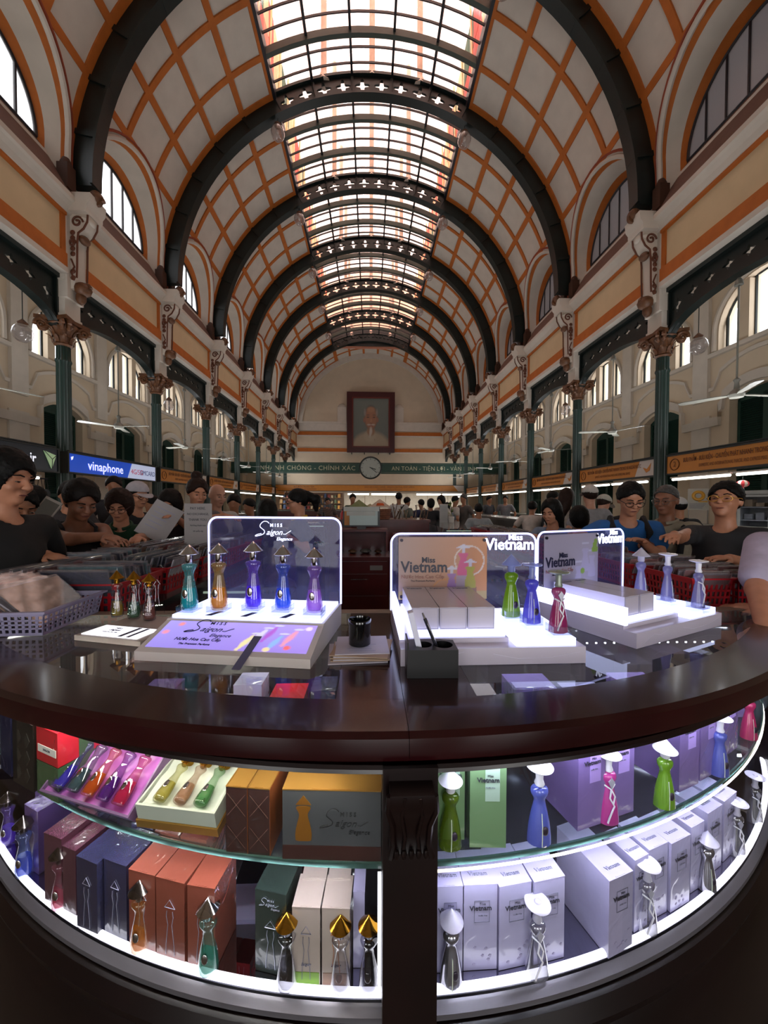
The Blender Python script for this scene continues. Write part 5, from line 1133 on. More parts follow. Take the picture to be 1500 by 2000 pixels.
for i, (x, y, w, d) in enumerate(SR):
    o_ = (ordn+['ninth'])[i+1]
    b_ = basket(f'red lattice basket of postcards on the right counter, {o_} from the glass display', Vector((x, y, -.4095)), 0, w, d, .12, redp, group='red baskets on the right counter', nv=3, nh=8 if i < 4 else 6)
    fill(b_, w, d, 9 if i < 4 else 7, (3, 3, 0, 5, 2) if i < 4 else (5, 4, 3, 5), -20 if i < 4 else 10, 'x' if i > 3 else 'y', f'postcards in clear sleeves in the {o_} basket on the right', .15)
# ---------------------------------------------------------------- booths, signs, fans, globes, portrait, clock
tube_m = glow('fluorescent_tube', '#fffdf0', 5.0)
signO = mat('orange_sign', '#c07a1e', .4, noise_amt=.05); signT = mat('brown_letters', '#6a3a10', .5, noise_amt=0); whs = mat('white_sign', '#c8c2bc', .4, noise_amt=0)
alu = mat('dark_sign_frame', '#2a2c2c', .4, .4)
VN = ['BƯU PHẨM - BƯU KIỆN - CHUYỂN PHÁT NHANH TRONG VÀ NGOÀI NƯỚC', 'DOMESTIC AND INTERNATIONAL PARCEL AND EXPRESS MAIL SERVICE']
def board(name, label, s, y0, y1, z0, z1, m_):
    """long sign board in the arcade plane, its face towards the nave; local x runs along the face as read from the nave"""
    L = y1-y0
    if s < 0: loc, rz = (X0-5.86, y0, z0), R(90)
    else: loc, rz = (X0+6.0, y1, z0), R(-90)
    t = thing(name, label, 'sign', loc, rz, 'signs over the side counters'); hh = z1-z0
    mb = MB(); mb.box(.03, L-.03, 0, .12, 0, hh); part(mb, 'board', m_, t); mb = MB(); mb.frame(.0, L, -.02, hh+.02, .03, -.015, .13); part(mb, 'sign_frame', alu, t)
    mb = MB(); mb.box(.05, L-.05, .0, .26, hh+.03, hh+.05); part(mb, 'added_fill_trough', alu, t)  # trough added to house the fill lamp that brightens the vault
    return t, L, hh
def tube_light(s, y0, y1, z, lab):
    t = thing('tube_light', lab, 'lamp', (X0+s*5.98, (y0+y1)/2, z), 0, 'tube lights under the sign boards'); h = (y1-y0)/2
    mb = MB(); mb.tube([(0, -h, 0), (0, h, 0)], .022, 8); part(mb, 'tube', tube_m, t); mb = MB(); mb.box(-.03, .03, -h-.03, h+.03, .024, .05); part(mb, 'fitting', whs, t)
blue, navyb = mat('blue_sign', '#0a50d8', .3, emit='#0a50d8', es=.35, noise_amt=0), mat('navy_sign', '#141e2e', .3, noise_amt=0)
lw_ = glow('white_sign_letters', '#eef2ff', .9); lit_w = mat('lit_white_sign', '#b4bedc', .4, emit='#b4bedc', es=.6, noise_amt=0)
for s in (-1, 1):
    for k in range(-1, 6):
        y0, y1 = (Y1+k*BAY+.14, Y1+(k+1)*BAY-.14) if s > 0 else (Y1+k*BAY-.12, Y1+k*BAY+2.86); side = rown[s]
        if s < 0 and k == -1:
            t, L, hh = board('shop_sign', 'dark navy sign with the white word ending in venir and a pale leaf emblem', s, y0, y1, .58, 1.0, navyb)
            text('Souvenir', .27, lw_, t, (2.14, -.005, hh*.46), bold=.003, sx=.74); mb = MB(); mb.prism([(L-.34, .36), (L-.08, .30), (L-.18, .05)], -.02, -.005, lambda p, q, h: (p, h, q)); part(mb, 'leaf_emblem', mat('pale_leaf_green', '#a8c89a', .4, emit='#a8c89a', es=.3, noise_amt=0), t)
            mb = MB(); mb.tube([(L-.34, -.022, .36), (L-.17, -.022, .22), (L-.18, -.022, .05)], .006, 4); mb.tube([(L-.17, -.022, .22), (L-.08, -.022, .30)], .006, 4); part(mb, 'emblem_vein', alu, t)
        elif s < 0 and k == 0:
            t, L, hh = board('shop_sign', 'bright blue and white phone company sign offering SIM cards', s, y0, y1, .60, .98, blue)
            mb = MB(); mb.prism([(L*.60, 0), (L-.03, 0), (L-.03, hh), (L*.66, hh)], -.006, 0, lambda p, q, h: (p, h, q)); part(mb, 'white_panel', lit_w, t)
            text('vinaphone', .27, lw_, t, (L*.36, -.008, hh*.46), bold=.002); text('4G/5G', .175, mat('red_letters', '#c02c3c', .4, emit='#c02c3c', es=.3, noise_amt=0), t, (L*.722, -.012, hh*.45)); text('SIMCARD', .175, mat('navy_letters', '#28347c', .4, noise_amt=0), t, (L*.872, -.012, hh*.45), sx=.9)
            mb = MB(); mb.prism([(.08, .30), (.14, .32), (.12, .26), (.09, .24)], -.01, -.004, lambda p, q, h: (p, h, q)); part(mb, 'small_logo', lw_, t)
        else:
            z0, z1 = (.62, .98)
            t, L, hh = board('orange_sign', f'orange post office counter sign, {ordn[k+2]} bay of the {side} arcade', s, y0, y1, z0, z1, signO)
            num = {(1, -1): '2'}.get((s, k), str(k+3))
            ring = MB(); ring.tube([(.22+.11*math.cos(a), -.006, hh*.5+.11*math.sin(a)) for a in np.linspace(0, 2*math.pi, 19)[:-1]], .009, 4, True); part(ring, 'number_ring', signT, t); text(num, .15, signT, t, (.22, -.006, hh*.5))
            text(VN[0] if L > 0 else '', .115, signT, t, (L*.50, -.006, hh*.66), sx=.52, bold=.002); text(VN[1], .085, signT, t, (L*.50, -.006, hh*.30), sx=.5)
            if not (s == 1 and k == -1):
                mb = MB(); mb.prism([(L-.62, 0), (L-.03, 0), (L-.03, hh), (L-.46, hh)], -.004, 0, lambda p, q, h: (p, h, q)); part(mb, 'white_logo_panel', whs, t)
                mb = MB(); mb.prism([(L-.36, .20), (L-.24, .16), (L-.12, .28), (L-.16, .12), (L-.26, .08)], -.01, -.004, lambda p, q, h: (p, h, q)); part(mb, 'bird_logo', signO, t)
        if not (s < 0 and k == 0):
            m_ = (y0+y1)/2
            if not (s < 0 and k in (-1, 1)):
                tube_light(s, y0+.2, m_-.06, .50, f'white tube light under the {ordn[k+2]} sign of the {side} arcade, nearer one of two'); tube_light(s, m_+.06, y1-.2, .50, f'white tube light under the {ordn[k+2]} sign of the {side} arcade, farther one of two')
            elif k == -1: tube_light(s, m_, y1-.3, .45, 'white tube light of the souvenir stall')
        # service counter and rear partition of the booth
        a, b = sorted((X0+s*6.25, X0+s*6.75)); t = thing('service_counter', f'grey service counter under the {ordn[k+2]} sign of the {side} arcade', 'counter', (0, 0, FL), group='side service counters')
        mb = MB(); mb.box(a, b, y0, y1, 0, 1.02); part(mb, 'body', mat('grey_green_counter', '#2e312c', .5), t); mb = MB(); mb.box(a-.04, b+.04, y0, y1, 1.02, 1.07); part(mb, 'worktop', mat('pale_worktop', '#55554f', .3), t)
# light of the fluorescent tubes
for s in (-1, 1):
    for k in range(-1, 6):
        if s < 0 and k in (0, 1): continue
        lamp((X0+s*6.06, Y1+(k+.5)*BAY, .46), (-s*.5, 0, -1), (.06, 2.5), 26, (1, .98, .92))
# crosswise booth at the end of the nave
YS_ = 23.9
t = thing('cross_sign', 'long orange sign across the far end of the nave', 'sign', (X0, YS_, .83), 0)
mb = MB(); mb.box(-6.6, 5.6, 0, .12, 0, .36); part(mb, 'board', signO, t); mb = MB(); mb.prism([(5.6, 0), (6.1, 0), (6.1, .36), (5.3, .36)], -.01, .1, lambda p, q, h: (p, h, q)); part(mb, 'white_logo_panel', whs, t)
mb = MB(); mb.frame(-6.65, 6.15, -.03, .39, .03, -.02, .14); part(mb, 'sign_frame', alu, t)
for x, tx in ((-4.2, 'BƯU ĐIỆN TRUNG TÂM'), (1.2, 'GIAO DỊCH BƯU CHÍNH - SAIGON CENTRAL POST OFFICE'), (3.6, '')): 
    if tx: text(tx, .15, signT, t, (x, -.008, .24), sx=.8); text(VN[1], .10, signT, t, (x, -.008, .10), sx=.5)
for i, (x0, x1) in enumerate(((-1.45, -.1), (.05, 1.65), (2.95, 4.5), (4.62, 6.1))):
    t = thing('tube_light', f'white tube light under the cross sign, {ordn[i+1]} from the left', 'lamp', (X0+(x0+x1)/2, YS_+.1, .62), 0, 'tube lights under the cross sign'); h = (x1-x0)/2
    mb = MB(); mb.tube([(-h, 0, 0), (h, 0, 0)], .05, 8); part(mb, 'tube', tube_m, t); mb = MB(); mb.box(-h-.05, h+.05, -.04, .04, .055, .19); part(mb, 'fitting', whs, t)
lamp((1.2, YS_+.1, .5), (0, .3, -1), (8, .1), 120, (1, .98, .92))
t = thing('booth_partition', 'white lit partition behind the cross counter at the end of the nave', 'partition', (0, YS_+2.2, FL)); 
for i in range(6): mb = MB(); mb.box(-1.8+i*1.45, -1.8+(i+1)*1.45-.03, 0, .08, 0, 2.2); part(mb, 'panel', mat('cream_partition', '#b9b0a0', .6), t)
t = thing('booth_partition', 'brown shelved partition with wares left of the white partition', 'partition', (0, YS_+2.0, FL)); mb = MB(); mb.box(-6.2, -1.9, 0, .08, 0, 2.2); part(mb, 'panel', mat('brown_partition', '#5a4030', .6), t)
rq = random.Random(5)
for j in range(4):
    mb = MB(); mb.box(-6.2, -1.9, -.3, 0, .7+.38*j, .73+.38*j); part(mb, 'shelf', mat('wood_shelf', '#7a5638', .5), t)
    for i in range(18):
        mb = MB(); x = -6.1+i*.23; mb.box(x, x+.1+rq.random()*.08, -.26, -.06, .73+.38*j, .73+.38*j+.1+rq.random()*.18); part(mb, 'ware', mat(f'ware_{i % 6}', ('#8a6a40', '#3a4a6a', '#7a2a24', '#b8a888', '#4a5a3a', '#c08a3a')[i % 6], .5), t)
t = thing('cross_counter', 'dark counter across the far end of the nave', 'counter', (0, YS_-.2, FL)); mb = MB(); mb.box(-6, 6, 0, .6, 0, 1.0); part(mb, 'body', arm_w, t); mb = MB(); mb.box(-6.05, 6.05, -.04, .64, 1.0, 1.05); part(mb, 'worktop', mat('grey_worktop', '#5a5a58', .25), t)
# green banner beam with gold letters and the clock
gb = mat('green_beam', '#183a30', .5, noise_amt=.1); gl_ = mat('pale_gold_letters', '#a8a488', .5, noise_amt=0)
t = thing('lettered_beam', 'dark green beam with pale capital letters across the far end of the nave', 'beam', (X0, 26.3, 2.12)); mb = MB(); mb.box(-9.6, -.70, 0, .15, .08, .68); mb.box(1.05, 9.6, 0, .15, .08, .68) if False else None; part(mb, 'left_beam', gb, t)
mb = MB(); mb.box(.70, 9.6, 0, .15, .08, .68); part(mb, 'right_beam', gb, t)
for x0, x1 in ((-9.6, -.72), (.72, 9.6)): mb = MB(); mb.box(x0, x1, -.02, .17, .0, .06); mb.box(x0, x1, -.02, .17, .70, .76); part(mb, 'edge_moulding', gb, t)
text('NHANH CHÓNG - CHÍNH XÁC', .44, gl_, t, (-4.35, -.006, .36), sx=.98, space=1.1); text('AN TOÀN - TIỆN LỢI - VĂN MINH', .40, gl_, t, (4.5, -.006, .36), sx=.95, space=1.05)
ck = thing('clock', 'round wall clock with a green rim in the middle of the lettered beam', 'clock', (X0, 26.25, 2.52)); mb = MB(); mb.cyl((0, .12, 0), (0, -.05, 0), .72, .72, 40); part(mb, 'face', mat('clock_face', '#8f9690', .3, noise_amt=.05), ck, 40)
mb = MB(); mb.tube([(.74*math.cos(a), -.03, .74*math.sin(a)) for a in np.linspace(0, 2*math.pi, 41)[:-1]], .06, 8, True); part(mb, 'rim', iron, ck, 40)
for i in range(12): a = i*math.pi/6; mb = MB(); mb.box(-.015, .015, -.056, -.05, .56, .66, Matrix.Rotation(a, 4, 'Y')); part(mb, 'hour_mark', iron, ck)
mb = MB(); mb.box(-.02, .02, -.066, -.06, -.08, .55, Matrix.Rotation(R(128), 4, 'Y')); part(mb, 'minute_hand', iron, ck); mb = MB(); mb.box(-.03, .03, -.074, -.068, -.06, .38, Matrix.Rotation(R(108), 4, 'Y')); part(mb, 'hour_hand', iron, ck)
mb = MB()
for z_ in (.5, -.5): pass
# portrait
pt = thing('framed_portrait', 'large dark red framed painting of an elderly white-bearded man above the clock', 'painting', (X0+.02, YE-.35, 4.02), (R(2), 0, 0)); rf = mat('dark_red_frame', '#3c0d12', .35, noise_amt=.1)
mb = MB(); W_, H_ = 3.72, 4.65; mb.frame(-W_/2, W_/2, 0, H_, .42, -.12, .05); part(mb, 'frame', rf, pt); mb = MB(); mb.frame(-W_/2+.40, W_/2-.40, .40, H_-.40, .09, -.14, -.02); part(mb, 'inner_moulding', mat('frame_inner', '#5c2018', .35), pt)
for x_ in (-1.5, -.5, .6, 1.5): part(MB().box(x_-.03, x_+.03, .0, .34, -.12, .06), 'wall_bracket', iron, pt)
part(MB().box(-.4, .4, .0, .50, H_-.3, H_-.2), 'wall_hanger', iron, pt)
def paint(U, V):
    c = np.stack([.105+.03*V, .125+.03*V, .115+.02*V], -1); n = len(U)
    def ell(x, y, rx, ry, col, soft=.35):
        d = np.sqrt(((U-x)/rx)**2+((V-y)/ry)**2); m_ = np.clip((1-d)/soft, 0, 1)[:, None]; c[:] = c*(1-m_)+np.array(col)*m_
    ell(.5, -.06, .60, .42, (.30, .25, .175), .2); ell(.48, .22, .20, .14, (.33, .28, .20), .4); ell(.5, .33, .13, .12, (.25, .14, .08))
    ell(.5, .60, .20, .27, (.10, .08, .07), .2); ell(.5, .58, .185, .245, (.27, .13, .075), .25); ell(.5, .76, .14, .07, (.32, .17, .10), .5)
    ell(.32, .55, .03, .06, (.24, .11, .07)); ell(.68, .55, .03, .06, (.24, .11, .07))
    for x in (.42, .585): ell(x, .605, .05, .014, (.06, .04, .035), .5); ell(x, .65, .06, .015, (.12, .08, .06), .6)
    ell(.505, .53, .03, .075, (.33, .17, .10), .6); ell(.505, .485, .045, .02, (.20, .09, .06), .6)
    ell(.505, .43, .07, .016, (.22, .07, .05), .5); ell(.45, .455, .07, .022, (.36, .32, .28), .6); ell(.56, .455, .07, .022, (.36, .32, .28), .6)
    ell(.50, .33, .05, .11, (.42, .38, .33), .6); ell(.48, .27, .03, .1, (.40, .36, .31), .6); ell(.34, .70, .04, .1, (.22, .2, .18), .6); ell(.66, .70, .04, .1, (.22, .2, .18), .6)
    ell(.60, .15, .015, .03, (.2, .17, .12), .8); return c
picture('canvas', W_-.82, H_-.82, 80, 104, paint, mat('portrait_print', attr='print', rough=.4), pt, (0, -.03, H_/2))
# ceiling fans
fw = mat('pale_fan', '#74746c', .4, noise_amt=.05)
ft = None
for s in (1, -1):
    for k in range(-1, 6):
        y = Y1+(k+.5)*BAY; z = 1.82; lab = f'three-bladed ceiling fan hanging from the {ordn[k+2]} arch of the {rown[s]} arcade'; rz = R(20+47*k+30*s)
        if ft is None:
            ft = thing('ceiling_fan', lab, 'fan', (X0+s*6.0, y, z), rz, 'ceiling fans'); mb = MB(); mb.cyl((0, 0, .1), (0, 0, 1.9), .014, .014, 8); part(mb, 'rod', fw, ft)
            mb = MB(); mb.lathe([(-.06, .03), (-.05, .09), (.0, .11), (.05, .09), (.09, .04), (.2, .03), (.24, .05), (.27, .02)], 20); part(mb, 'motor', fw, ft, 40); mb = MB(); mb.lathe([(1.78, .06), (1.85, .05), (1.9, .02)], 14); part(mb, 'canopy', fw, ft, 40)
            for i in range(3):
                M = Matrix.Rotation(i*2*math.pi/3, 4, 'Z') @ Matrix.Rotation(R(8), 4, 'X'); mb = MB(); P = [(.1, -.03), (.25, -.06), (.72, -.075), (.78, -.05), (.78, .05), (.72, .075), (.25, .06), (.1, .03)]
                mb.prism(P, -.006, .006, lambda p, q, h: tuple(M @ Vector((p, q, h)))); part(mb, 'blade', fw, ft)
        else: copy_thing(ft, (X0+s*6.0, y, z), lab, rz)
# glass globes
glb = clear('globe_glass', (.78, .74, .74), .03, refl=2., haze=(.6, .58, .56), haze_amt=.25)
gt_ = None
def globe(loc, label, L, grp):
    t = thing('globe_lamp', label, 'lamp', loc, 0, grp); mb = MB(); mb.ball((0, 0, 0), (.19, .19, .21), 20); part(mb, 'globe', glb, t, 60); mb = MB(); mb.lathe([(.17, .09), (.22, .10), (.27, .05), (.30, .02)], 14); part(mb, 'gallery', gilt, t, 40)
    mb = MB(); mb.cyl((0, 0, .28), (0, 0, L), .01, .01, 6); part(mb, 'cord', iron, t); mb = MB(); mb.ball((0, 0, .02), (.035, .035, .07), 10); part(mb, 'bulb', mat('frosted_bulb', '#c8c0b8', .4), t)
for n in range(0, 6):
    for s in (-1, 1): globe((X0+s*2.62, Y1+n*BAY, 10.32), f'clear glass globe lamp hanging below the {ordn[n+1]} iron rib, {rown[s]} edge of the skylight', .75, 'globe lamps under the skylight')
for s in (-1, 1):
    for k in (-.2, 1.7, 3.7): globe((X0+s*7.7, Y1+k*BAY+1.7, 3.75), f'white glass globe lamp on a long cord in the {rown[s]} aisle, {("nearest", "middle", "farthest")[(-.2, 1.7, 3.7).index(k)]}', 2.9, 'globe lamps in the aisles')
# things in the side booths: cabinet, posters, lantern, hanging wares
p = aty(1478, 1050, 6.6); cb_ = thing('glass_cabinet', 'pale grey glazed cabinet with shelves of wares at the right edge', 'cabinet', (p.x+.05, 6.4, FL), R(-70)); gy = mat('cabinet_grey', '#8a8c8c', .4)
mb = MB(); mb.box(-.5, .5, 0, .4, 0, .9); part(mb, 'base', gy, cb_); mb = MB(); mb.box(-.5, .5, .38, .4, .9, 1.65); mb.box(-.5, -.47, 0, .38, .9, 1.65); mb.box(.47, .5, 0, .38, .9, 1.65); mb.box(-.5, .5, 0, .4, 1.65, 1.72); part(mb, 'body', gy, cb_)
for e in (0, 1):
    mb = MB(); mb.frame(-.48+e*.49, .0+e*.48, .92, 1.64, .04, -.02, 0); d = part(mb, 'door', gy, cb_); mb = MB(); mb.box(-.43+e*.48, -.04+e*.48, -.012, -.008, .96, 1.6); part(mb, 'pane', acrc, d)
for j in range(3): mb = MB(); mb.box(-.47, .47, .02, .37, .92+.24*j, .94+.24*j); part(mb, 'shelf', gy, cb_)
for j in range(3):
    for i in range(5): t = thing('parcel', f'{("white", "grey", "tan")[j]} parcel on the {("lower", "middle", "upper")[j]} shelf of the glazed cabinet', 'parcel', cb_.matrix_basis @ Vector((-.38+.17*i, .2, .945+.24*j)), R(-70), 'parcels in the glazed cabinet'); mb = MB(); mb.box(-.06, .06, -.08, .08, 0, .07+.03*((i+j) % 3)); part(mb, 'wrapping', mat(('parcel_white', 'parcel_grey', 'parcel_tan')[j], ('#a8a8a4', '#7c7e80', '#9a8468')[j], .5), t)
p = aty(1364, 972, 8.6); ps_ = thing('wall_poster', 'white wall poster with a round yellow emblem, behind the grey-haired man', 'poster', (X0+XA-.12, 9.4 if False else 15.0, .0)) if False else thing('wall_poster', 'white poster with a round yellow emblem on the right booth wall', 'poster', (p.x, 8.6, -.12), R(-35)); ps_.scale = (.7, .7, .7)
mb = MB(); mb.box(-.28, .28, 0, .02, 0, .72); part(mb, 'sheet', mat('poster_white', '#b4b2a8', .4), ps_); mb = MB(); mb.tube([(.13*math.cos(a), -.008, .48+.13*math.sin(a)) for a in np.linspace(0, 6.28, 21)[:-1]], .05, 6, True); part(mb, 'round_emblem', mat('poster_yellow', '#d8a020', .4), ps_)
mb = MB(); mb.box(.0, .24, -.006, 0, .26, .31); part(mb, 'yellow_tag', mat('poster_yellow', '#d8a020', .4), ps_)
for j in range(4): mb = MB(); mb.box(-.24, .2-.03*j, -.005, 0, .20-.045*j, .215-.045*j); part(mb, 'print_line', inkl, ps_)
mb = MB(); mb.cyl((0, .01, 0), (0, .01, FL+.25+1.45-1.45), .01, .01, 6) if False else mb.box(-.26, -.24, .02, .04, FL+.25, .1); mb.box(.24, .26, .02, .04, FL+.25, .1); part(mb, 'stand', gy, ps_)
p = aty(1465, 945, 5.93); ln = thing('paper_lantern', 'small red and white paper lantern hanging under the right sign', 'lantern', (6.09, 5.93, p.z)); 
rl = mat('red_lantern', '#b8323a', .5, emit='#b8323a', es=.2, noise_amt=0)
for i in range(12):
    a0, a1 = i*math.pi/6, (i+1)*math.pi/6; mb = MB(); vs = []
    for j in range(7):
        t_ = -1.4+2.8*j/6; r, z = .085*math.cos(t_), .06*math.sin(t_); vs += [(r*math.cos(a0), r*math.sin(a0), z), (r*math.cos(a1), r*math.sin(a1), z)]
    mb.add(vs, [(2*j, 2*j+1, 2*j+3, 2*j+2) for j in range(6)]); part(mb, 'lantern_panel', rl if i % 2 else mat('white_lantern', '#d8c8c0', .5), ln)
mb = MB(); mb.cyl((0, 0, .06), (0, 0, .40), .003, .003, 5); part(mb, 'string', iron, ln); mb = MB(); mb.cyl((0, 0, -.06), (0, 0, -.13), .012, .02, 8); part(mb, 'tassel', rl, ln)
rs = random.Random(11)
for i in range(16):   # wares hanging in the souvenir stall
    x = -6.3; y = 5.6+i*.13; z = rs.uniform(.0, .40); c = rs.choice(('#6a5a48', '#4a4a4a', '#8a7a5a', '#a06a3a', '#3a5a5a', '#9a9488'))
    t = thing('hanging_bag', f'{("tan", "grey", "straw", "orange", "teal", "pale")[("#6a5a48", "#4a4a4a", "#8a7a5a", "#a06a3a", "#3a5a5a", "#9a9488").index(c)]} bag among the wares hanging in the souvenir stall', 'bag', (x, y, z), R(rs.uniform(-30, 30)), 'bags hanging in the souvenir stall'); w_ = rs.uniform(.08, .14); h_ = rs.uniform(.14, .22)
    mb = MB(); mb.ball((0, 0, -h_/2), (w_*.6, w_, h_/2), 10); part(mb, 'pouch', mat('bag'+c[1:], c, .6), t, 50); mb = MB(); mb.tube([(0, -w_*.6, -.04), (0, -.02, .46-z), (0, .02, .46-z), (0, w_*.6, -.04)], .006, 5); part(mb, 'strap', mat('strap_dark', '#2a2420', .6), t)
mb = MB(); t = thing('hanging_rail', 'dark metal rail the souvenir bags hang from', 'rail', (-6.3, 5.4, .47)); mb.cyl((0, 0, 0), (0, 2.2, 0), .012, .012, 8); part(mb, 'bar', alu, t)
# ---- middle of the nave: till desk, screen, stalls
dw = mat('dark_red_desk', '#5c1a1c', .3, noise_amt=.2, coat=.3)
dk_ = thing('till_desk', 'dark red wooden desk with drawers behind the black cup', 'desk', (-.40, 4.75, FL)); mb = MB(); mb.box(0, .64, .02, .6, 0, .74); part(mb, 'carcass', dw, dk_); mb = MB(); mb.box(-.03, .67, -.03, .63, .74, .78); part(mb, 'desktop', dw, dk_)
for j, (z0, z1) in enumerate(((.57, .72), (.29, .56), (.08, .28))):
    mb = MB(); mb.box(.02, .62, 0, .02, z0, z1); d = part(mb, 'drawer', dw, dk_)
    if j == 1: mb = MB(); mb.tube([(.16, 0, .50), (.16, -.03, .50), (.38, -.03, .50), (.38, 0, .50)], .007, 6); part(mb, 'handle', silver, d)
    if j == 0: mb = MB(); mb.box(.40, .56, -.003, 0, .61, .67); part(mb, 'label_plate', mat('plate_grey', '#8a8684', .4), d)
d2 = thing('side_desk', 'dark red wooden cabinet with raised back beside the till desk', 'desk', (.34, 4.9, FL)); mb = MB(); mb.box(0, .5, 0, .6, .02, 1.0); part(mb, 'carcass', dw, d2); mb = MB(); mb.box(-.01, .51, -.02, .62, 1.0, 1.03); part(mb, 'desktop', dw, d2); mb = MB(); mb.box(.02, .10, -.003, 0, .55, .95); part(mb, 'paper_note', mat('plate_grey', '#8a8684', .4), d2)
r1 = thing('desk_riser', 'dark red shelf riser standing on the till desk', 'shelf', (-.40, 4.98, FL+.78)); mb = MB(); mb.box(0, .03, 0, .35, 0, .30); mb.box(.61, .64, 0, .35, 0, .30); mb.box(0, .64, 0, .35, .30, .33); mb.box(0, .64, .33, .35, 0, .30); part(mb, 'riser', dw, r1)
for j, (x, w_, h_) in enumerate(((.10, .12, .05), (.26, .16, .06), (.46, .1, .05))): t = thing('paper_bundle', f'{("tan", "grey", "brown")[j]} bundle of papers in the riser on the till desk', 'papers', (-.40+x, 5.05, FL+.781), 0, 'bundles in the desk riser'); mb = MB(); mb.ball((w_/2, .08, h_/2), (w_/2, .09, h_/2), 10); part(mb, 'bundle', mat(('tan_b', 'grey_b', 'brown_b')[j], ('#8a6a50', '#6a6a66', '#5a4434')[j], .6), t)
p = aty(705, 1062, 4.85); sc_ = thing('screen', 'grey till screen with white paper strips taped on it', 'monitor', (p.x, 5.1, FL+1.112), R(0)); mb = MB(); mb.box(-.25, .25, 0, .03, .03, .30); part(mb, 'casing', blk, sc_); mb = MB(); mb.box(-.16, .22, -.004, 0, .05, .27); part(mb, 'display', mat('screen_grey', '#5c6464', .4, emit='#8a9490', es=.35, noise_amt=0), sc_)
mb = MB(); mb.box(-.23, -.165, -.004, 0, .05, .27); part(mb, 'orange_strip', signO, sc_); mb = MB(); mb.box(-.24, .24, -.014, -.008, .24, .30); part(mb, 'paper_strip', mat('paper_lit', '#c8ccc8', .6), sc_); mb = MB(); mb.box(-.2, .19, -.010, -.006, .18, .235); part(mb, 'paper_strip', mat('paper_lit', '#c8ccc8', .6), sc_); mb = MB(); mb.box(-.06, .06, 0, .12, 0, .03); part(mb, 'foot', blk, sc_)
# centre stall behind the desk: table with woven baskets and hats
ct_ = thing('stall_table', 'long dark stall table across the middle behind the till desk', 'table', (-1.2, 6.2, FL)); mb = MB(); mb.box(0, 2.18, 0, .9, 0, 1.15); part(mb, 'carcass', dw, ct_); mb = MB(); mb.box(-.03, 2.2, -.03, .93, 1.15, 1.19); part(mb, 'tabletop', dw, ct_)
weave = mat('woven_straw', '#7a6238', .7, noise_amt=.3, nscale=40); 
def woven(x, y, r, h, lab, m_=None):
    t = thing('woven_basket', lab, 'basket', (x, y, FL+1.191), 0, 'woven baskets on the stall table')
    for j in range(6): mb = MB(); z = h*j/6; rr = r*(.82+.18*j/5); mb.tube([(rr*math.cos(a), rr*math.sin(a), z+h/12) for a in np.linspace(0, 2*math.pi, 19)[:-1]], h/11, 5, True); part(mb, 'woven_ring', m_ or weave, t, 50)
    mb = MB(); mb.cyl((0, 0, .001), (0, 0, h*.8), r*.8, r*.9, 16); part(mb, 'basket_wall', m_ or weave, t); return t
woven(-.19, 6.45, .16, .2, 'round straw basket with a green conical hat on it, behind the till desk'); woven(.17, 6.45, .19, .18, 'wide pinkish straw basket with a white conical hat on it', mat('pink_straw', '#8a5a44', .7, noise_amt=.3, nscale=40))
for x, z, r, c, lab in ((-.19, .2, .17, '#5a6a3a', 'green conical hat lying on the round straw basket'), (.17, .19, .2, '#b0a090', 'white conical hat with an orange emblem on the wide basket'), (-.0, .0, .14, '#8a8a68', 'pale conical hat standing between the two straw baskets')):
    t = thing('conical_hat', lab, 'hat', (x, 6.45 if z else 6.8, FL+1.192+z*1.02+(0 if z else .16)), 0, 'conical hats on the stall table'); mb = MB(); mb.lathe([(0, r), (.005, r), (r*.75, .004)], 20); part(mb, 'hat_cone', mat('hat'+c[1:], c, .6, noise_amt=.15, nscale=25), t, 50)
    if c == '#b0a090':
        mb = MB(); mb.prism([(-.07, .04), (.07, .04), (.05, .08), (-.05, .08)], -.165, -.13, lambda p, q, h: (p, h*(1-q*2.8)-.01, q)); part(mb, 'orange_emblem', mat('orange_print', '#c8501c', .5), t)
    if not z: mb = MB(); mb.cyl((0, 0, -.16), (0, 0, 0), .02, .02, 8); part(mb, 'stand', weave, t)
for i in range(22):
    x = rs.uniform(.42, .95); y = rs.uniform(6.3, 6.6); h_ = rs.uniform(.12, .26); c = rs.choice(('#6a4428', '#8a7a60', '#4a3a30', '#a09078'))
    t = thing('wooden_stick', f'{("brown", "tan", "dark", "pale")[("#6a4428", "#8a7a60", "#4a3a30", "#a09078").index(c)]} wooden stick among the sticks in the jars on the stall table', 'stick', (x, y, FL+1.192), 0, 'sticks on the stall table'); d = Vector((rs.uniform(-.05, .05), 0, h_)); mb = MB(); mb.cyl((0, 0, 0), d, .006, .006, 6); part(mb, 'shaft', mat('st'+c[1:], c, .6), t); mb = MB(); mb.ball(d, .013, 8); part(mb, 'knob', mat('st'+c[1:], c, .6), t)
mb = MB(); t = thing('red_bottle', 'small red bottle beside the round straw basket', 'bottle', (-.46, 6.35, FL+1.191)); mb.lathe([(0, .04), (.1, .04), (.13, .02), (.15, .018)], 14); part(mb, 'bottle_body', mat('red_bottle_m', '#b01a20', .3), t, 40); mb = MB(); mb.lathe([(.15, .02), (.17, .02)], 12); part(mb, 'cap', blk, t)
fan_ = thing('desk_fan', 'black desk fan with a round wire guard left of the straw baskets', 'fan', (-.80, 6.5, FL+1.191)); mb = MB(); mb.lathe([(0, .1), (.02, .1), (.03, .03), (.12, .015)], 16); part(mb, 'foot', blk, fan_, 40)
for r in (.05, .09, .13, .17): mb = MB(); mb.tube([(r*math.cos(a), -.04, .22+r*math.sin(a)*.85) for a in np.linspace(0, 6.283, 25)[:-1]], .004, 4, True); part(mb, 'guard_ring', blk, fan_)
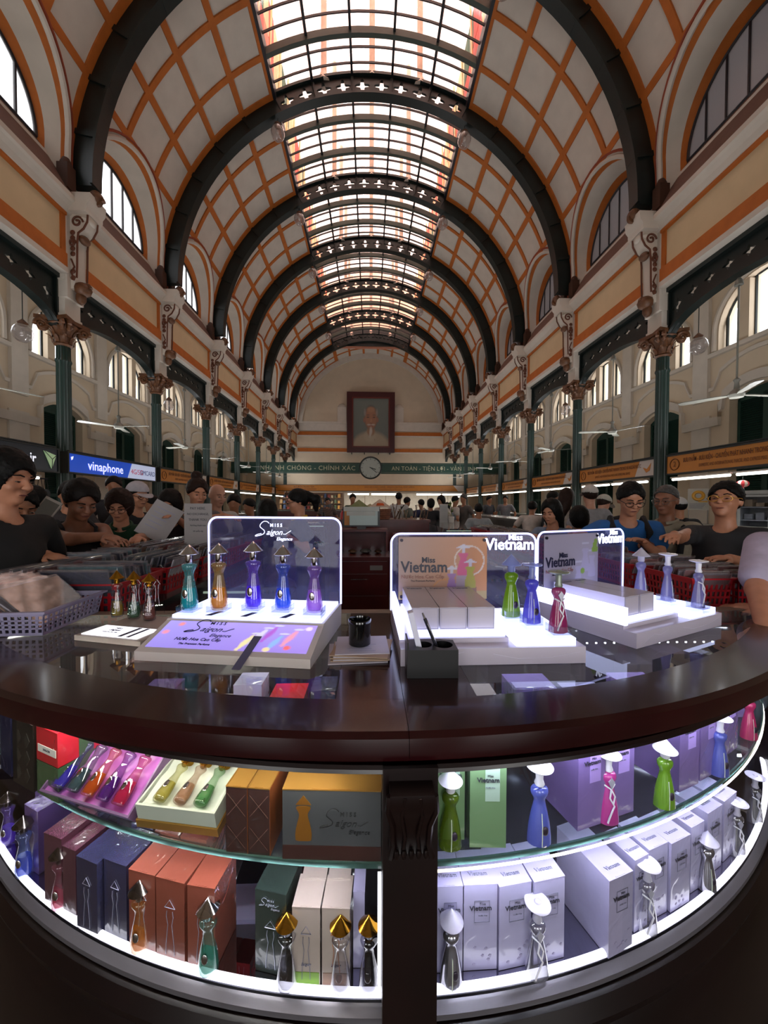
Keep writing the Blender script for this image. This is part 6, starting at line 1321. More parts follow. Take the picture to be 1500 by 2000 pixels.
for i in range(3): mb = MB(); mb.prism([(0, 0), (.12, -.03), (.15, .05)], -.003, .003, lambda p, q, h: tuple(Vector((0, 0, .22)) + Matrix.Rotation(i*2.094, 3, 'Y') @ Vector((p, h, q)))); part(mb, 'blade', mat('grey_blade', '#4a4c50', .4), fan_)
# glass jewellery cases and dark counter further back, right of the centre
def showcase(lab, x0, x1, y0, y1, zt, tint='#5f6f66', n=12):
    t = thing('glass_showcase', lab, 'showcase', (x0, y0, FL)); w_, d_ = x1-x0, y1-y0; h_ = zt-FL
    mb = MB(); mb.box(0, w_, 0, d_, 0, h_-.26); part(mb, 'plinth', arm_w, t); mb = MB(); mb.box(0, w_, 0, d_, h_-.018, h_); part(mb, 'glass_lid', glassc, t)
    for a, b, c, d in ((0, w_, 0, .006), (0, w_, d_-.006, d_), (0, .006, .006, d_-.006), (w_-.006, w_, .006, d_-.006)): mb = MB(); mb.box(a, b, c, d, h_-.26, h_-.018); part(mb, 'glass_side', glassc, t)
    mb = MB(); mb.box(.02, w_-.02, .02, d_-.02, h_-.258, h_-.25); part(mb, 'lit_tray', mat('lit_tray_'+tint[1:], tint, .5, noise_amt=.5, nscale=30), t); mb = MB(); mb.box(.02, w_-.02, .012, .02, h_-.035, h_-.025); part(mb, 'led_line', glow('showcase_led', '#c8d8c0', .45), t)
    for i in range(n):
        for j in range(3):
            q = MB(); x, y = .05+(w_-.1)*(i+.5)/n, .06+(d_-.12)*(j+.5)/3; q.ball((x, y, h_-.235), (.014, .014, .010), 8); q.cyl((x, y, h_-.249), (x, y, h_-.24), .018, .018, 8); part(q, 'trinket', mat(f'trinket_{(i*3+j) % 4}', ('#7aa088', '#c8c8b8', '#4a8a5a', '#b8a058')[(i*3+j) % 4], .25, .3), t)
    return t
showcase('long low glass showcase of green trinkets on the inner side of the left counter', -.88, -.60, 1.95, 3.1, -.43)
showcase('long glass showcase of green trinkets on the inner side of the right counter', .86, 1.22, 1.75, 3.6, -.43, '#56665a')
showcase('small lit glass showcase behind the cashier in yellow and blue', -.75, -.50, 4.2, 4.6, -.22, '#8a9888', 5)
showcase('dark counter showcase with a bright reflecting top, right of the centre', .95 if False else 1.04, 1.75, 5.15, 8.0, -.34, '#3a3f3a', 10)
for x0, x1, y0, y1, lab in ((3.0, 3.5, 7.5, 11.5, 'long dark grey counter far back on the right'), (-4.4, -3.8, 7.0, 12.0, 'long dark counter far back on the left')):
    t = thing('far_counter', lab, 'counter', (x0, y0, FL)); mb = MB(); mb.box(0, x1-x0, 0, y1-y0, 0, 1.1); part(mb, 'body', mat('dark_grey_counter', '#2e302e', .5), t); mb = MB(); mb.box(-.04, x1-x0+.04, -.04, y1-y0+.04, 1.1, 1.15); part(mb, 'worktop', mat('grey_worktop', '#5a5a58', .25), t)
# payment notice standing on the left counter
p = aty(387, 1040, 2.3); nt2 = thing('paper_notice', 'white payment notice standing behind the clear panel of the purple display', 'notice', (p.x, 2.3, -.36), R(-4)); mb = MB(); mb.box(-.085, .085, 0, .002, 0, .36); part(mb, 'sheet', mat('notice_paper', '#8a8484', .6), nt2)
mb = MB(); mb.box(-.02, .02, .002, .02, -.05, .2); part(mb, 'holder', acrc, nt2)
for j, (tx, sz) in enumerate((('PAY HERE.', .022), ('NO EXCHANGE,', .019), ('THANK YOU.', .02), ('Vui lòng thanh toán', .013), ('tại quầy này', .013))): text(tx, sz, ink, nt2, (0, -.001, .33-.034*j), sx=.95)
# orchid and little figures on the far counter
oc = thing('potted_plant', 'potted leafy plant beside the white column on the dark showcase', 'plant', (1.50, 6.9, -.338)); mb = MB(); mb.lathe([(0, .05), (.1, .06), (.11, .055)], 14); part(mb, 'pot', whs, oc, 40); mb = MB(); mb.tube([(0, 0, .1), (.01, 0, .25), (-.02, 0, .4)], .006, 5); part(mb, 'stem', mat('plant_stem', '#3a5a24', .5), oc)
for i in range(9):
    a = i*2.4; mb = MB(); b0 = Vector((0, 0, .12+.03*i)); d = Vector((math.cos(a), math.sin(a), .5)).normalized(); w_ = d.cross(Vector((0, 0, 1))).normalized(); mb.add([b0, b0+d*.06+w_*.025, b0+d*.13-Vector((0, 0, .01)), b0+d*.06-w_*.025], [(0, 1, 2, 3)]); part(mb, 'leaf', mat('plant_leaf', '#5a7a24', .5), oc)
wc = thing('white_pillar_sign', 'white upright display pillar on the dark showcase', 'sign', (1.36, 6.9, -.338)); mb = MB(); mb.box(-.07, .07, -.03, .03, 0, .32); part(mb, 'pillar', mat('pillar_white', '#a8a8a8', .5), wc); mb = MB(); mb.box(-.075, .075, -.035, .035, .32, .34); part(mb, 'cap', whs, wc)
# ---------------------------------------------------------------- people: one continuous body surface each, grown from a distance field
class Field:
    def __init__(s, lo, hi, c):
        s.c = c; s.lo = np.array(lo, float)-2*c; n = np.ceil((np.array(hi)+2*c-s.lo)/c).astype(int)+1; s.n = n
        s.ax = [s.lo[i]+c*np.arange(n[i]) for i in range(3)]; s.d = np.full(n, .5, np.float32)
    def block(s, lo, hi):
        a = np.maximum(0, np.floor((np.array(lo)-s.lo)/s.c).astype(int)); b = np.minimum(s.n, np.ceil((np.array(hi)-s.lo)/s.c).astype(int)+1)
        sl = tuple(slice(x, max(x+1, y)) for x, y in zip(a, b)); X, Y, Z = np.meshgrid(*[s.ax[i][sl[i]] for i in range(3)], indexing='ij'); return sl, X, Y, Z
    def smin(s, sl, d, k):
        o = s.d[sl]; h = np.clip(.5+.5*(o-d)/k, 0, 1); s.d[sl] = o*(1-h)+d*h-k*h*(1-h)
    def cone(s, a, b, ra, rb, k=.02):
        a, b = np.array(a, float), np.array(b, float); m = max(ra, rb)+k*2+s.c*3; sl, X, Y, Z = s.block(np.minimum(a, b)-m, np.maximum(a, b)+m)
        if X.size == 0: return
        v = b-a; L = max(1e-9, v@v); px, py, pz = X-a[0], Y-a[1], Z-a[2]; t = np.clip((px*v[0]+py*v[1]+pz*v[2])/L, 0, 1)
        s.smin(sl, np.sqrt((px-t*v[0])**2+(py-t*v[1])**2+(pz-t*v[2])**2)-(ra+t*(rb-ra)), k)
    def ell(s, c, r, k=.02, M=None, cut=False):
        c, r = np.array(c, float), np.array(r, float); m = r.max()+k*2+s.c*3; sl, X, Y, Z = s.block(c-m, c+m)
        if X.size == 0: return
        P = np.stack([X-c[0], Y-c[1], Z-c[2]], -1)
        if M is not None: P = P @ np.array(M)
        k0 = np.sqrt(((P/r)**2).sum(-1)); k1 = np.sqrt(((P/r**2)**2).sum(-1))+1e-9; d = k0*(k0-1)/k1
        if cut: s.d[sl] = np.maximum(s.d[sl], -d)
        else: s.smin(sl, d, k)
    def plane(s, nrm, off):
        """keep the side where p.n < off"""
        X, Y, Z = np.meshgrid(*s.ax, indexing='ij'); s.d = np.maximum(s.d, X*nrm[0]+Y*nrm[1]+Z*nrm[2]-off)
    def mesh(s, name):
        d = s.d; n = d.shape; neg = d < 0; C = [(i, j, k) for i in (0, 1) for j in (0, 1) for k in (0, 1)]
        sub = lambda A, o: A[o[0]:n[0]-1+o[0], o[1]:n[1]-1+o[1], o[2]:n[2]-1+o[2]]
        cnt = sum(sub(neg, o).astype(np.int8) for o in C); act = (cnt > 0) & (cnt < 8); I = np.argwhere(act); idx = -np.ones(act.shape, np.int64); idx[act] = np.arange(len(I))
        acc = np.zeros((len(I), 3)); w = np.zeros(len(I)); vals = {o: d[I[:, 0]+o[0], I[:, 1]+o[1], I[:, 2]+o[2]] for o in C}
        for a in C:
            for ax in range(3):
                if a[ax] == 0:
                    b = list(a); b[ax] = 1; b = tuple(b); va, vb = vals[a], vals[b]; m = (va < 0) != (vb < 0); t = np.where(m, va/(va-vb+1e-12), 0)
                    p = np.array(a, float)[None]+np.eye(3)[ax][None]*t[:, None]; acc += p*m[:, None]; w += m
        V = s.lo+s.c*(I+acc/w[:, None]); F = []
        for ax in range(3):
            u, v = [(1, 2), (2, 0), (0, 1)][ax]; sl0 = [slice(None)]*3; sl1 = [slice(None)]*3; sl0[ax] = slice(0, n[ax]-1); sl1[ax] = slice(1, n[ax])
            e = neg[tuple(sl0)] != neg[tuple(sl1)]; E_ = np.argwhere(e); E_ = E_[(E_[:, u] > 0) & (E_[:, v] > 0) & (E_[:, u] < n[u]-1) & (E_[:, v] < n[v]-1)]; st = neg[tuple(E_.T)]
            q = []
            for du, dv in ((-1, -1), (0, -1), (0, 0), (-1, 0)): c = E_.copy(); c[:, u] += du; c[:, v] += dv; q.append(idx[tuple(c.T)])
            q = np.stack(q, 1); q[~st] = q[~st][:, ::-1]; F.append(q[(q >= 0).all(1)])
        F = np.concatenate(F); me = bpy.data.meshes.new(name); me.vertices.add(len(V)); me.vertices.foreach_set('co', V.astype(np.float32).reshape(-1))
        me.loops.add(F.size); me.loops.foreach_set('vertex_index', F.reshape(-1).astype(np.int32)); me.polygons.add(len(F)); me.polygons.foreach_set('loop_start', np.arange(0, F.size, 4, dtype=np.int32)); me.polygons.foreach_set('loop_total', np.full(len(F), 4, np.int32))
        me.update(calc_edges=True); me.polygons.foreach_set('use_smooth', [True]*len(F)); return me
def skinm(n, c): return mat('skin_'+n, c, .5, noise_amt=.08, nscale=30)
SK_ = {'tan': skinm('tan', '#9c6a4e'), 'light': skinm('light', '#b88064'), 'brown': skinm('brown', '#855640'), 'pale': skinm('pale', '#bc8a74')}
HR = {'black': mat('black_hair', '#060505', .6, noise_amt=.3, nscale=60, bump=.3, spec=.2), 'brown': mat('brown_hair', '#22120c', .6, noise_amt=.3, nscale=60, bump=.3, spec=.2), 'grey': mat('grey_hair', '#3c3a3a', .5, noise_amt=.4, nscale=60, bump=.3), 'dark': mat('dark_brown_hair', '#100908', .6, noise_amt=.3, nscale=60, bump=.3, spec=.2)}
def cloth(c): return mat('cloth_'+c.strip('#'), c, .85, noise_amt=.12, nscale=18, bump=.25)
eyem = mat('dark_eye', '#0c0808', .2, noise_amt=0); eyew = mat('eye_white', '#6a5a50', .3, noise_amt=0); lipm = mat('lip', '#6a3030', .5, noise_amt=0)
def person(u, v, px, rz, label, skin='tan', hair='black', hs='short', shirt='#222222', pants='#20242c', pitch=0, yaw=0, lean=8, arms=None, sleeve=.55, glasses=None, cap=None, tank=False, female=False, Y=None, extra=None, seated=False, collar=None):
    """head centre at pixel (u,v), head height px -> distance; rz 0 faces the camera, 90 the right of the picture"""
    Y = Y or F_PX*.235/px; P = aty(u, v, Y); near = px >= 44; c = .008 if px >= 60 else (.011 if px >= 44 else (.018 if px > 26 else .026))
    tgt = P.z+H; ln = R(lean); k0 = tgt/(.92+.68*math.cos(ln)); S = max(.80, min(1.1, k0)); zf = tgt-S*(.92+.68*math.cos(ln))   # zf: seated figures sink, standing ones keep their feet on the floor
    hip0 = .92
    if zf < -.02: hip0 = .92+zf/S
    W = Matrix.Rotation(R(rz), 4, 'Z'); off = Vector((0, -.68*math.sin(ln)*S, 0)); base = Vector((P.x, P.y, FL+max(0, zf)*0))-(W @ off)
    t = thing('person', label, 'person', base, R(rz))
    Winv = (Matrix.Translation(base) @ W).inverted()
    T = Matrix.Translation((0, 0, hip0)) @ Matrix.Rotation(ln, 4, 'X') @ Matrix.Translation((0, 0, -.92))    # torso frame -> body frame
    tp = lambda *p: T @ Vector(p); sw = .155 if female else .178
    hm_ = T @ Matrix.Translation((0, 0, 1.60)) @ Matrix.Rotation(R(pitch)-ln, 4, 'X') @ Matrix.Rotation(R(yaw), 4, 'Z')
    hp = lambda *p: hm_ @ Vector(p)
    # arms
    AR = []
    for i, sx in enumerate((-1, 1)):
        sh = tp(sx*sw, .01, 1.375); tg = arms[i] if arms and arms[i] is not None else None
        if tg is None: wr = tp(sx*(sw+.08), -.06, .90) if not (arms and arms[i] is None and False) else None; hd = Vector((0, -.15, -1)).normalized()
        else:
            wr = Winv @ Vector(tg); wr = Vector(wr)/S
            hd = None
        l1, l2 = .285, .25; dv = wr-sh; L = dv.length
        if L > l1+l2-.004: wr = sh+dv*((l1+l2-.004)/L); dv = wr-sh; L = dv.length
        a = (l1*l1-l2*l2+L*L)/(2*L); h = math.sqrt(max(0, l1*l1-a*a)); pole = Vector((sx*.7, .35, -.8)); pole = (pole-dv.normalized()*pole.dot(dv.normalized())).normalized(); el = sh+dv.normalized()*a+pole*h
        if hd is None: hd = ((wr-el).normalized()+Vector((0, 0, -.25))).normalized()
        AR.append((sx, sh, el, wr, hd))
    allp = [p for a_ in AR for p in a_[1:4]]+[a_[3]+a_[4]*.2 for a_ in AR]+[hp(0, 0, .14), hp(0, -.14, 0), hp(0, .14, 0), Vector((-.25, -.2, 0)), Vector((.25, .22, 0))]
    lo = [min(p[i] for p in allp)-.09 for i in range(3)]; hi = [max(p[i] for p in allp)+.09 for i in range(3)]; lo[2] = -.01
    Fd = Field(lo, hi, c); q = lambda v_: tuple(v_)
    def legs(f, g):
        for sx in (-1, 1):
            hp_ = (sx*.09, 0, hip0-.02); kn = (sx*.10, -.02 if hip0 > .8 else -.3, .5 if hip0 > .8 else hip0-.05); an = (sx*.105, .03, .09)
            f.cone(hp_, kn, .088+g, .056+g, .04); f.cone(kn, an, .054+g, (.038+g*1.6), .03)
    legs(Fd, 0)
    for sx in (-1, 1): Fd.cone((sx*.105, .05, .05), (sx*.115, -.13, .03), .045, .032, .02)
    def torso(f, g):
        f.ell(q(tp(0, 0, .96)), (.155+g, .105+g, .12+g), .05); f.cone(q(tp(0, 0, 1.0)), q(tp(0, 0, 1.22)), .118+g, .128+g, .06); f.ell(q(tp(0, 0, 1.24)), (.15+g, .10+g, .17+g), .05)
        f.cone(q(tp(-sw+.045, .005, 1.365)), q(tp(sw-.045, .005, 1.365)), .056+g, .056+g, .05)
        if female:
            for sx in (-1, 1): f.ell(q(tp(sx*.065, -.085, 1.25)), (.055+g, .05+g, .055+g), .03)
    torso(Fd, 0)
    Fd.cone(q(tp(0, .01, 1.38)), q(hp(0, .015, -.06)), .056, .05, .03)
    for sx, sh, el, wr, hd in AR:
        Fd.cone(q(sh), q(el), .047 if not female else .040, .036, .03); Fd.cone(q(el), q(wr), .037, .024, .015)
        side = hd.cross(Vector((0, 0, 1))); side = side.normalized() if side.length > .1 else Vector((1, 0, 0)); nr = side.cross(hd)
        pc = wr+hd*.05; M3 = Matrix((side, hd, nr)).transposed(); Fd.ell(q(pc), (.038, .048, .017), .015, M3)
        for j in range(4):
            b = wr+hd*.085+side*(-.028+.019*j); fl_ = (.062, .072, .068, .052)[j]; m1 = b+hd*fl_*.55-nr*.006; m2 = m1+(hd*.75-nr*.65).normalized()*fl_*.5; rr = max(.0085, c*.95)
            Fd.cone(q(b-hd*.02), q(m1), rr, rr*.95, .004); Fd.cone(q(m1), q(m2), rr*.95, rr*.8, .003)
        sgn = 1 if sx > 0 else -1; b = wr+hd*.03-side*.03*sgn; m1 = b+(hd*.6-side*.6*sgn-nr*.2).normalized()*.04; m2 = m1+(hd-nr*.3).normalized()*.03; rr = max(.010, c*.95); Fd.cone(q(b), q(m1), rr*1.1, rr, .008); Fd.cone(q(m1), q(m2), rr, rr*.85, .004)
    HM = np.array(hm_.to_3x3())
    e = lambda cc, r, k=.02: Fd.ell(q(hp(*cc)), r, k, HM)
    e((0, .014, .022), (.073, .090, .092), .02); e((0, -.024, -.045), (.056, .060, .062), .03); e((0, -.064, -.086), (.024, .022, .018), .02)
    if near:
        Fd.cone(q(hp(0, -.088, .010)), q(hp(0, -.106, -.020)), .009, .014, .010); e((0, -.076, .026), (.052, .014, .011), .012)
        for sx in (-1, 1): e((sx*.036, -.062, -.026), (.022, .022, .022), .015); e((sx*.012, -.098, -.022), (.009, .009, .008), .006)
        e((0, -.084, -.050), (.023, .010, .006), .006); e((0, -.083, -.060), (.019, .010, .006), .006)
        for sx in (-1, 1): e((sx*.033, -.088, .006), (.018, .008, .010), .005) if False else None
    else: e((0, -.095, -.008), (.012, .018, .018), .01)
    for sx in (-1, 1): e((sx*.075, .016, -.006), (.011, .020, .030), .008)
    bm3 = Fd.mesh('body'); bm3.materials.append(SK_[skin]); bo = part(bm3, 'body', None, t); bo.scale = (S, S, S)
    def pm(me, nm, m_): me.materials.clear(); me.materials.append(m_); o = part(me, nm, None, t); o.scale = (S, S, S); return o
    def pmb(mb, nm, m_, sm=50): o = part(mb, nm, m_, t, sm); o.scale = (S, S, S); return o
    # shirt
    cs = max(c, .010); lo2 = [lo[0], lo[1], hip0-.22]; G = Field(lo2, [hi[0], hi[1], max(tp(0, 0, 1.5).z, hi[2]) if sleeve > .7 else max(p.z for p in (tp(0, 0, 1.48), AR[0][1], AR[1][1], AR[0][2], AR[1][2]))+.08], cs)
    torso(G, .014)
    G.cone(q(tp(0, 0, .98)), q(tp(0, 0, .86)), .14, .15, .05)
    up = (T.to_3x3() @ Vector((0, 0, 1)))
    nz = tp(0, 0, .84); G.plane(tuple(-up), -(nz.dot(up)))
    nk = tp(0, -.05, 1.425); nn = (T.to_3x3() @ Vector((0, -.25, 1))).normalized()
    if not tank:
        for sx, sh, el, wr, hd in AR:
            if sleeve <= 1: G.cone(q(sh), q(sh.lerp(el, sleeve)), .060, .062 if sleeve < .9 else .052, .02)
            else: G.cone(q(sh), q(el), .058, .052, .02); G.cone(q(el), q(el.lerp(wr, .85)), .05, .036, .01)
    G.plane(tuple(nn), nn.dot(nk) if not tank else nn.dot(tp(0, -.05, 1.385)))
    G.ell(q(tp(0, -.02, 1.455)), (.066, .075, .07), 0.01, None, True)
    pm(G.mesh('shirt'), 'shirt', cloth(shirt))
    if tank:
        for sx in (-1, 1): mb = MB(); mb.tube([tp(sx*.075, -.115, 1.36), tp(sx*.085, -.05, 1.435), tp(sx*.08, .06, 1.42), tp(sx*.07, .11, 1.34)], .011, 6); pmb(mb, 'shoulder_strap', cloth(shirt))
    if collar:
        mb = MB(); mb.tube([tp(.07*math.sin(a), .01-.075*math.cos(a), 1.435+.012*math.cos(a)*-1) for a in np.linspace(.3, 2*math.pi-.3, 16)], .014, 6); pmb(mb, 'collar', cloth(collar))
    K = Field([-.25, -.45, .05], [.25, .2, hip0+.12], max(cs, .014)); legs(K, .012); K.ell(q(tp(0, 0, .94)), (.162, .112, .12), .04); pm(K.mesh('trousers'), 'trousers', cloth(pants))
    mb = MB()
    for sx in (-1, 1): m1 = MB(); m1.ball((sx*.11, -.05, .045), (.052, .14, .045), 12); pmb(m1, 'shoe', mat('dark_shoe', '#1c1a1a', .5))
    # hair in the head frame
    if hs != 'bald':
        cc = max(c*.8, .007); L2 = .42 if hs == 'long' else .16; HF = Field([-.14, -.14, -L2], [.14, .26 if hs in ('bun', 'pony', 'long') else .15, .17 if hs != 'bun' else .24], cc)
        vol = {'short': .012, 'bob': .020, 'long': .016, 'bun': .012, 'pony': .014, 'thin': .006, 'fringe': .018}[hs]
        HF.ell((0, .020, .030), (.078+vol, .094+vol, .092+vol), .01)
        if hs in ('bob', 'fringe'): HF.ell((0, .035, -.03), (.090, .085, .095), .03)
        if hs == 'long': HF.ell((0, .035, -.04), (.094, .085, .12), .03); HF.cone((0, .06, -.08), (0, .07, -.32), .085, .070, .04)
        HF.ell((0, -.118, -.030), (.076 if hs != 'short' else .088, .088, .122 if hs not in ('fringe', 'bob') else .100), .01, None, True)
        HF.ell((0, -.06, -.14), (.10, .09, .09), .01, None, True)
        if hs in ('short', 'thin'): HF.plane((0, -.62, -.78), .002 if hs == 'short' else -.02); 
        if hs in ('bun', 'pony'): HF.plane((0, -.62, -.78), .012)
        if hs == 'bun': HF.ell((.0, .07, .135), (.05, .05, .045), .01)
        if hs == 'pony': HF.cone((0, .10, .05), (0, .19, -.02), .045, .05, .02); HF.cone((0, .19, -.02), (0, .17, -.16 if L2 > .2 else -.13), .05, .02, .02)
        gx, gy, gz = np.meshgrid(*HF.ax, indexing='ij'); HF.d += (.0035*np.sin(120*gx+9*np.sin(60*gz)+len(label) % 7)*np.cos(70*gy+6*np.sin(50*gx)) if near else 0)
        me = HF.mesh('hair'); me.transform(hm_); pm(me, 'hair', HR[hair])
    if near:
        for sx in (-1, 1):
            mb = MB(); mb.ball(hp(sx*.031, -.0865, .004), (.013, .006, .0036), 10, hm_.to_3x3()); pmb(mb, 'eye', eyew); mb = MB(); mb.ball(hp(sx*.031, -.0915, .0035), (.0065, .003, .0040), 8, hm_.to_3x3()); pmb(mb, 'iris', eyem)
            mb = MB(); mb.tube([hp(sx*.014, -.093, .028), hp(sx*.032, -.094, .034), hp(sx*.052, -.078, .028)], [.0035, .0035, .0018], 5); pmb(mb, 'eyebrow', HR['black' if hair != 'grey' else 'grey'])
        mb = MB(); mb.ball(hp(0, -.0925, -.0555), (.021, .004, .0035), 10, hm_.to_3x3()); pmb(mb, 'mouth', lipm)
    if glasses:
        gm_ = mat('glasses_'+glasses.strip('#'), glasses, .3, .4, noise_amt=0)
        for sx in (-1, 1):
            mb = MB(); mb.tube([hp(sx*.033+.026*math.cos(a), -.108+.012*abs(math.cos(a))**2, .002+.018*math.sin(a)) for a in np.linspace(0, 2*math.pi, 17)[:-1]], .0022, 5, True); pmb(mb, 'spectacle_rim', gm_)
            mb = MB(); mb.tube([hp(sx*.060, -.097, .008), hp(sx*.085, -.03, .01), hp(sx*.082, .03, .005)], .0024, 5); pmb(mb, 'spectacle_arm', gm_)
        mb = MB(); mb.tube([hp(-.008, -.110, .006), hp(.008, -.110, .006)], .002, 5); pmb(mb, 'spectacle_bridge', gm_)
    if cap:
        CF = Field([-.13, -.22, -.02], [.13, .14, .16], max(c*.8, .008)); CF.ell((0, .018, .035), (.094, .112, .105), .01); CF.plane((0, -.15, -1), -.038); me = CF.mesh('cap_crown'); me.transform(hm_); pm(me, 'cap_crown', cloth(cap))
        mb = MB(); P_ = [(.075*math.sin(a), -.075-.10*math.cos(a)) for a in np.linspace(-1.4, 1.4, 13)]; mb.prism(P_, .036, .042, lambda p, q_, h: hp(p, q_, h-.25*(-.075-q_)+0)); pmb(mb, 'cap_brim', cloth(cap))
    if extra == 'backpack':
        for sx in (-1, 1): mb = MB(); mb.tube([tp(sx*.10, .125, 1.30), tp(sx*.11, .04, 1.445), tp(sx*.115, -.09, 1.385), tp(sx*.125, -.135, 1.2), tp(sx*.13, -.11, 1.05)], .022, 8); pmb(mb, 'backpack_strap', cloth('#14141a'))
        mb = MB(); mb.ball(tp(0, .19, 1.2), (.15, .09, .22), 14, T.to_3x3()); pmb(mb, 'backpack', cloth('#14141a'))
    if extra == 'strap': mb = MB(); mb.tube([tp(-.13, .06, 1.41), tp(-.02, .135, 1.25), tp(.13, .12, 1.0)], .014, 6); mb.tube([tp(-.13, .06, 1.41), tp(-.05, -.125, 1.25), tp(.13, -.11, 1.0)], .014, 6); pmb(mb, 'shoulder_bag_strap', cloth('#1a1a1a'))
    if extra == 'plaid':
        for sx in (-.10, -.03, .03, .10): mb = MB(); mb.tube([tp(sx, -.125+abs(sx)*.25, 1.36), tp(sx, -.128+abs(sx)*.2, 1.2), tp(sx, -.135+abs(sx)*.2, 1.0)], .004, 4); pmb(mb, 'plaid_line', cloth('#3a3430'))
        for z_ in (1.05, 1.15, 1.25, 1.33): mb = MB(); mb.tube([tp(x_, -.137+abs(x_)**2*3.2, z_) for x_ in np.linspace(-.13, .13, 7)], .004, 4); pmb(mb, 'plaid_line', cloth('#3a3430'))
        mb = MB(); mb.tube([tp(.12, .05, 1.44), tp(.14, -.09, 1.37), tp(.13, -.13, 1.2)], .022, 8); pmb(mb, 'bag_strap', cloth('#14141a'))
    return t
def at3(u, v, y): p = aty(u, v, y); return (p.x, p.y, p.z)
# left crowd
person(14, 934, 108, 84, 'man with thick black hair in a black t-shirt at the left edge, looking down', 'light', 'black', 'fringe', '#0e0e10', pitch=14, lean=4, Y=1.68, arms=(at3(60, 1120, 1.55), None))
person(36, 992, 72, 60, 'person in a cream shirt behind the man at the left edge', 'tan', 'black', 'short', '#8a8274', pitch=20, lean=14, Y=2.0, sleeve=1.5, arms=(at3(110, 1085, 1.75), at3(60, 1100, 1.8)))
person(66, 980, 64, -150, 'person in a black t-shirt holding up a phone, seen from behind', 'tan', 'black', 'short', '#101014', pitch=0, lean=6, Y=2.8, arms=(None, at3(84, 1020, 2.2)))
person(160, 978, 72, 55, 'woman in a dark tank top leaning in with her bare arm stretched over the postcards', 'brown', 'dark', 'pony', '#16161c', pitch=30, lean=30, tank=True, female=True, Y=2.30, arms=(at3(285, 1052, 1.95), at3(215, 1075, 2.0)))
person(233, 988, 68, 20, 'woman with short reddish hair, glasses and a dark green polo shirt', 'light', 'brown', 'bob', '#123a24', pitch=24, lean=16, female=True, Y=2.8, glasses='#4a2a2a', arms=(at3(225, 1062, 2.3), at3(262, 1055, 2.3)), collar='#123a24')
person(270, 968, 60, 62, 'man in a white baseball cap and glasses', 'light', 'black', 'short', '#1c1c22', pitch=12, lean=8, Y=3.5, glasses='#18181c', cap='#a8a4ac')
person(332, 985, 58, 5, 'woman with short dark hair reading a white sheet, hand at her chin', 'light', 'dark', 'fringe', '#2a2228', pitch=22, lean=18, female=True, Y=3.15, arms=(at3(300, 1040, 2.7), at3(345, 1012, 2.8)))
person(386, 962, 54, 40, 'woman with brown hair in a bun pointing to the right', 'light', 'brown', 'bun', '#5a5458', pitch=18, lean=8, female=True, Y=3.3, arms=(at3(480, 1006, 2.95), None))
person(425, 968, 46, 50, 'bald man in a white t-shirt', 'pale', 'brown', 'bald', '#a8a4a0', pitch=14, lean=6, Y=3.75)
person(457, 984, 38, 10, 'man with dark hair and glasses in the crowd right of the bald man', 'tan', 'black', 'short', '#222024', pitch=18, lean=8, Y=4.6)
person(486, 990, 34, -30, 'dark-haired person in the crowd left of the cashiers', 'tan', 'black', 'short', '#2a2426', pitch=18, Y=5.2)
person(132, 968, 40, 40, 'dark-haired man far back between the phone and the tank top woman', 'light', 'black', 'short', '#3a3436', pitch=10, Y=4.2)
person(222, 950, 34, 30, 'dark-haired person far back behind the woman in green', 'tan', 'dark', 'short', '#2c2a30', pitch=10, Y=5.0)
person(296, 985, 34, -60, 'dark-haired person in black far back behind the capped man', 'tan', 'black', 'short', '#141418', pitch=10, Y=5.0)
person(522, 1000, 56, -160, 'cashier with long dark hair in a dark dress, seen from behind', 'light', 'black', 'long', '#14141e', pitch=10, lean=6, female=True, Y=3.35, sleeve=1.5)
person(580, 980, 52, -72, 'cashier with tied black hair in a yellow and dark blue shirt', 'light', 'black', 'pony', '#38405a', pitch=14, lean=4, female=True, Y=3.55, sleeve=.6, collar='#c09a1c', arms=(at3(545, 1050, 3.4), at3(560, 1045, 3.35)), glasses='#2a2a2a')
# right crowd
person(1232, 976, 66, -18, 'young man in a bright blue t-shirt with glasses and black backpack straps', 'light', 'black', 'short', '#1c5a9c', pitch=22, lean=16, Y=2.55, glasses='#141416', extra='backpack', arms=(at3(1130, 1040, 2.35), at3(1255, 1058, 2.3)))
person(1300, 978, 62, -58, 'older grey-haired man in a beige checked shirt', 'brown', 'grey', 'thin', '#8e8474', pitch=8, lean=6, Y=2.75, glasses='#6a6460', extra='plaid', arms=(at3(1270, 1075, 2.3), None), collar='#8e8474')
person(1416, 978, 80, -58, 'man in a dark grey t-shirt and gold-rimmed glasses reaching out to the left', 'light', 'black', 'short', '#26262a', pitch=-6, lean=4, Y=2.15, glasses='#b88a30', arms=(at3(1300, 1045, 1.85), at3(1425, 1090, 1.85)))
person(1076, 1000, 52, -50, 'woman with long black hair in a pale blue shirt', 'light', 'black', 'long', '#6a7c94', pitch=18, lean=14, female=True, Y=3.2, arms=(at3(1045, 1050, 3.0), at3(1060, 1052, 3.0)))
person(1130, 1012, 48, 170, 'dark-haired person seen from behind beside the man in blue', 'tan', 'black', 'bob', '#1a1a1e', pitch=10, Y=3.35)
person(1151, 968, 36, 175, 'man in a white cap and grey t-shirt seen from behind', 'pale', 'brown', 'short', '#84848a', pitch=5, Y=4.6, cap='#b8b4b0')
person(1180, 984, 32, 100, 'man in a pale cap looking down, right of the grey t-shirt', 'pale', 'brown', 'short', '#3c3c42', pitch=25, lean=14, Y=5.0, cap='#a8a8a0')
person(1108, 972, 38, 120, 'woman with brown hair in a white top, back half turned', 'pale', 'brown', 'long', '#b0aca8', pitch=8, female=True, Y=4.9)
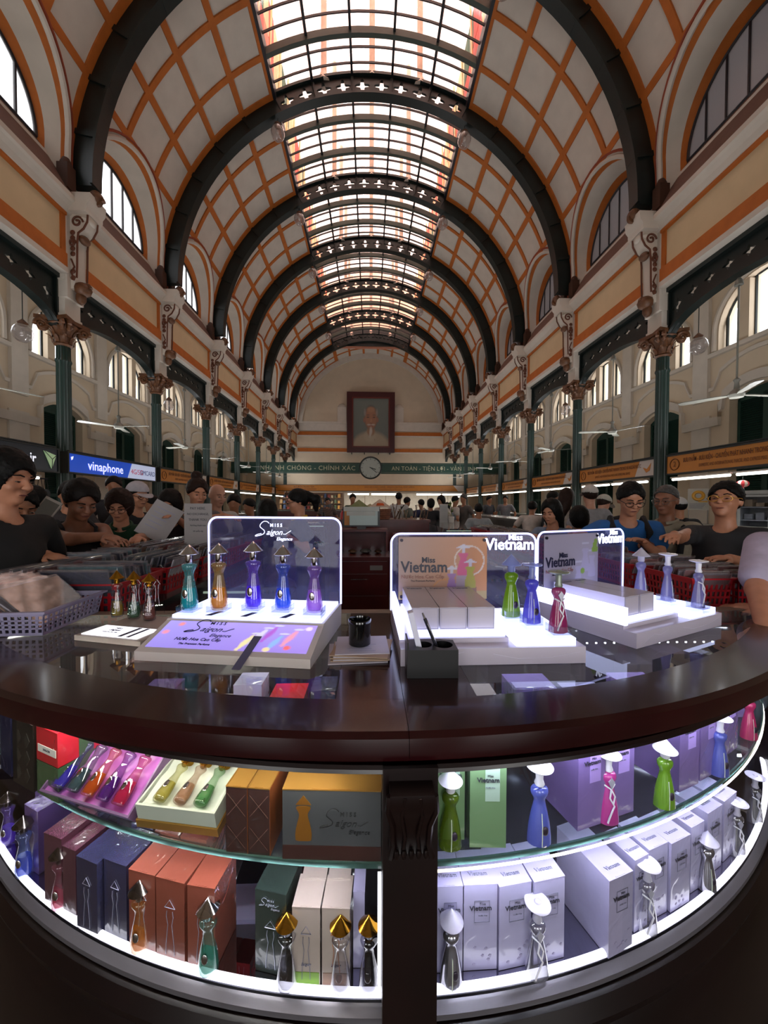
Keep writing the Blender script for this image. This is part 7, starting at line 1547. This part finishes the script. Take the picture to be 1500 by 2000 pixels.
person(1326, 990, 34, 160, 'person in a white cap behind the older man', 'tan', 'black', 'short', '#1c1c20', pitch=8, Y=4.6, cap='#b0b0b0')
person(1082, 974, 28, 60, 'dark-haired person far back above the long-haired woman', 'tan', 'black', 'short', '#2a2a30', pitch=8, Y=6.2)
person(1040, 992, 28, 150, 'man in a white t-shirt bending over the far counter', 'tan', 'black', 'short', '#b4b0ac', pitch=20, lean=25, Y=6.5)
person(1585, 965, 100, -75, 'person in a pale t-shirt just outside the right edge, forearm on the counter rim', 'light', 'black', 'short', '#b4acc4', pitch=20, lean=14, Y=1.28, sleeve=.75, arms=(at3(1492, 1268, 1.08), at3(1496, 1190, 1.3)))
# far people in the middle of the nave
for (u, v, px, rz, lb, kw) in ((689, 974, 18, 10, 'small far woman in a green top above the straw baskets', dict(shirt='#3a4a3a', female=True)), (779, 972, 18, 175, 'far man in a white shirt with a diagonal bag strap, seen from behind', dict(shirt='#b0b0b0', extra='strap')),
        (796, 980, 18, 120, 'far person in a grey top right of the white shirt', dict(shirt='#5a6058')), (822, 984, 18, -150, 'far person in dark blue by the bright partition', dict(shirt='#20264a')), (842, 984, 20, 160, 'far dark-haired person in black left of the two women in white', dict(shirt='#181a20', hs='bob')),
        (861, 978, 20, -50, 'far woman in a white dress with dark hair', dict(shirt='#b0a8a0', female=True, hs='bob')), (874, 990, 18, 140, 'far short person in pale blue behind the dark showcase', dict(shirt='#6a7888', hs='bob')), (890, 978, 18, 100, 'far person in a white top near the white pillar', dict(shirt='#a8a4a0')),
        (905, 974, 18, -60, 'far grey-haired person right of the white pillar', dict(shirt='#5a5452', hair='grey')), (935, 996, 27, 170, 'seated person with black hair in a pale t-shirt, seen from behind', dict(shirt='#8f969c')), (956, 976, 14, 30, 'tiny far person in front of the right booth lights', dict(shirt='#3a3a40')), (987, 975, 14, -30, 'tiny far person beside the right arcade column', dict(shirt='#6a6a70')), (640, 980, 16, 20, 'tiny far person left of the till screen', dict(shirt='#5a4a44'))):
    person(u, v, px, rz, lb, 'tan', kw.pop('hair', 'black'), kw.pop('hs', 'short'), pitch=10, lean=5, **kw)
# things in hands
p = aty(88, 1000, 2.16); t = thing('phone', 'white-rimmed phone held up by the person in black at the left', 'phone', p, (R(-12), R(30), R(10))); mb = MB(); mb.box(-.045, .045, -.004, .004, -.08, .08); part(mb, 'casing', whs, t); mb = MB(); mb.box(-.038, .038, -.0055, -.004, -.066, .066); part(mb, 'display', mat('phone_screen', '#3a3836', .2, emit='#5a544c', es=.25, noise_amt=0), t)
p = aty(312, 1018, 2.66); t = thing('paper_sheet', 'white sheet held by the woman with her hand at her chin', 'paper', p, (R(-18), R(28), R(8))); mb = MB(); mb.box(-.10, .10, -.001, .001, -.13, .13); part(mb, 'sheet', mat('held_paper', '#9a9698', .7), t)
for j in range(5): mb = MB(); mb.box(-.07, .06-.01*j, -.002, -.001, .08-.035*j, .086-.035*j); part(mb, 'print_line', inkb, t)
# ---------------------------------------------------------------- lift everything so that the floor is at z = 0
for o in list(sc.objects):
    if o.parent is None: o.location.z += H
